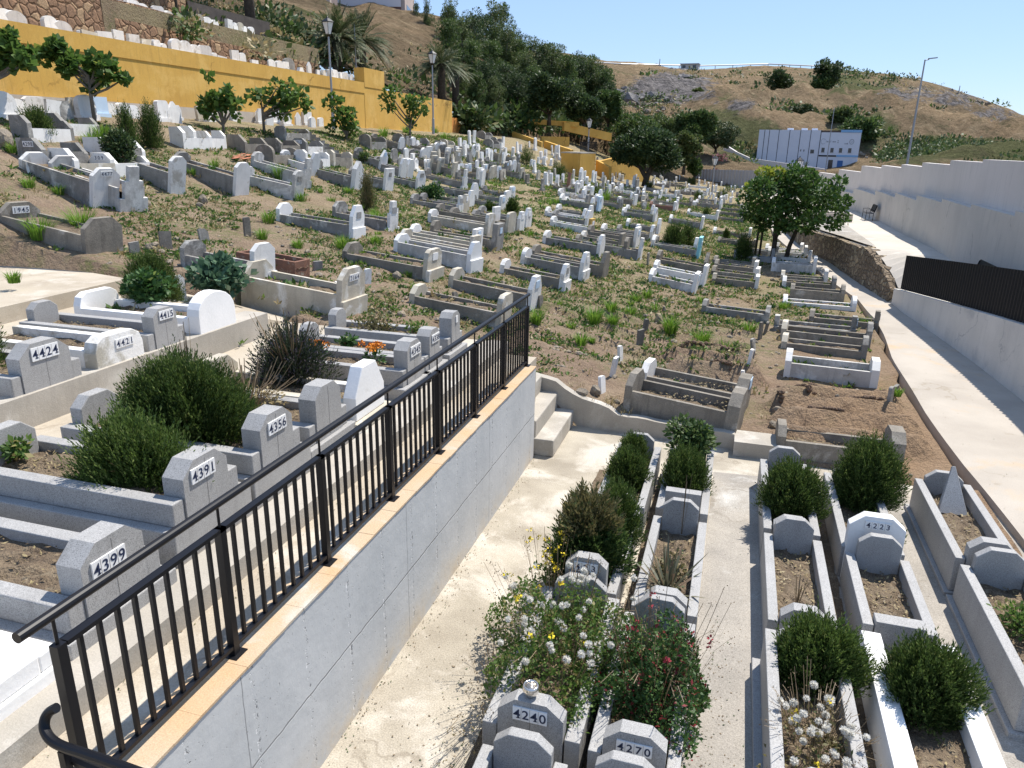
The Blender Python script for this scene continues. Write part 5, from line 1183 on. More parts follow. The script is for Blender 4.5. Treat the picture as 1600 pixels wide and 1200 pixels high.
for (x0, x1, z0, z1) in ((13.9, 14.0, 4.7, 5.0), (14.1, 14.35, 4.7, 4.92), (14.45, 14.7, 4.7, 4.92), (14.8, 14.88, 4.7, 5.05), (15.2, 15.45, 4.7, 4.92), (15.55, 15.8, 4.7, 4.92), (16.15, 16.4, 4.6, 4.75), (16.15, 16.4, 4.9, 5.05), (17.6, 17.75, 4.4, 4.6), (17.82, 17.98, 4.4, 4.6), (18.05, 18.25, 4.4, 4.65)):
    sg.box(x0, x1, .13, .147, z0, z1)
sg.build('wall_sign', plain('grey_lettering', (.28, .30, .33), .8), t)
# apartment blocks at the top left
c1 = atd(512, 26, 128)
t = thing('apartment_block', 'brown and white banded apartment block at the top of the hill', 'building', c1, RAD(16))
br = surf('brown_cladding', (.20, .12, .105), (.17, .10, .09), .3, fine=3, finea=.06, bump=0); wb = plain('white_band_paint', (.62, .60, .62), .8); pk = surf('pinkish_render', (.46, .38, .34), (.42, .35, .31), .4, fine=3, finea=.06, bump=0)
MB().box(-2, 11.6, 0, 10, -3, 16).build('wall', br, t); MB().box(11.6, 12.2, 0.2, 11, -3, 16).build('side_wall', pk, t)
for z in (1.55, 4.6, 7.6): MB().box(-2.05, 11.62, -.12, 0, z, z + 1.15).build('white_band', wb, t)
for z in (.2, 3.0, 6.1, 9.1): MB().box(12.2, 12.24, 2, 8, z + .9, z + 2.0).build('window', MT['glass'], t)
MB().box(6.5, 11.5, -.05, 0, -2.6, -.2).build('base_band', plain('grey_base', (.16, .13, .13), .9), t)
c2 = atd(398, 22, 112)
t = thing('hill_house', 'grey and ochre building at the top left behind the palm trunk', 'building', c2, RAD(18))
MB().box(0, 9.9, 0, 8, -4, 9).build('wall', surf('grey_plaster', (.22, .18, .17), (.18, .15, .145), .4, fine=3, finea=.06, bump=0), t)
MB().box(8.0, 10.6, -1.0, .0, -4, 9).build('pale_bay', pk, t); MB().box(3.3, 5.6, -.06, 0, -.9, .2).build('ochre_panel', MT['ochre'], t)
for x in (.8, 5.9, 7.0): MB().box(x, x + .8, -.05, 0, .5, 2.2).build('window', MT['glass'], t)
# little cabin on the far ridge and its guard rail
c3 = atd(1063, 109, 376); t = thing('cabin', 'little white cabin on the far ridge line', 'building', c3, RAD(-4))
MB().box(0, 8.2, 0, 5, -2, 2.3).build('wall', surf('cabin_paint', (.5, .5, .5), (.45, .45, .45), .5, fine=2, bump=0), t); MB().box(-.3, 8.5, -.4, 5.4, 2.3, 2.7).build('roof', MT['metal'], t)
for x in (.8, 5.6): MB().box(x, x + 1.5, -.06, 0, .7, 1.9).build('window', MT['glass'], t)
gr = thing('guard_rail', 'pale roadside guard rail along the far ridge', 'guard rail', (0, 0, 0))
pr = [atd(x, y, D) for x, y, D in ((930, 101, 340), (970, 103, 362), (1090, 106, 383), (1200, 103, 383), (1268, 106, 376), (1320, 109, 372))]
for a, b_ in zip(pr[:-1], pr[1:]):
    MB().tube([a + [0, 0, .9], b_ + [0, 0, .9]], .28, 4).build('rail', MT['metal'], gr)
    for k in range(4):
        q_ = a + (b_ - a) * k / 4; MB().box(q_[0] - .15, q_[0] + .15, q_[1] - .15, q_[1] + .15, q_[2] - 2, q_[2] + .9).build('post', MT['metal'], gr)
# ------------------------------------------------------------------ trees
def tree(name, label, loc, clumps, trunk, leafmat, barkmat, n_leaf, lsize, width=.6, group=None, cat='tree', rotz=0, scale=1, stray=.06):
    t = thing(name, label, cat, loc, rotz, group)
    m = MB()
    for pts, rr in trunk: m.tube(pts, rr, 7)
    m.build('trunk', MT[barkmat], t, smooth=True)
    Q = []; tot = sum(c[1] ** 2 for c in clumps)
    for c, R in clumps:
        Q.append(clump_leaves(c, R, max(10, int(n_leaf * R * R / tot)), lsize, width))
    link('crown', quads_mesh('crown', np.concatenate(Q), [MT[leafmat]]), t)
    return t
def rand_clumps(n, rx, ry, rz, zc, rmin, rmax, bias=.5, seed=0):
    g = np.random.default_rng(seed); out = []
    for i in range(n):
        d = g.normal(size=3); d /= np.linalg.norm(d); r = g.random() ** bias
        c = d * r * np.array([rx, ry, rz]) + np.array([0, 0, zc]); out.append((c, rmin + (rmax - rmin) * g.random()))
    return out
def limbs(base_r, h0, clumps, k, seed=0, lean=(0, 0)):
    g = np.random.default_rng(seed); T_ = [([(0, 0, -.4), (lean[0] * .4, lean[1] * .4, h0 * .5), (lean[0], lean[1], h0)], [base_r * 1.15, base_r * .9, base_r * .75])]
    for i in g.permutation(len(clumps))[:k]:
        c = clumps[i][0]; mid = np.array([lean[0], lean[1], h0]) * .5 + c * .5 + g.normal(size=3) * .12 * np.linalg.norm(c) * .3
        T_.append(([(lean[0], lean[1], h0 * .9), tuple(mid), tuple(c)], [base_r * .55, base_r * .35, base_r * .12]))
    return T_
# eucalyptus wood: three prototypes, then copies
def proto_euc(seed, H, R, mat, lab):
    cl = rand_clumps(30, R, R, H * .34, H * .58, R * .22, R * .46, .6, seed) + rand_clumps(12, R * .55, R * .55, H * .12, H * .90, R * .16, R * .3, .5, seed + 1) + rand_clumps(10, R * .95, R * .95, H * .16, H * .26, R * .24, R * .4, .4, seed + 2)
    return tree('eucalyptus_tree', lab, (0, 0, 0), cl, limbs(.32, H * .45, cl, 9, seed), mat, 'palebark', 9000, .42, .42, group='trees of the wood on the slope')
PE = [proto_euc(11, 14, 4.0, 'olive', ''), proto_euc(21, 14, 3.6, 'midtree', ''), proto_euc(31, 14, 4.3, 'pineleaf', '')]
used = [0, 0, 0]
def put(proto_list, used_, i, loc, rotz, sc, label):
    p = proto_list[i]
    if not used_[i]: used_[i] = 1; p.location = tuple(map(float, loc)); p.rotation_euler = (0, 0, rotz); p.scale = sc; o = p
    else: o = copy_tree(p, loc, rotz, sc)
    o['label'] = label; return o
WOOD = [(650, 70, 0, 118, 2, .5), (668, 78, -3, 108, 0, .5), (700, 150, 25, 86, 1, .9), (705, 120, 2, 105, 0, .75), (735, 130, 18, 100, 2, 1.0), (740, 165, 60, 84, 1, 1.0), (768, 125, 4, 112, 0, .9), (790, 150, 40, 98, 0, 1.0), (782, 120, 3, 122, 1, .8), (812, 160, 58, 100, 1, 1.05), (820, 172, 80, 92, 0, 1.0), (842, 160, 62, 108, 2, 1.0), (862, 172, 70, 106, 0, .95), (884, 176, 82, 106, 1, 1.0), (905, 180, 86, 112, 2, 1.0), (922, 188, 90, 112, 0, 1.0), (940, 200, 104, 110, 1, .95), (952, 206, 124, 108, 2, .9), (760, 178, 90, 82, 2, 1.0), (720, 180, 100, 80, 0, .9), (790, 180, 95, 88, 2, 1.1), (690, 168, 110, 80, 1, .9), (700, 120, 8, 122, 1, .8), (722, 150, 30, 92, 0, 1.0), (752, 150, 16, 106, 2, 1.0), (772, 160, 60, 90, 1, 1.1), (800, 140, 44, 116, 2, 1.0), (828, 150, 58, 118, 0, 1.0), (832, 182, 100, 90, 1, 1.0), (852, 165, 64, 122, 1, 1.0), (874, 170, 72, 122, 0, 1.0), (896, 178, 80, 120, 2, 1.0), (915, 186, 84, 124, 1, 1.0), (930, 192, 96, 122, 2, 1.0), (900, 190, 120, 98, 1, 1.0), (744, 185, 110, 78, 1, 1.0), (772, 184, 118, 80, 0, 1.0), (808, 186, 110, 86, 2, 1.0), (672, 160, 120, 84, 0, .8), (962, 206, 138, 112, 1, .8), (938, 205, 140, 100, 0, .9)]
for i, (px, yb, yt, D, k, wf) in enumerate(sorted(WOOD)):
    p = atd(px, yb, D); p[2] = min(p[2], float(fz(p[0], p[1])) + .5); h = solve_h(p, yt + 4)
    put(PE, used, k, p, random.uniform(0, 6.28), (h / 14 * wf * 1.0, h / 14 * wf, h / 14), f"{['olive green', 'mid green', 'dark green'][k]} {'tall' if yt < 30 else 'bushy'} tree, {ordw(i + 1)} from left in the wood")
# rounded dark trees at the edge of the wood and in the valley
def round_tree(name, label, px, yb, D, wpx, ytop, mat, seed, low=.12, n=11000, group=None, ls=.34, bark='bark', trunk_r=.22, on=None):
    p = atd(px, yb, D) if on is None else on; h = solve_h(p, ytop); R = wpx / F * depth(p) / 2
    cl = rand_clumps(34, R * .82, R * .82, h * (1 - low) * .36, h * (low + (1 - low) * .48), R * .2, R * .38, .45, seed)
    return tree(name, label, p, cl, limbs(trunk_r, h * low * 1.2, cl, 8, seed), mat, bark, n, ls, .5, group)
RT = 'rounded trees below the wood'
round_tree('evergreen_tree', 'big dark rounded tree at the front edge of the wood', 858, 190, 84, 88, 108, 'pineleaf', 3, group=RT)
round_tree('evergreen_tree', 'dark rounded tree right of the biggest round one', 912, 200, 86, 62, 146, 'pineleaf', 4, group=RT)
round_tree('evergreen_tree', 'slim dark tree at the right edge of the wood', 950, 205, 98, 46, 124, 'midtree', 5, group=RT)
round_tree('broadleaf_tree', 'dense grey-green tree mass left of the valley trees', 985, 238, 96, 84, 176, 'midtree', 6, .12, group=RT)
round_tree('broadleaf_tree', 'yellowish green tree in the middle of the valley trees', 1040, 240, 104, 70, 172, 'olive', 7, .15, group=RT)
round_tree('broadleaf_tree', 'large mid green tree right of the valley trees', 1083, 240, 102, 62, 164, 'midtree', 8, .15, group=RT)
round_tree('broadleaf_tree', 'green tree hanging low beside the spreading tree', 1068, 268, 94, 54, 196, 'olive', 9, .1, group=RT)
round_tree('broadleaf_tree', 'dark bush-like tree under the grey rocks', 1118, 236, 120, 64, 182, 'scrub', 10, .05, group=RT)
for i, (px, yb, yt, D, w, mat, lab) in enumerate([(1110, 178, 141, 225, 26, 'pineleaf', 'dark small tree in front of the grey rock face'), (1088, 168, 136, 235, 17, 'olive', 'pale slender tree against the grey rock face'), (1136, 186, 160, 215, 20, 'midtree', 'small round tree below the dark rock pile'), (1213, 150, 106, 270, 44, 'pineleaf', 'left dark tree standing on the dry hillside'),
                                                  (1290, 146, 84, 268, 42, 'pineleaf', 'tall dark twin-crowned tree on the dry hillside'), (1283, 148, 118, 268, 40, 'midtree', 'low dark tree at the foot of the twin-crowned tree'), (1345, 226, 180, 158, 60, 'midtree', 'dark green tree right behind the white building'), (1312, 208, 166, 168, 34, 'olive', 'tree behind the roof of the white building'),
                                                  (1255, 192, 164, 205, 42, 'scrub', 'grey-green bushy tree above the white building'), (1240, 175, 158, 240, 40, 'scrub', 'low scrubby tree on the slope above the building'), (1190, 205, 178, 190, 40, 'midtree', 'bushy tree left above the white building')]):
    p = atd(px, yb, D); p[2] = min(p[2], float(fz(p[0], p[1])) + 1.0)
    round_tree('hillside_tree', lab, px, yb, D, w, yt, mat, 40 + i, .12, 3500, 'trees dotted over the dry hillside', .8, on=p)
# the spreading tree in the valley
p = atd(1007, 286, 66); h = solve_h(p, 203); R = 54 / F * depth(p)
cl = rand_clumps(40, R * .86, R * .8, h * .27, h * .62, R * .16, R * .34, .45, 77) + [((R * .45, 0, h * .38), R * .3), ((-R * .75, 0, h * .52), R * .25), ((R * .75, 0, h * .42), R * .25)]
tree('spreading_tree', 'broad dark spreading tree with forked trunk in the valley', p, cl, [([(0, 0, -.3), (.15, 0, h * .12), (.6, 0, h * .34), (.9, 0, h * .5)], [.3, .25, .2, .12]), ([(0, 0, 0), (.1, 0, h * .1), (-.5, 0, h * .3), (-1.4, 0, h * .42)], [.25, .22, .16, .1])], 'pineleaf', 'bark', 15000, .33, .5)
# green fruit tree on the right
p = hit(1212, 408); D_ = depth(p); h = solve_h(p, 272)
u_ = lambda px: (px - 1212) / F * D_
cl = []
g = np.random.default_rng(5)
for (cx, cy, r) in [(1180, 300, 24), (1195, 285, 18), (1215, 290, 26), (1235, 285, 24), (1255, 300, 26), (1275, 310, 20), (1290, 325, 16), (1230, 320, 30), (1200, 325, 28), (1175, 335, 22), (1260, 335, 24), (1285, 345, 14), (1245, 350, 20), (1215, 350, 20), (1187, 352, 16), (1295, 340, 10), (1280, 298, 12), (1225, 275, 12), (1298, 310, 8), (1165, 318, 14)]:
    for q_ in range(3):
        cl.append(((u_(cx) + g.normal() * .12, g.normal() * .9, (408 - cy) / F * D_ * 1.03 + g.normal() * .12), r / F * D_ * (.85 if q_ == 0 else .6)))
tk = [([(u_(1206), 0, -.3), (u_(1207), 0, .8), (u_(1205), .1, 1.6), (u_(1195), .1, 2.4)], [.11, .10, .08, .05]), ([(u_(1206), 0, .8), (u_(1215), -.2, 1.7), (u_(1228), -.1, 2.5)], [.09, .07, .04]), ([(u_(1225), .3, -.3), (u_(1230), .3, .6), (u_(1241), .2, 1.6), (u_(1258), .2, 2.2)], [.10, .09, .07, .04]),
      ([(u_(1180), .4, -.2), (u_(1182), .4, 1.4), (u_(1178), .4, 2.2)], [.05, .045, .03]), ([(u_(1187), .5, -.2), (u_(1188), .5, 1.5), (u_(1190), .5, 2.4)], [.05, .045, .03]), ([(u_(1240), .2, 1.5), (u_(1232), .2, 2.3)], [.05, .03])]
ft = tree('fruit_tree', 'leafy green fruit tree with several trunks beside the path', p, cl, tk, 'fruitleaf', 'bark', 9500, .15, .7)
Q = np.concatenate([clump_leaves((u_(x), -.3, (408 - y) / F * D_ * 1.03), .3, 150, .15, .7) for x, y in ((1180, 282), (1196, 281), (1166, 302))])
link('young_leaves', quads_mesh('young_leaves', Q, [MT['yellowleaf']]), ft)
# fig trees under the yellow wall
def fig(px, yb, crown, label, seed, n=900, D=None, bare=.35, ls=.24):
    p = hit(px, yb) if D is None else atd(px, yb, D); D_ = depth(p); g = np.random.default_rng(seed); cl = []; tk = []
    sc = D_ / F
    zt = lambda y: (yb - y) * sc * 1.02
    first = None
    for (cx, cy, r) in crown:
        c = np.array([(cx - px) * sc * math.cos(YAW) , (cx - px) * sc * math.sin(YAW) + g.normal() * .25, zt(cy)]); cl.append((c, r * sc * .76))
        fork = np.array([0, 0, zt(min(yb - 4, yb - (yb - cy) * bare))])
        tk.append(([(0, 0, -.3), tuple(fork), tuple((fork + c) / 2 + [0, 0, -.05]), tuple(c)], [.07, .06, .04, .018]))
        for k in range(3): cl.append((c + g.normal(size=3) * r * sc * .75, r * sc * .45))
    return tree('fig_tree', label, p, cl, tk, 'figleaf', 'palebark', int(n * .3) * len(crown), ls, .85, group='small fig trees below the yellow wall')
fig(148, 190, [(85, 95, 10), (105, 90, 14), (122, 105, 14), (138, 125, 14), (130, 115, 12), (160, 108, 12), (180, 118, 14), (192, 128, 8), (145, 140, 8), (175, 105, 8), (112, 82, 7)], 'leaning fig tree with two-part crown left of the yellow wall centre', 1, 420, None, .6)
fig(-14, 190, [(-10, 78, 18), (12, 82, 14), (30, 88, 14), (46, 96, 12), (56, 104, 6), (8, 102, 14), (38, 104, 10), (20, 72, 8)], 'fig tree reaching in from the left edge over the yellow wall', 2, 420, 24, .6)
fig(350, 208, [(328, 160, 13), (345, 158, 10), (362, 162, 12), (375, 168, 8), (322, 172, 9), (352, 172, 8)], 'small fig tree second from left below the yellow wall', 3, 330, None, .3)
fig(413, 207, [(415, 155, 14), (438, 142, 14), (455, 155, 16), (472, 158, 14), (440, 165, 14), (483, 168, 8), (425, 172, 10)], 'wide fig tree left of the tallest lantern lamp', 4, 330, None, .5)
fig(542, 218, [(530, 172, 12), (545, 180, 14), (552, 192, 13), (535, 192, 12), (545, 205, 10), (524, 165, 7)], 'low dense fig tree just right of the tallest lantern lamp', 5, 330, None, .2)
fig(641, 216, [(606, 148, 8), (610, 162, 10), (616, 175, 8), (640, 165, 13), (652, 162, 12), (660, 176, 8), (640, 195, 8), (648, 180, 10)], 'fig tree with three separate leaf clumps before the yellow wall', 6, 330, None, .35)
fig(732, 208, [(718, 172, 12), (735, 162, 14), (750, 168, 14), (725, 180, 10), (745, 182, 12)], 'left one of two fig trees at the yellow wall end', 7, 330, None, .3)
fig(776, 208, [(765, 182, 12), (778, 180, 12), (787, 190, 10), (762, 194, 10), (776, 196, 10)], 'right one of two fig trees at the yellow wall end', 8, 330, None, .2)
# distant small garden trees
p = hit(1144, 280); round_tree('garden_tree', 'small garden tree against the corrugated fence', 1144, 279, 100, 17, 254, 'fruitleaf', 91, .35, 1500, ls=.4, on=p)
p = hit(1084, 288); round_tree('garden_tree', 'small tree left of the corrugated fence', 1084, 284, 100, 20, 246, 'midtree', 92, .3, 1500, ls=.4, on=p)
# palms
def palm(px, yb, D, Htr, fl, label, seed, n=70, tr=.35, skirt=True, crown=True):
    p = atd(px, yb, D); g = np.random.default_rng(seed); t = thing('palm_tree', label, 'palm', p, 0, 'palm trees on the slope')
    MB().tube([(0, 0, -1), (0, 0, Htr * .5), (0, 0, Htr)], [tr * 1.1, tr, tr * 1.1], 10).build('trunk', MT['bark'], t, smooth=True)
    if not crown: return t
    Q = []
    for i in range(n):
        a = g.random() * 6.283; e = math.asin(np.clip(g.uniform(-.35, 1), -1, 1)); L = fl * g.uniform(.8, 1.1)
        d = np.array([math.cos(a) * math.cos(e), math.sin(a) * math.cos(e), math.sin(e)]); s = np.linspace(.05, 1, 26)
        drp = .42 * (1 - .6 * max(0, math.sin(e)))
        P = d[None] * (s * L)[:, None]; P[:, 2] -= drp * L * s ** 2; P[:, 2] += Htr
        tg = np.gradient(P, axis=0); tg = norml(tg); side = norml(np.cross(tg, np.array([0, 0, 1.0]) + .01)); upn = np.cross(side, tg)
        for sg_ in (-1, 1):
            ax = norml(tg * .75 + side * sg_ * .7 + upn * .25); ls = fl * .15 * np.sin(np.pi * (.12 + .85 * s))
            Q.append(leaf_quads(P, ax, ls, .13, upn))
        w = side * .03; Q.append(np.stack([P[:-1] - w[:-1], P[:-1] + w[:-1], P[1:] + w[1:], P[1:] - w[1:]], 1))
    link('crown', quads_mesh('crown', np.concatenate(Q), [MT['palmleaf']]), t); return t
def palm_px(px, yb, yc, D, fpx, label, seed, **k):
    p = atd(px, yb, D); palm(px, yb, D, solve_h(p, yc), fpx / F * depth(p), label, seed, **k)
palm_px(528, 108, 58, 56, 66, 'large palm tree behind the tallest lantern lamp', 1, n=85)
palm_px(566, 116, 62, 62, 60, 'second palm tree just right of the largest one', 2, n=75)
palm_px(690, 152, 100, 70, 52, 'palm tree at the left edge of the wood', 3, n=60)
palm_px(712, 156, 112, 76, 40, 'smaller palm tree half hidden at the wood edge', 4, n=50)
palm_px(394, 62, -120, 50, 60, 'palm with a tall dark trunk cut by the top edge', 5, n=40, tr=.3)
p = atd(278, 32, 42); tree('thin_tree', 'thin dark tree on the rubble wall at the top edge', p, [((0, 0, 3.2), .9), ((.5, .3, 2.8), .6)], [([(0, 0, -.5), (0, 0, 2.8)], [.09, .05])], 'pineleaf', 'bark', 1200, .2, .5)

# ------------------------------------------------------------------ shrubs
def shrub_obj(name, label, Q, mats, mi, loc, cat='shrub', group=None, rotz=0, stems=None):
    o = link(name, quads_mesh(name, Q, mats, mi), None, loc, rotz); return tag(o, label, cat, group)
def twigs(n, R, h, k, w=.008, up=.6):
    a = rng.random(n) * 6.283; Q = []
    for i in range(n):
        d = np.array([math.cos(a[i]), math.sin(a[i]), 0]) * R * rng.random() ** .5
        P0 = d * .15; P1 = d * .6 + [0, 0, h * .5 * rng.uniform(.7, 1)]; P2 = d * 1.1 + [0, 0, h * rng.uniform(.6, 1.0)]
        for A_, B_ in ((P0, P1), (P1, P2)):
            s = np.cross(B_ - A_, [0, 0, 1.0]); s = s / (np.linalg.norm(s) + 1e-6) * w
            Q.append([A_ - s, A_ + s, B_ + s * .7, B_ - s * .7])
    return np.array(Q)
def rosemary(label, loc, rx, ry, h, n=900, mat='rosemary', nl=11, sl=.22, leaf=.05, up=1.0, rotz=0, group='rosemary bushes on the graves', core=True, irregular=.18):
    near = leaf < .06
    if near: n, nl, leaf, sl, irregular, rx, ry = int(n * 2.6), 9, leaf * .72, sl * .62, irregular * .75, rx * .92, ry * .92
    Q = [sprig_bush(rx, ry, h, n, nl, sl, leaf, up, irregular=irregular)]
    if core: Q.append(sprig_bush(rx * .7, ry * .7, h * .7, n // 4, nl, sl, leaf * 1.3, up))
    Q.append(twigs(30, rx * .6, h * .6, 2)); Q = np.concatenate(Q); mi = np.zeros(len(Q), int); mi[-60:] = 1
    return shrub_obj('rosemary_bush', label, Q, [MT[mat], MT['twig']], mi, loc, group=group, rotz=rotz)
def px_size(px0, px1, y0, y1, p): s = depth(p) / F; return (px1 - px0) * s / 2, (y1 - y0) * s
# terrace
rosemary('biggest rosemary bush, behind the 4356 stone', (-5.0, 5.6, 1.9), .82, .56, .80, 2600, sl=.26, leaf=.05)
rosemary('sprawling upright rosemary on the 4391 grave', (-4.72, 4.62, 1.9), .62, .36, .56, 1000, 'rosemary2', sl=.32, leaf=.055, up=1.3, irregular=.3)
rosemary('rosemary bush cut by the left edge of the terrace', (-9.0, 6.4, 2.0), .62, .5, 1.0, 1300, sl=.25)
Q = np.concatenate([sprig_bush(.50, .46, .66, 1500, 9, .25, .05, .7, irregular=.25), twigs(60, .5, .9, 2)]); mi = np.zeros(len(Q), int); mi[-120:] = 1
shrub_obj('lavender_bush', 'dark greyish lavender bush with purple tips on the terrace', Q, [MT['greyleaf'], MT['twig']], mi, (-5.2, 7.75, 1.8))
def leafy(label, loc, rx, ry, h, n, ls, mat, w=.6, name='leafy_shrub', group=None, rotz=0):
    cl = rand_clumps(16, rx * .75, ry * .75, h * .33, h * .5, min(rx, h) * .25, min(rx, h) * .5, .5, int(abs(loc[0] * 100)) + 3); tot = sum(c[1] ** 2 for c in cl)
    Q = np.concatenate([clump_leaves(c, R, max(8, int(n * R * R / tot)), ls, w) for c, R in cl] + [twigs(20, rx * .6, h * .6, 2)]); Q[:, :, 2] = np.maximum(Q[:, :, 2], .01); mi = np.zeros(len(Q), int); mi[-40:] = 1
    return shrub_obj(name, label, Q, [MT[mat], MT['twig']], mi, loc, group=group, rotz=rotz)
leafy('bright leafy shrub growing over the round white grave', (-9.35, 9.95, 2.05), .5, .42, .62, 1500, .1, 'shrubleaf')
rosemary('flat-topped hedge-like rosemary behind the round white grave', (-10.0, 10.75, 1.9), .62, .42, .82, 1500, 'dryleaf' if False else 'rosemary', sl=.22, group='rosemary bushes on the graves')
p = hit(345, 462); leafy('bluish broad-leaved castor plant left of the tall white headstone', p, .72, .5, .8, 900, .15, 'castorleaf', .8, name='castor_plant')
leafy('little bright green sprout on the 4391 grave', (-5.95, 4.52, 1.93), .14, .12, .22, 120, .07, 'weedleaf', name='green_sprout')
leafy('green sprout between the numbered granite graves', (-5.35, 9.4, 1.78), .16, .14, .26, 150, .08, 'shrubleaf', name='green_sprout')
leafy('yellowing weeds on the last granite grave of the row', (-5.3, 10.25, 1.78), .45, .22, .35, 500, .06, 'dryleaf', name='weed_clump')
leafy('yellow flowering weeds beside the last granite headstone', (-4.6, 10.25, 1.78), .25, .2, .36, 240, .06, 'weedleaf', name='weed_clump')
def flower_plant(label, loc, h, colm, n=9, name='flowering_plant', r=.12):
    leaf = clump_leaves((0, 0, h * .35), r, 110, .07, .5); leaf[:, :, 2] = np.maximum(leaf[:, :, 2], .01)
    fl = np.concatenate([clump_leaves((rng.normal() * r * .6, rng.normal() * r * .6, h * rng.uniform(.75, 1)), .035, 22, .035, .8) for i in range(n)])
    Q = np.concatenate([leaf, fl]); mi = np.zeros(len(Q), int); mi[len(leaf):] = 1
    return shrub_obj(name, label, Q, [MT['shrubleaf'], MT[colm]], mi, loc, 'plant')
flower_plant('orange flowers near the headstone of the 4345 grave', (-4.55, 8.72, 1.8), .3, 'orflower'); flower_plant('left orange flowers on the 4345 grave', (-5.45, 8.72, 1.8), .26, 'orflower')
Q = np.concatenate([twigs(130, .55, .55, 2, .006), clump_leaves((0, 0, .15), .45, 500, .05, .5, .3)]); Q[:, :, 2] = np.maximum(Q[:, :, 2], .01)
shrub_obj('dry_stems', 'dry brown flower stems on the plain granite grave', Q, [MT['twig'], MT['straw']], np.concatenate([np.zeros(260, int), np.ones(len(Q) - 260, int)]), (-5.0, 6.5, 1.78), 'plant')
Q = twigs(26, .16, 1.1, 2, .005); shrub_obj('dry_stems', 'tall bare dry stems between lavender and biggest rosemary', Q, [MT['twig']], None, (-5.75, 6.55, 1.75), 'plant')
# lower court
rosemary('far left rosemary tuft by the steps in the court', (-1.12, 10.05, .25), .26, .22, .5, 420, sl=.2)
rosemary('second small rosemary in the far left court grave', (-1.1, 9.3, .25), .34, .32, .55, 650, sl=.2)
rosemary('upright rosemary behind the brown-topped shrub', (-1.0, 7.7, .25), .34, .42, .78, 900, sl=.28, up=1.2)
Q1 = sprig_bush(.42, .45, .92, 2400, 9, .15, .06, .6); z = Q1[:, 0, 2]; mi = (z > .62).astype(int)
shrub_obj('tall_shrub', 'tall shrub with a dry brown top in the court', Q1, [MT['midtree'], MT['dryleaf']], mi, (-1.2, 7.0, .22))
leafy('round broad-leaved shrub at the far end of the court', (-.3, 10.3, .25), .44, .4, .8, 1900, .075, 'midtree')
rosemary('rosemary in front of the far round shrub', (-.32, 9.3, .25), .36, .42, .66, 1000, sl=.22)
rosemary('round rosemary bush beside the cement aisle', (1.02, 9.15, .25), .46, .42, .72, 1300, sl=.22)
rosemary('large rosemary bush behind the white 4223 headstone', (2.0, 9.85, .25), .48, .5, .88, 1700, sl=.24)
rosemary('low rosemary sprigs right behind the 4223 headstone', (1.98, 8.75, .25), .3, .22, .34, 320, 'rosemary2', sl=.22)
rosemary('rosemary bush above the dandelion heads', (1.08, 5.92, .25), .44, .36, .62, 1300, 'rosemary2', sl=.22)
rosemary('rosemary bush on the white grave with the pot', (1.92, 5.85, .25), .42, .38, .62, 1100, sl=.2)
leafy('yellow-green bush at the right edge of the court', (3.1, 7.2, .25), .3, .3, .38, 900, .05, 'weedleaf')
leafy('small green sprigs at the bottom edge of the court', (-1.75, 3.75, 0), .16, .14, .42, 260, .07, 'shrubleaf')
rosemary('pale rosemary sprigs at the bottom edge by the court wall', (-1.62, 3.62, 0), .2, .18, .5, 240, 'rosemary2', sl=.3, up=1.4)
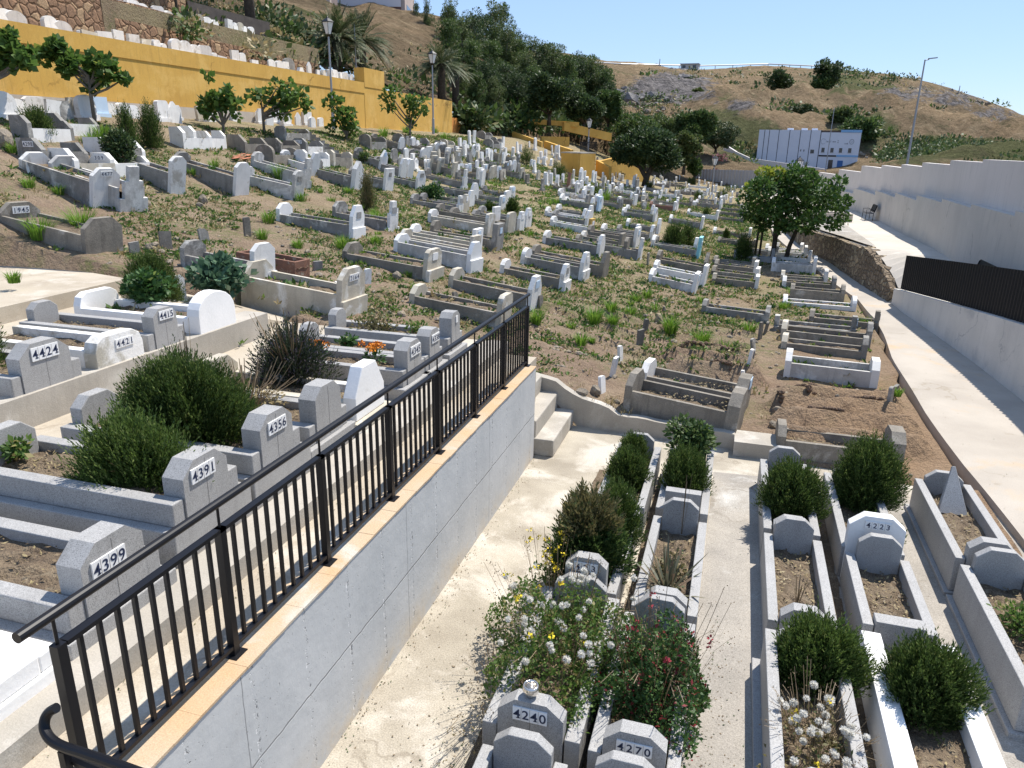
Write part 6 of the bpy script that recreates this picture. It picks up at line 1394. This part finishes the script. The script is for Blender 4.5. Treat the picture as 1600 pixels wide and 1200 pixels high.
def wild(label, loc, rx, ry, h, nst, leafmat, puffs=0, yfl=0, rfl=0, leaves=2500, ls=.035, seeds=500, name='wildflower_clump'):
    """tangled clump: leaves, thin stems with seed heads, white puffs, small flowers"""
    a = rng.random(leaves) * 6.283; r = np.sqrt(rng.random(leaves)); zz = h * .75 * (1 - r ** 2 * .7) * rng.random(leaves) ** .6
    lump = 1 + .22 * np.sin(a * 3 + rx * 9) + .15 * np.sin(a * 5 + 1) ; r = r * lump; zz = zz * (.8 + .35 * np.sin(a * 4 + r * 5))
    P = np.stack([r * np.cos(a) * rx, r * np.sin(a) * ry, zz], 1)
    Q = [leaf_quads(P, unit(leaves) + [0, 0, .4], ls * (.6 + .8 * rng.random(leaves)), .5)]; M_i = [np.zeros(leaves, int)]
    tips = []
    for i in range(nst):
        an = rng.random() * 6.283; rr = rng.random() ** .5; d = np.array([math.cos(an) * rx, math.sin(an) * ry, 0])
        p0 = d * rr * .5; p1 = d * rr * .95 + [0, 0, h * .6]; p2 = d * rr * 1.2 + [0, 0, h * rng.uniform(.55, 1.05)]
        for A_, B_ in ((p0, p1), (p1, p2)):
            s = np.cross(B_ - A_, [.1, 0, 1.0]); s = s / (np.linalg.norm(s) + 1e-6) * .0025
            Q.append(np.array([[A_ - s, A_ + s, B_ + s, B_ - s]])); M_i.append(np.ones(1, int))
        tips.append(p2); 
        for k in range(2): tips.append(p1 + (p2 - p1) * rng.uniform(.5, .95) + rng.normal(size=3) * .03)
    tips = np.array(tips)
    if seeds:
        sp = tips[rng.integers(0, len(tips), seeds)] + rng.normal(size=(seeds, 3)) * .018
        Q.append(leaf_quads(sp, unit(seeds), .016, .7)); M_i.append(np.ones(seeds, int))
    for cnt, idx_, sz in ((yfl, 2, .026), (rfl, 3, .026)):
        for i in range(cnt):
            c = tips[rng.integers(0, len(tips))] * [.72, .72, .95]; Q.append(clump_leaves(c, sz * .5, 8, sz, .8)); M_i.append(np.full(8, idx_))
    Q = np.concatenate(Q); Q[:, :, 2] = np.maximum(Q[:, :, 2], .005); mi = np.concatenate(M_i)
    o = shrub_obj(name, label, Q, [MT[leafmat], MT['twig'], MT['yflower'], MT['rflower']], mi, loc, 'plant')
    if puffs:
        # seed heads: fuzzy balls of thin radiating bristles around a small core
        B = []; V = []; Fs = []
        for i in range(puffs):
            c = tips[rng.integers(0, len(tips))] * [.8, .8, .9]; c[2] = max(c[2], h * .55); n_ = 90
            d = unit(n_); B.append(leaf_quads(np.repeat(c[None], n_, 0) + d * .004, d, .031 * rng.uniform(.85, 1.15), .32))
        link('seed_heads', quads_mesh('seed_heads', np.concatenate(B), [MT['puff']]), o)
    return o
wild('big tangled clump of yellow flowers and white seed puffs', (-1.12, 5.5, .2), .72, .85, .92, 90, 'weedleaf', 52, 14, 0, 9000, .042, 700)
wild('red-flowered bush overgrowing the 4270 grave', (-.28, 5.3, .22), .50, .62, .95, 70, 'redleaf', 0, 0, 10, 10000, .042, 350, name='flowering_bush')
wild('dandelion seed heads over dry leaves in the right-hand court', (.98, 4.98, .24), .36, .55, .45, 120, 'dryleaf', 44, 4, 0, 900, .04, 260)
wild('few dandelion seed heads beside the terracotta pot', (1.78, 4.62, .2), .25, .3, .34, 26, 'weedleaf', 10, 1, 0, 520, .05, 60)
wild('yellow-flowered weed leaning over the 423 stone', (-1.5, 6.5, .15), .26, .3, .85, 30, 'weedleaf', 0, 30, 0, 300, .05, 100)
wild('thin dry weeds along the left edge of the court graves', (-1.62, 5.1, .0), .22, .8, .5, 60, 'straw', 0, 0, 0, 200, .03, 400)
def swords(label, loc, n, L, mat):
    Q = []
    for i in range(n):
        a = rng.random() * 6.283; e = rng.uniform(.5, 1.45); d = np.array([math.cos(a) * math.cos(e), math.sin(a) * math.cos(e), math.sin(e)]); s = np.array([-math.sin(a), math.cos(a), 0]) * .017; l = L * rng.uniform(.6, 1.05)
        P = [d * l * t_ - np.array([0, 0, .12 * l * t_ ** 2 * math.cos(e)]) for t_ in (0, .35, .7, 1)]; ww = (.7, 1, .8, .05)
        for k in range(3): Q.append([P[k] - s * ww[k], P[k] + s * ww[k], P[k + 1] + s * ww[k + 1], P[k + 1] - s * ww[k + 1]])
    return shrub_obj('sword_plant', label, np.array(Q), [MT[mat]], None, loc, 'plant')
swords('spiky brownish sword-leaved plant in the court grave', (-.3, 6.85, .24), 46, .68, 'yucca')
leafy('low weeds around the sword-leaved plant', (-.28, 7.2, .24), .22, .5, .16, 420, .05, 'dryleaf', name='weed_clump')
Q = twigs(5, .06, .8, 2, .006); shrub_obj('dry_stems', 'few bare stakes standing by the flat-topped stone', Q, [MT['twig']], None, (-.25, 8.1, .3), 'plant')
Q = twigs(10, .1, .4, 2, .006); shrub_obj('dry_stems', 'dry twigs on the bare grave left of the 4223 row', Q, [MT['twig']], None, (1.0, 7.1, .24), 'plant')
# hillside shrubs placed by base point: (left, right, base y, top y)
def hs(kind, x0, x1, yb, yt, label, n=700, **k):
    p = hit((x0 + x1) / 2, yb); rx, h = px_size(x0, x1, yt, yb, p); h *= 1.02
    if kind == 'ros': return rosemary(label, p, rx * .9, rx * .8, h * .92, n, sl=min(.3, h * .28), leaf=.07, nl=8, group='dark shrubs on the hillside', **k)
    return leafy(label, p, rx, rx * .7, h, n, .11, kind, group='dark shrubs on the hillside', **k)
hs('ros', 28, 90, 213, 168, 'rosemary bush on the bank at the far left below the white stones', 900)
hs('ros', 182, 222, 232, 166, 'upright dark bush, left plume behind the round dark shrub', 600, up=1.6); hs('ros', 215, 262, 232, 163, 'upright dark bush, right plume behind the round dark shrub', 700, up=1.6)
hs('pineleaf', 163, 224, 265, 203, 'dense round dark shrub left of the white graves', 2200)
hs('ros', 560, 590, 328, 268, 'dry brownish upright bush in the middle of the white graves', 400, mat='dryleaf', up=1.6)
hs('shrubleaf', 648, 708, 317, 287, 'low dark hedge with red flowers behind small white stones', 1500)
hs('midtree', 560, 582, 255, 238, 'low green shrub right of the concrete stairs', 500); hs('ros', 598, 614, 262, 240, 'small dark upright shrub above the white headstones', 250, up=1.5)
hs('ros', 808, 838, 257, 228, 'dark upright shrub beside a tall white stone before the yellow stairs', 500, up=1.4); hs('ros', 857, 886, 274, 254, 'dark upright shrub before the yellow block', 450, up=1.4)
hs('ros', 788, 812, 333, 310, 'dark round shrub at the edge of the tight grave group', 500); hs('ros', 754, 775, 332, 314, 'smaller dark shrub in the tight grave group', 350)
hs('ros', 1030, 1072, 389, 348, 'big round rosemary beside the turquoise headstone', 900); hs('ros', 1058, 1087, 386, 350, 'rosemary half behind the big round one', 600)
leafy('bright small plant before the big round rosemary', hit(1053, 389), .3, .25, .3, 200, .1, 'weedleaf')
hs('ros', 1142, 1178, 406, 366, 'dark bush left of the fruit tree trunk', 800); hs('ros', 1128, 1140, 375, 356, 'small upright rosemary in the concrete row', 250, up=1.4)
hs('ros', 1095, 1111, 342, 324, 'rosemary in the white grave of the valley row', 300); hs('ros', 1005, 1023, 297, 281, 'round rosemary below the spreading tree', 300); hs('ros', 918, 946, 306, 291, 'dark shrub on the middle slope', 300)
hs('ros', 1070, 1090, 288, 276, 'dark hedge bush by the corrugated fence', 300); hs('midtree', 1052, 1080, 302, 291, 'low hedge on the valley floor', 300); hs('ros', 1082, 1100, 311, 297, 'round bush among the valley stones', 250); hs('ros', 1117, 1140, 310, 294, 'rosemary right of the valley lamp', 300)
hs('midtree', 1090, 1150, 288, 280, 'long low hedge in front of the corrugated fence', 500); hs('midtree', 1120, 1165, 300, 290, 'second low hedge among the valley stones', 500); hs('midtree', 942, 962, 270, 256, 'round green bush on the yellow ramp', 300); hs('greyleaf', 963, 980, 281, 268, 'greyish bush below the yellow ramp', 250)
hs('shrubleaf', 865, 885, 285, 276, 'small green bush in the middle white stones', 120)
# pink oleander by the corrugated fence, scrub and palms near the building
p = atd(1125, 252, 112); leafy('pink flowering oleander left of the white building', p, 1.1, .9, 1.1, 420, .25, 'oleander', name='oleander_bush')
p = atd(1115, 276, 101); leafy('small pink oleander at the corrugated fence', p, .7, .6, 1.2, 300, .25, 'oleander', name='oleander_bush')
for (px, yb, yt, D, w, lab) in [(1258, 262, 252, 112, 12, 'little dark palm in front of the white building'),]:
    p = atd(px, yb, D); swords(lab, p, 40, 1.3, 'palmleaf')

# soil strips between the grave columns
m = MB()
for (xa, xb) in ((-.73, -.63), (1.34, 1.53), (-1.62, -1.44)):
    yy_ = np.arange(3.0, 10.4, .25)
    for ya in yy_[:-1]: m.add([(xa + random.uniform(-.02, .02), ya, .012), (xb + random.uniform(-.02, .02), ya, .012), (xb, ya + .25, .012), (xa, ya + .25, .012)], [(0, 1, 2, 3)])
struct(m.build('soil_strip', MT['soil']))

# ------------------------------------------------------------------ stuff: scrub, weeds, grass, stones
def on_hill(n, px_rng, py_rng, size, nl, mat_i, dens=None):
    Q = []; M_ = []
    for i in range(n):
        px, py = random.uniform(*px_rng), random.uniform(*py_rng); p = fhit(px, py)
        if p is None: continue
        if p[1] < 67 and p[0] > -26: continue
        s = size * random.uniform(.4, 1.5) ** 1.3 * max(1, depth(p) / 130)
        q = clump_leaves(p + [0, 0, s * .25], s, nl, s * .42, .6, .7, .3); Q.append(q); M_.append(np.full(len(q), random.choice(mat_i)))
    return Q, M_
Q, M_ = [], []
for args in [(260, (560, 700), (28, 130), .6, 26, [0, 2, 2]), (420, (395, 560), (20, 105), .7, 30, [0, 1, 0, 2]), (120, (280, 400), (2, 55), .5, 26, [0, 1, 2]), (330, (970, 1180), (112, 240), .75, 34, [0, 0, 1, 2]), (300, (1000, 1180), (185, 262), 1.0, 40, [0, 1, 0]), (480, (1130, 1430), (112, 240), .75, 34, [0, 1, 0, 2]), (90, (1180, 1420), (165, 225), 1.4, 60, [0, 1]), (60, (1000, 1320), (125, 175), 1.3, 50, [0, 1]), (60, (1400, 1590), (165, 212), 1.0, 40, [0, 1]), (160, (1290, 1400), (112, 145), .8, 24, [0, 1]), (330, (1380, 1600), (128, 215), .55, 20, [0, 2, 0]),
             (900, (1372, 1600), (205, 268), .9, 34, [3, 3, 0]), (140, (600, 830), (120, 195), 1.0, 34, [1, 0]), (170, (690, 960), (168, 202), 1.1, 60, [1, 1, 0]), (80, (1090, 1180), (225, 262), .8, 26, [0, 2]), (60, (960, 1100), (210, 255), 1.1, 34, [1, 0])]:
    a, b_ = on_hill(*args); Q += a; M_ += b_
o = link('hillside_scrub', quads_mesh('hillside_scrub', np.concatenate(Q), [MT['scrub'], MT['midtree'], MT['straw'], leafm('pale_green_scrub', (.06, .10, .03), (.12, .17, .055), (.2, .22, .1), .9, .25)], np.concatenate(M_))); struct(o, 'stuff')
Vs, Fs_, mi_ = [], [], []
for (cx, cy, sx, sy, n, s0, s1, k) in [(1045, 138, 55, 20, 170, .8, 3.2, 0), (1120, 130, 40, 12, 40, .6, 1.6, 1), (1165, 163, 26, 12, 70, .7, 2.2, 1), (1410, 147, 45, 11, 90, .5, 2.2, 1), (1500, 152, 45, 14, 60, .5, 1.8, 1), (1560, 178, 38, 9, 80, .5, 2.0, 1), (1342, 240, 8, 12, 40, .4, 1.3, 1), (1260, 200, 30, 7, 40, .5, 1.6, 1), (1350, 148, 60, 5, 40, .4, 1.2, 1), (1140, 220, 30, 12, 40, .5, 1.4, 1), (1000, 165, 30, 12, 30, .5, 1.4, 1)]:
    for i in range(n):
        p = fhit(random.gauss(cx, sx * .6), random.gauss(cy, sy * .6))
        if p is None: continue
        s = random.uniform(s0, s1) * random.uniform(.5, 1); V = []; F_ = []; ico((0, 0, 0), 1, V, F_); b0 = len(Vs); sq = [random.uniform(.6, 1.5), random.uniform(.6, 1.3), random.uniform(.35, .8)]
        Vs += [(p[0] + v[0] * s * sq[0] * random.uniform(.75, 1.2), p[1] + v[1] * s * sq[1], p[2] + v[2] * s * sq[2] + .1 * s) for v in V]; Fs_ += [tuple(q_ + b0 for q_ in f_) for f_ in F_]; mi_ += [k] * len(F_)
o = link('hillside_boulders', mesh_from('hillside_boulders', Vs, Fs_, [surf('grey_outcrop', (.13, .125, .125), (.22, .205, .195), .4, c3=(.34, .31, .28), s3=.5, t3=.58, fine=2.5, finea=.4, bump=.8, bdist=.2, world=True), surf('tan_outcrop', (.24, .19, .14), (.17, .135, .105), .4, c3=(.40, .35, .29), s3=.5, t3=.58, fine=2.5, finea=.4, bump=.8, bdist=.2, world=True)], mi_)); struct(o, 'stuff')
# green weeds spread over the soil in patches
NW = 60000; Q = []; M_ = []
xw = rng.uniform(-22, 3.4, NW); yw = 9 + 52 * rng.random(NW) ** 1.5
keep = []
for i in range(NW):
    x, y = xw[i], yw[i]
    if x > -3.1 and (y < lowwall_y(x) + .25): continue
    if x < -3.1 and y < terr_end(x) + .3: continue
    if x > path_left(y) - .3: continue
    d = noise.noise(Vector((x * .45, y * .45, 2))) + .45 * noise.noise(Vector((x * 1.6, y * 1.6, 5)))
    lim = -.14
    if x > .5 and y < 20: lim = .7
    if -3.2 < x < .8 and 15.5 > y: lim = .3
    if -6 < x < -.5 and 16 < y < 26: lim = -.5
    if x < -9 and y < 15: lim = .15
    if d > lim: keep.append(i)
keep = np.array(keep); xk, yk = xw[keep], yw[keep]; zk = hz(xk, yk)
for i, (x, y, z) in enumerate(zip(xk, yk, zk)):
    n = 5 + int(rng.random() * 5); h = rng.uniform(.03, .10) * (1 + y / 45)
    b0 = np.array([x, y, z - .015]) + np.concatenate([rng.normal(size=(n, 2)) * .07, np.zeros((n, 1))], 1)
    Q.append(leaf_quads(b0, unit(n) * [1, 1, .5] + [0, 0, .6], h * (.6 + .7 * rng.random(n)), .42)); k = 0 if rng.random() < .6 else (1 if rng.random() < .45 else 2); M_.append(np.full(n, k))
# weeds inside and along the hillside graves
for (l_, rz_, L_, W_g, zb_, tl_) in BEDS:
    dist = math.hypot(l_[0], l_[1])
    if dist < 13 or dist > 60: continue
    c_, s_ = math.cos(rz_), math.sin(rz_)
    for k_ in range(int(rng.integers(4, 26))):
        if rng.random() < .6: u, v, zz_ = rng.uniform(.15, L_ - .15), rng.uniform(-W_g / 2, W_g / 2), None
        else: u, v, zz_ = rng.uniform(-.1, L_ + .2), (W_g / 2 + rng.uniform(.12, .35)) * (1 if rng.random() < .3 else -1), 0
        x, y = l_[0] + c_ * u - s_ * v, l_[1] + s_ * u + c_ * v
        z = l_[2] + zb_ - math.sin(tl_) * u if zz_ is None else float(hz(x, y))
        if x > -3.1 and y < lowwall_y(x) + .2: continue
        n = 6; b0 = np.array([x, y, z - .01]) + np.concatenate([rng.normal(size=(n, 2)) * .05, np.zeros((n, 1))], 1)
        Q.append(leaf_quads(b0, unit(n) * [1, 1, .5] + [0, 0, .7], rng.uniform(.05, .14) * (1 + dist / 60) * (.6 + .7 * rng.random(n)), .4)); k = int(rng.choice([0, 0, 1, 2])); M_.append(np.full(n, k))
o = link('weeds', quads_mesh('weeds', np.concatenate(Q), [MT['weedleaf'], MT['shrubleaf'], MT['straw']], np.concatenate(M_))); struct(o, 'stuff')
# bright grass tufts
TU = [(928, 503, 30, 26), (955, 490, 24, 18), (985, 490, 22, 16), (908, 535, 26, 18), (1047, 520, 24, 32), (1097, 535, 30, 26), (957, 510, 22, 18), (838, 505, 20, 28), (993, 468, 20, 14), (1010, 462, 18, 14), (1170, 520, 26, 18), (925, 533, 14, 10), (892, 510, 20, 12), (1082, 540, 18, 10), (985, 475, 14, 10), (872, 480, 18, 10),
      (65, 370, 46, 34), (130, 365, 44, 42), (20, 235, 20, 16), (45, 290, 26, 16), (95, 275, 22, 18), (22, 438, 24, 18), (92, 302, 20, 16), (155, 380, 18, 12), (335, 262, 16, 18), (302, 272, 20, 14), (437, 278, 22, 24), (420, 345, 26, 20), (410, 370, 22, 16), (536, 388, 26, 24), (465, 385, 24, 16), (587, 378, 24, 16), (470, 312, 24, 16), (480, 290, 20, 14),
      (405, 440, 20, 16), (420, 295, 18, 14), (590, 345, 26, 20), (565, 398, 20, 14), (650, 395, 24, 14), (640, 430, 16, 12), (770, 500, 22, 14), (765, 455, 22, 18), (945, 312, 22, 20), (1060, 345, 16, 12), (560, 330, 18, 14), (735, 345, 26, 12), (700, 378, 20, 14), (530, 470, 18, 12), (648, 450, 14, 12), (545, 300, 18, 12), (160, 215, 30, 24), (145, 225, 26, 20),
      (930, 270, 20, 10), (865, 315, 30, 10), (510, 275, 20, 14), (1238, 455, 26, 10), (1225, 480, 24, 14), (1350, 505, 20, 14), (1398, 635, 16, 14), (1310, 570, 16, 8), (1265, 573, 10, 8), (680, 205, 14, 10), (695, 215, 18, 12), (600, 210, 22, 14), (635, 205, 18, 12), (840, 200, 30, 14), (810, 190, 30, 14), (870, 205, 40, 14)]
Q = []
for (px, py, w, h) in TU:
    p = hit(px, py + 3); s = depth(p) / F; Q.append(blades(p - [0, 0, .02], int(60 + w * h * .12), h * s * 1.15, w * s * .36, .012 + .0004 * depth(p), .7))
g = np.random.default_rng(9)
for i in range(170):
    x, y = g.uniform(-20, .6), g.uniform(13, 48)
    if x > -3.2 and y < 17: continue
    if noise.noise(Vector((x * .35, y * .35, 9))) < -.05: continue
    Q.append(blades((x, y, float(hz(x, y)) - .02), 40, g.uniform(.12, .3), g.uniform(.08, .2), .014 + .0004 * y, .7))
o = link('grass_tufts', quads_mesh('grass_tufts', np.concatenate(Q), [MT['grassblade']])); struct(o, 'stuff')
o = link('grass_dry', quads_mesh('grass_dry', np.concatenate([blades((x, y, float(hz(x, y)) - .02), 12, .16, .12, .012 + .0003 * y, .9) for x, y in zip(rng.uniform(-20, 1, 900), 12 + 45 * rng.random(900) ** 1.2)]), [MT['straw']])); struct(o, 'stuff')
# stones lying about
def rock(loc, sx, sy, sz, label=None, mat='rock', seed=0):
    V = []; Fs = []; ico((0, 0, 0), 1, V, Fs); me0 = bmesh_sub(V, Fs); V2 = []
    for v in me0[0]:
        p = Vector(v).normalized(); f_ = 1 + .28 * noise.noise(p * 1.3 + Vector((seed * 3.1, seed, 0))) + .12 * noise.noise(p * 3 + Vector((seed, 0, 5))); V2.append((p.x * sx * f_, p.y * sy * f_, p.z * sz * f_))
    me = mesh_from('rock', V2, me0[1], [MT[mat]]); o = link('rock', me, None, loc, random.uniform(0, 6)); 
    if label: tag(o, label, 'rock', 'loose rocks on the soil')
    return o
def bmesh_sub(V, Fs):
    V = [tuple(v) for v in V]; cache = {}; out = []
    def mid(a, b):
        k = (min(a, b), max(a, b))
        if k not in cache: cache[k] = len(V); V.append(tuple(((np.array(V[a]) + np.array(V[b])) / 2) / np.linalg.norm((np.array(V[a]) + np.array(V[b])) / 2)))
        return cache[k]
    for a, b, c in Fs: ab, bc, ca_ = mid(a, b), mid(b, c), mid(c, a); out += [(a, ab, ca_), (b, bc, ab), (c, ca_, bc), (ab, bc, ca_)]
    return V, out
for i, (px, py, w, h, lab) in enumerate([(908, 618, 22, 16, 'tan boulder on the low kerb wall, left of a pair'), (930, 618, 20, 20, 'tan boulder on the low kerb wall, right of a pair'), (964, 632, 12, 10, 'small pale stone at the corner of the ledge graves'), (1028, 510, 16, 22, 'dark brown rock beside the grass clump'), (1037, 488, 8, 14, 'narrow rock stump above the grass clump'), (1052, 540, 14, 10, 'brown stone below the grass clump'),
                                          (204, 310, 22, 26, 'grey rock at the plinth of the white headstone'), (228, 322, 18, 14, 'flat stone by the same plinth as the grey rock'), (318, 318, 18, 18, 'ochre rock under the second white headstone'), (312, 324, 12, 10, 'white stone under the second white headstone'), (115, 290, 18, 18, 'reddish rock left of the white stepped headstone'), (8, 228, 34, 34, 'large dark brown rock at the left edge'),
                                          (285, 243, 12, 12, 'brown stone on the bank below the white graves'), (620, 436, 16, 16, 'reddish rock right of the fallen slab'), (592, 432, 10, 8, 'small stone right of the fallen slab'), (625, 418, 14, 10, 'flat brown stone near the cream headstone'), (498, 432, 14, 8, 'flat stone below the little grey marker'), (1214, 655, 16, 14, 'tan block at the edge of the soil mounds'), (1208, 672, 18, 14, 'brown rock below the tan block at the mounds'), (1226, 630, 12, 16, 'tan stone at the head of the mounds'),
                                          (233, 392, 14, 14, 'brown stone left of the leaning dark slab'), (252, 396, 14, 8, 'dark stone beside the leaning dark slab'), (628, 495, 18, 12, 'pale rock behind the terrace kerb'), (283, 245, 8, 6, 'tiny dark stone on the bank'), (868, 545, 12, 7, 'brown stone below the bare soil beyond the railing'), (886, 552, 14, 8, 'dark stone in the soil line beyond the railing'), (905, 556, 14, 9, 'grey stone at the end of the soil line beyond the railing')]):
    p = hit(px, py); s = depth(p) / F; rock(p + [0, 0, h * s * .25], w * s * .5, w * s * .4, h * s * .5, lab, 'rock' if i % 4 else 'rock', i)
# loose pebbles as one sheet of stuff
Vs = []; Fs_ = []
for i in range(1500):
    x, y = rng.uniform(-14, 3.2), 11 + 22 * rng.random() ** 1.4
    if x > -3.1 and y < lowwall_y(x) + .2: continue
    if x < -3.1 and y < terr_end(x) + .2: continue
    if x > path_left(y) - .3 or (x > .6 and y < 17 and rng.random() < .75): continue
    s = rng.uniform(.02, .07) * (1 if rng.random() < .9 else 1.7); b0 = len(Vs); V = []; F_ = []; ico((0, 0, 0), 1, V, F_)
    sq = rng.uniform(.6, 1.2, 3)
    Vs += [(v[0] * s * sq[0] + x, v[1] * s * sq[1] + y, v[2] * s * .6 + float(hz(x, y)) + s * .2) for v in V]; Fs_ += [tuple(k + b0 for k in f_) for f_ in F_]
o = link('pebbles', mesh_from('pebbles', Vs, Fs_, [MT['rock']])); struct(o, 'stuff')
# dry litter on the near grave beds, and dirt and leaves along the foot of the walls
Q = []; M_ = []
for (l_, rz_, L_, W_g, zb_, tl_) in BEDS:
    if math.hypot(l_[0], l_[1]) > 14: continue
    c_, s_ = math.cos(rz_), math.sin(rz_); n = 260
    u, v = rng.uniform(.1, L_ - .15, n), rng.uniform(-W_g / 2, W_g / 2, n)
    P = np.stack([l_[0] + c_ * u - s_ * v, l_[1] + s_ * u + c_ * v, np.full(n, l_[2] + zb_ + .022)], 1)
    Q.append(leaf_quads(P, unit(n) * [1, 1, .35], rng.uniform(.02, .06, n), .35, np.tile([0, 0, 1.0], (n, 1)))); M_.append((rng.random(n) < .5).astype(int))
def strew(n, xf, yf, z, sz):
    x, y = xf(n), yf(n); P = np.stack([x, y, np.full(n, z)], 1)
    Q.append(leaf_quads(P, unit(n) * [1, 1, .2] + [0, 0, .05], rng.uniform(sz * .5, sz * 1.3, n), .6, np.tile([0, 0, 1.0], (n, 1)))); M_.append((rng.random(n) < .35).astype(int) * 2 + 0)
strew(420, lambda n: -2.69 + np.abs(rng.normal(size=n)) * .10, lambda n: rng.uniform(2.5, 10.3, n), .008, .018)
strew(500, lambda n: -1.75 + rng.normal(size=n) * .25, lambda n: rng.uniform(3.6, 7.2, n), .008, .022)
strew(260, lambda n: .15 + np.abs(rng.normal(size=n)) * .16, lambda n: rng.uniform(3.8, 7.0, n), .008, .02)
strew(300, lambda n: rng.uniform(-2.6, 3.6, n), lambda n: rng.uniform(3.0, 11.0, n), .008, .014)
strew(260, lambda n: -3.52 + np.abs(rng.normal(size=n)) * .08, lambda n: rng.uniform(1, 11, n), 1.358, .018)
strew(120, lambda n: rng.uniform(3.75, 5.4, n), lambda n: rng.uniform(9, 22, n), .125, .02)
o = link('dry_litter', quads_mesh('dry_litter', np.concatenate(Q), [MT['twig'], MT['straw'], MT['scrub']], np.concatenate(M_))); struct(o, 'stuff')
# crumbling edges of the unmarked earth graves
Vs, Fs_ = [], []
for line in ([(1222, 588), (1260, 600), (1300, 612), (1340, 620), (1378, 630)], [(1214, 610), (1250, 624), (1290, 640), (1330, 647), (1372, 653)], [(1210, 642), (1240, 656), (1265, 665), (1312, 672)], [(1046, 547), (1080, 552), (1115, 556), (1152, 566)], [(1075, 574), (1105, 582), (1142, 594)], [(1098, 560), (1140, 572)], [(865, 540), (885, 552), (912, 558)]):
    for (a, b_) in zip(line[:-1], line[1:]):
        pa, pb = hit(*a), hit(*b_)
        for k_ in range(int(np.linalg.norm(pb - pa) / .012)):
            p = pa + (pb - pa) * rng.random() + [rng.normal() * .02, rng.normal() * .035, 0]; s = rng.uniform(.014, .045); V = []; F_ = []; ico((0, 0, 0), 1, V, F_); b0 = len(Vs)
            z0 = float(hz(p[0], p[1])); jit = rng.uniform(.7, 1.25, (12, 3))
            Vs += [(p[0] + v[0] * s * j[0] * 1.3, p[1] + v[1] * s * j[1], z0 + v[2] * s * j[2] + s * .3) for v, j in zip(V, jit)]; Fs_ += [tuple(q_ + b0 for q_ in f_) for f_ in F_]
o = link('soil_clods', mesh_from('soil_clods', Vs, Fs_, [surf('clod_soil', (.20, .135, .09), (.15, .10, .068), 8, fine=50, finea=.4, bump=.8, bdist=.02, world=True)])); struct(o, 'stuff')
# broken roof tiles and concrete stairs up the bank
o = MB()
for i in range(14):
    p = hit(random.uniform(368, 402), random.uniform(246, 254)) + [0, 0, .06 + .02 * i % .1]; a = random.uniform(0, 3); c, s = math.cos(a) * .16, math.sin(a) * .16
    o.add([(p[0] - c - s * .5, p[1] - s + c * .5, p[2]), (p[0] + c - s * .5, p[1] + s + c * .5, p[2] + .05), (p[0] + c + s * .5, p[1] + s - c * .5, p[2] + .03), (p[0] - c + s * .5, p[1] - s - c * .5, p[2])], [(0, 1, 2, 3)])
o = o.build('tile_heap', plain('terracotta_tile', (.42, .16, .09), .9)); tag(o, 'scattered heap of red roof tiles on the bank', 'tiles')
st = thing('concrete_stairs', 'narrow concrete stairs climbing the bank below the fig trees', 'stairs', (0, 0, 0))
A, B = hit(520, 246), hit(458, 203)
for i in range(9):
    a = A + (B - A) * i / 9; b_ = A + (B - A) * (i + 1) / 9; z = float(hz(a[0], a[1])) + .16
    d = (B - A)[:2]; d /= np.linalg.norm(d); n = np.array([-d[1], d[0]]) * .55
    MB().prism_z([tuple(a[:2] - n), tuple(b_[:2] - n), tuple(b_[:2] + n), tuple(a[:2] + n)][::-1], z - .7, z).build('step', MT['concrete'], st)

# ------------------------------------------------------------------ light, sky, camera
SUN_AZ, SUN_EL = RAD(30), RAD(60)
w = bpy.data.worlds.new('World'); S.world = w; w.use_nodes = True
nt = w.node_tree; sky = nt.nodes.new('ShaderNodeTexSky'); sky.sky_type = 'NISHITA'; sky.sun_disc = False
sky.sun_elevation = SUN_EL; sky.sun_rotation = SUN_AZ; sky.altitude = 0; sky.air_density = 1.0; sky.dust_density = 0.1; sky.ozone_density = 3.5
sm = nt.nodes.new('ShaderNodeMix'); sm.data_type = 'RGBA'; sm.inputs[0].default_value = .6; sm.inputs[7].default_value = (2.4, 3.5, 5.75, 1)
nt.links.new(sky.outputs[0], sm.inputs[6]); nt.links.new(sm.outputs[2], nt.nodes['Background'].inputs[0]); nt.nodes['Background'].inputs[1].default_value = .105
sl = bpy.data.lights.new('sun', 'SUN'); sl.energy = 4.2; sl.angle = RAD(.53); sl.color = (1, .945, .865)
so = bpy.data.objects.new('sun', sl); COL.objects.link(so)
sv = Vector((math.cos(SUN_EL) * math.sin(SUN_AZ), math.cos(SUN_EL) * math.cos(SUN_AZ), math.sin(SUN_EL)))
so.rotation_euler = sv.to_track_quat('Z', 'Y').to_euler()
cd = bpy.data.cameras.new('camera'); co = bpy.data.objects.new('camera', cd); COL.objects.link(co)
cd.sensor_width = 36; cd.lens = F / 1600 * 36; cd.clip_start = .1; cd.clip_end = 3000
mw = Matrix(((rt[0], uv[0], -fw[0], CAM[0]), (rt[1], uv[1], -fw[1], CAM[1]), (rt[2], uv[2], -fw[2], CAM[2]), (0, 0, 0, 1)))
co.matrix_world = mw; S.camera = co
S.view_settings.view_transform = 'Standard'; S.view_settings.look = 'None'; S.view_settings.exposure = 0.74; S.view_settings.gamma = 1
S.cycles.max_bounces = 6; S.cycles.transparent_max_bounces = 4
seen = {}
for o in COL.objects:
    if o.parent is None and o.get('label'):
        l = o['label']; seen[l] = seen.get(l, 0) + 1
        if not 4 <= len(l.split()) <= 16: print('LABEL LENGTH', len(l.split()), l)
for l, c in seen.items():
    if c > 1: print('DUP LABEL', c, l)
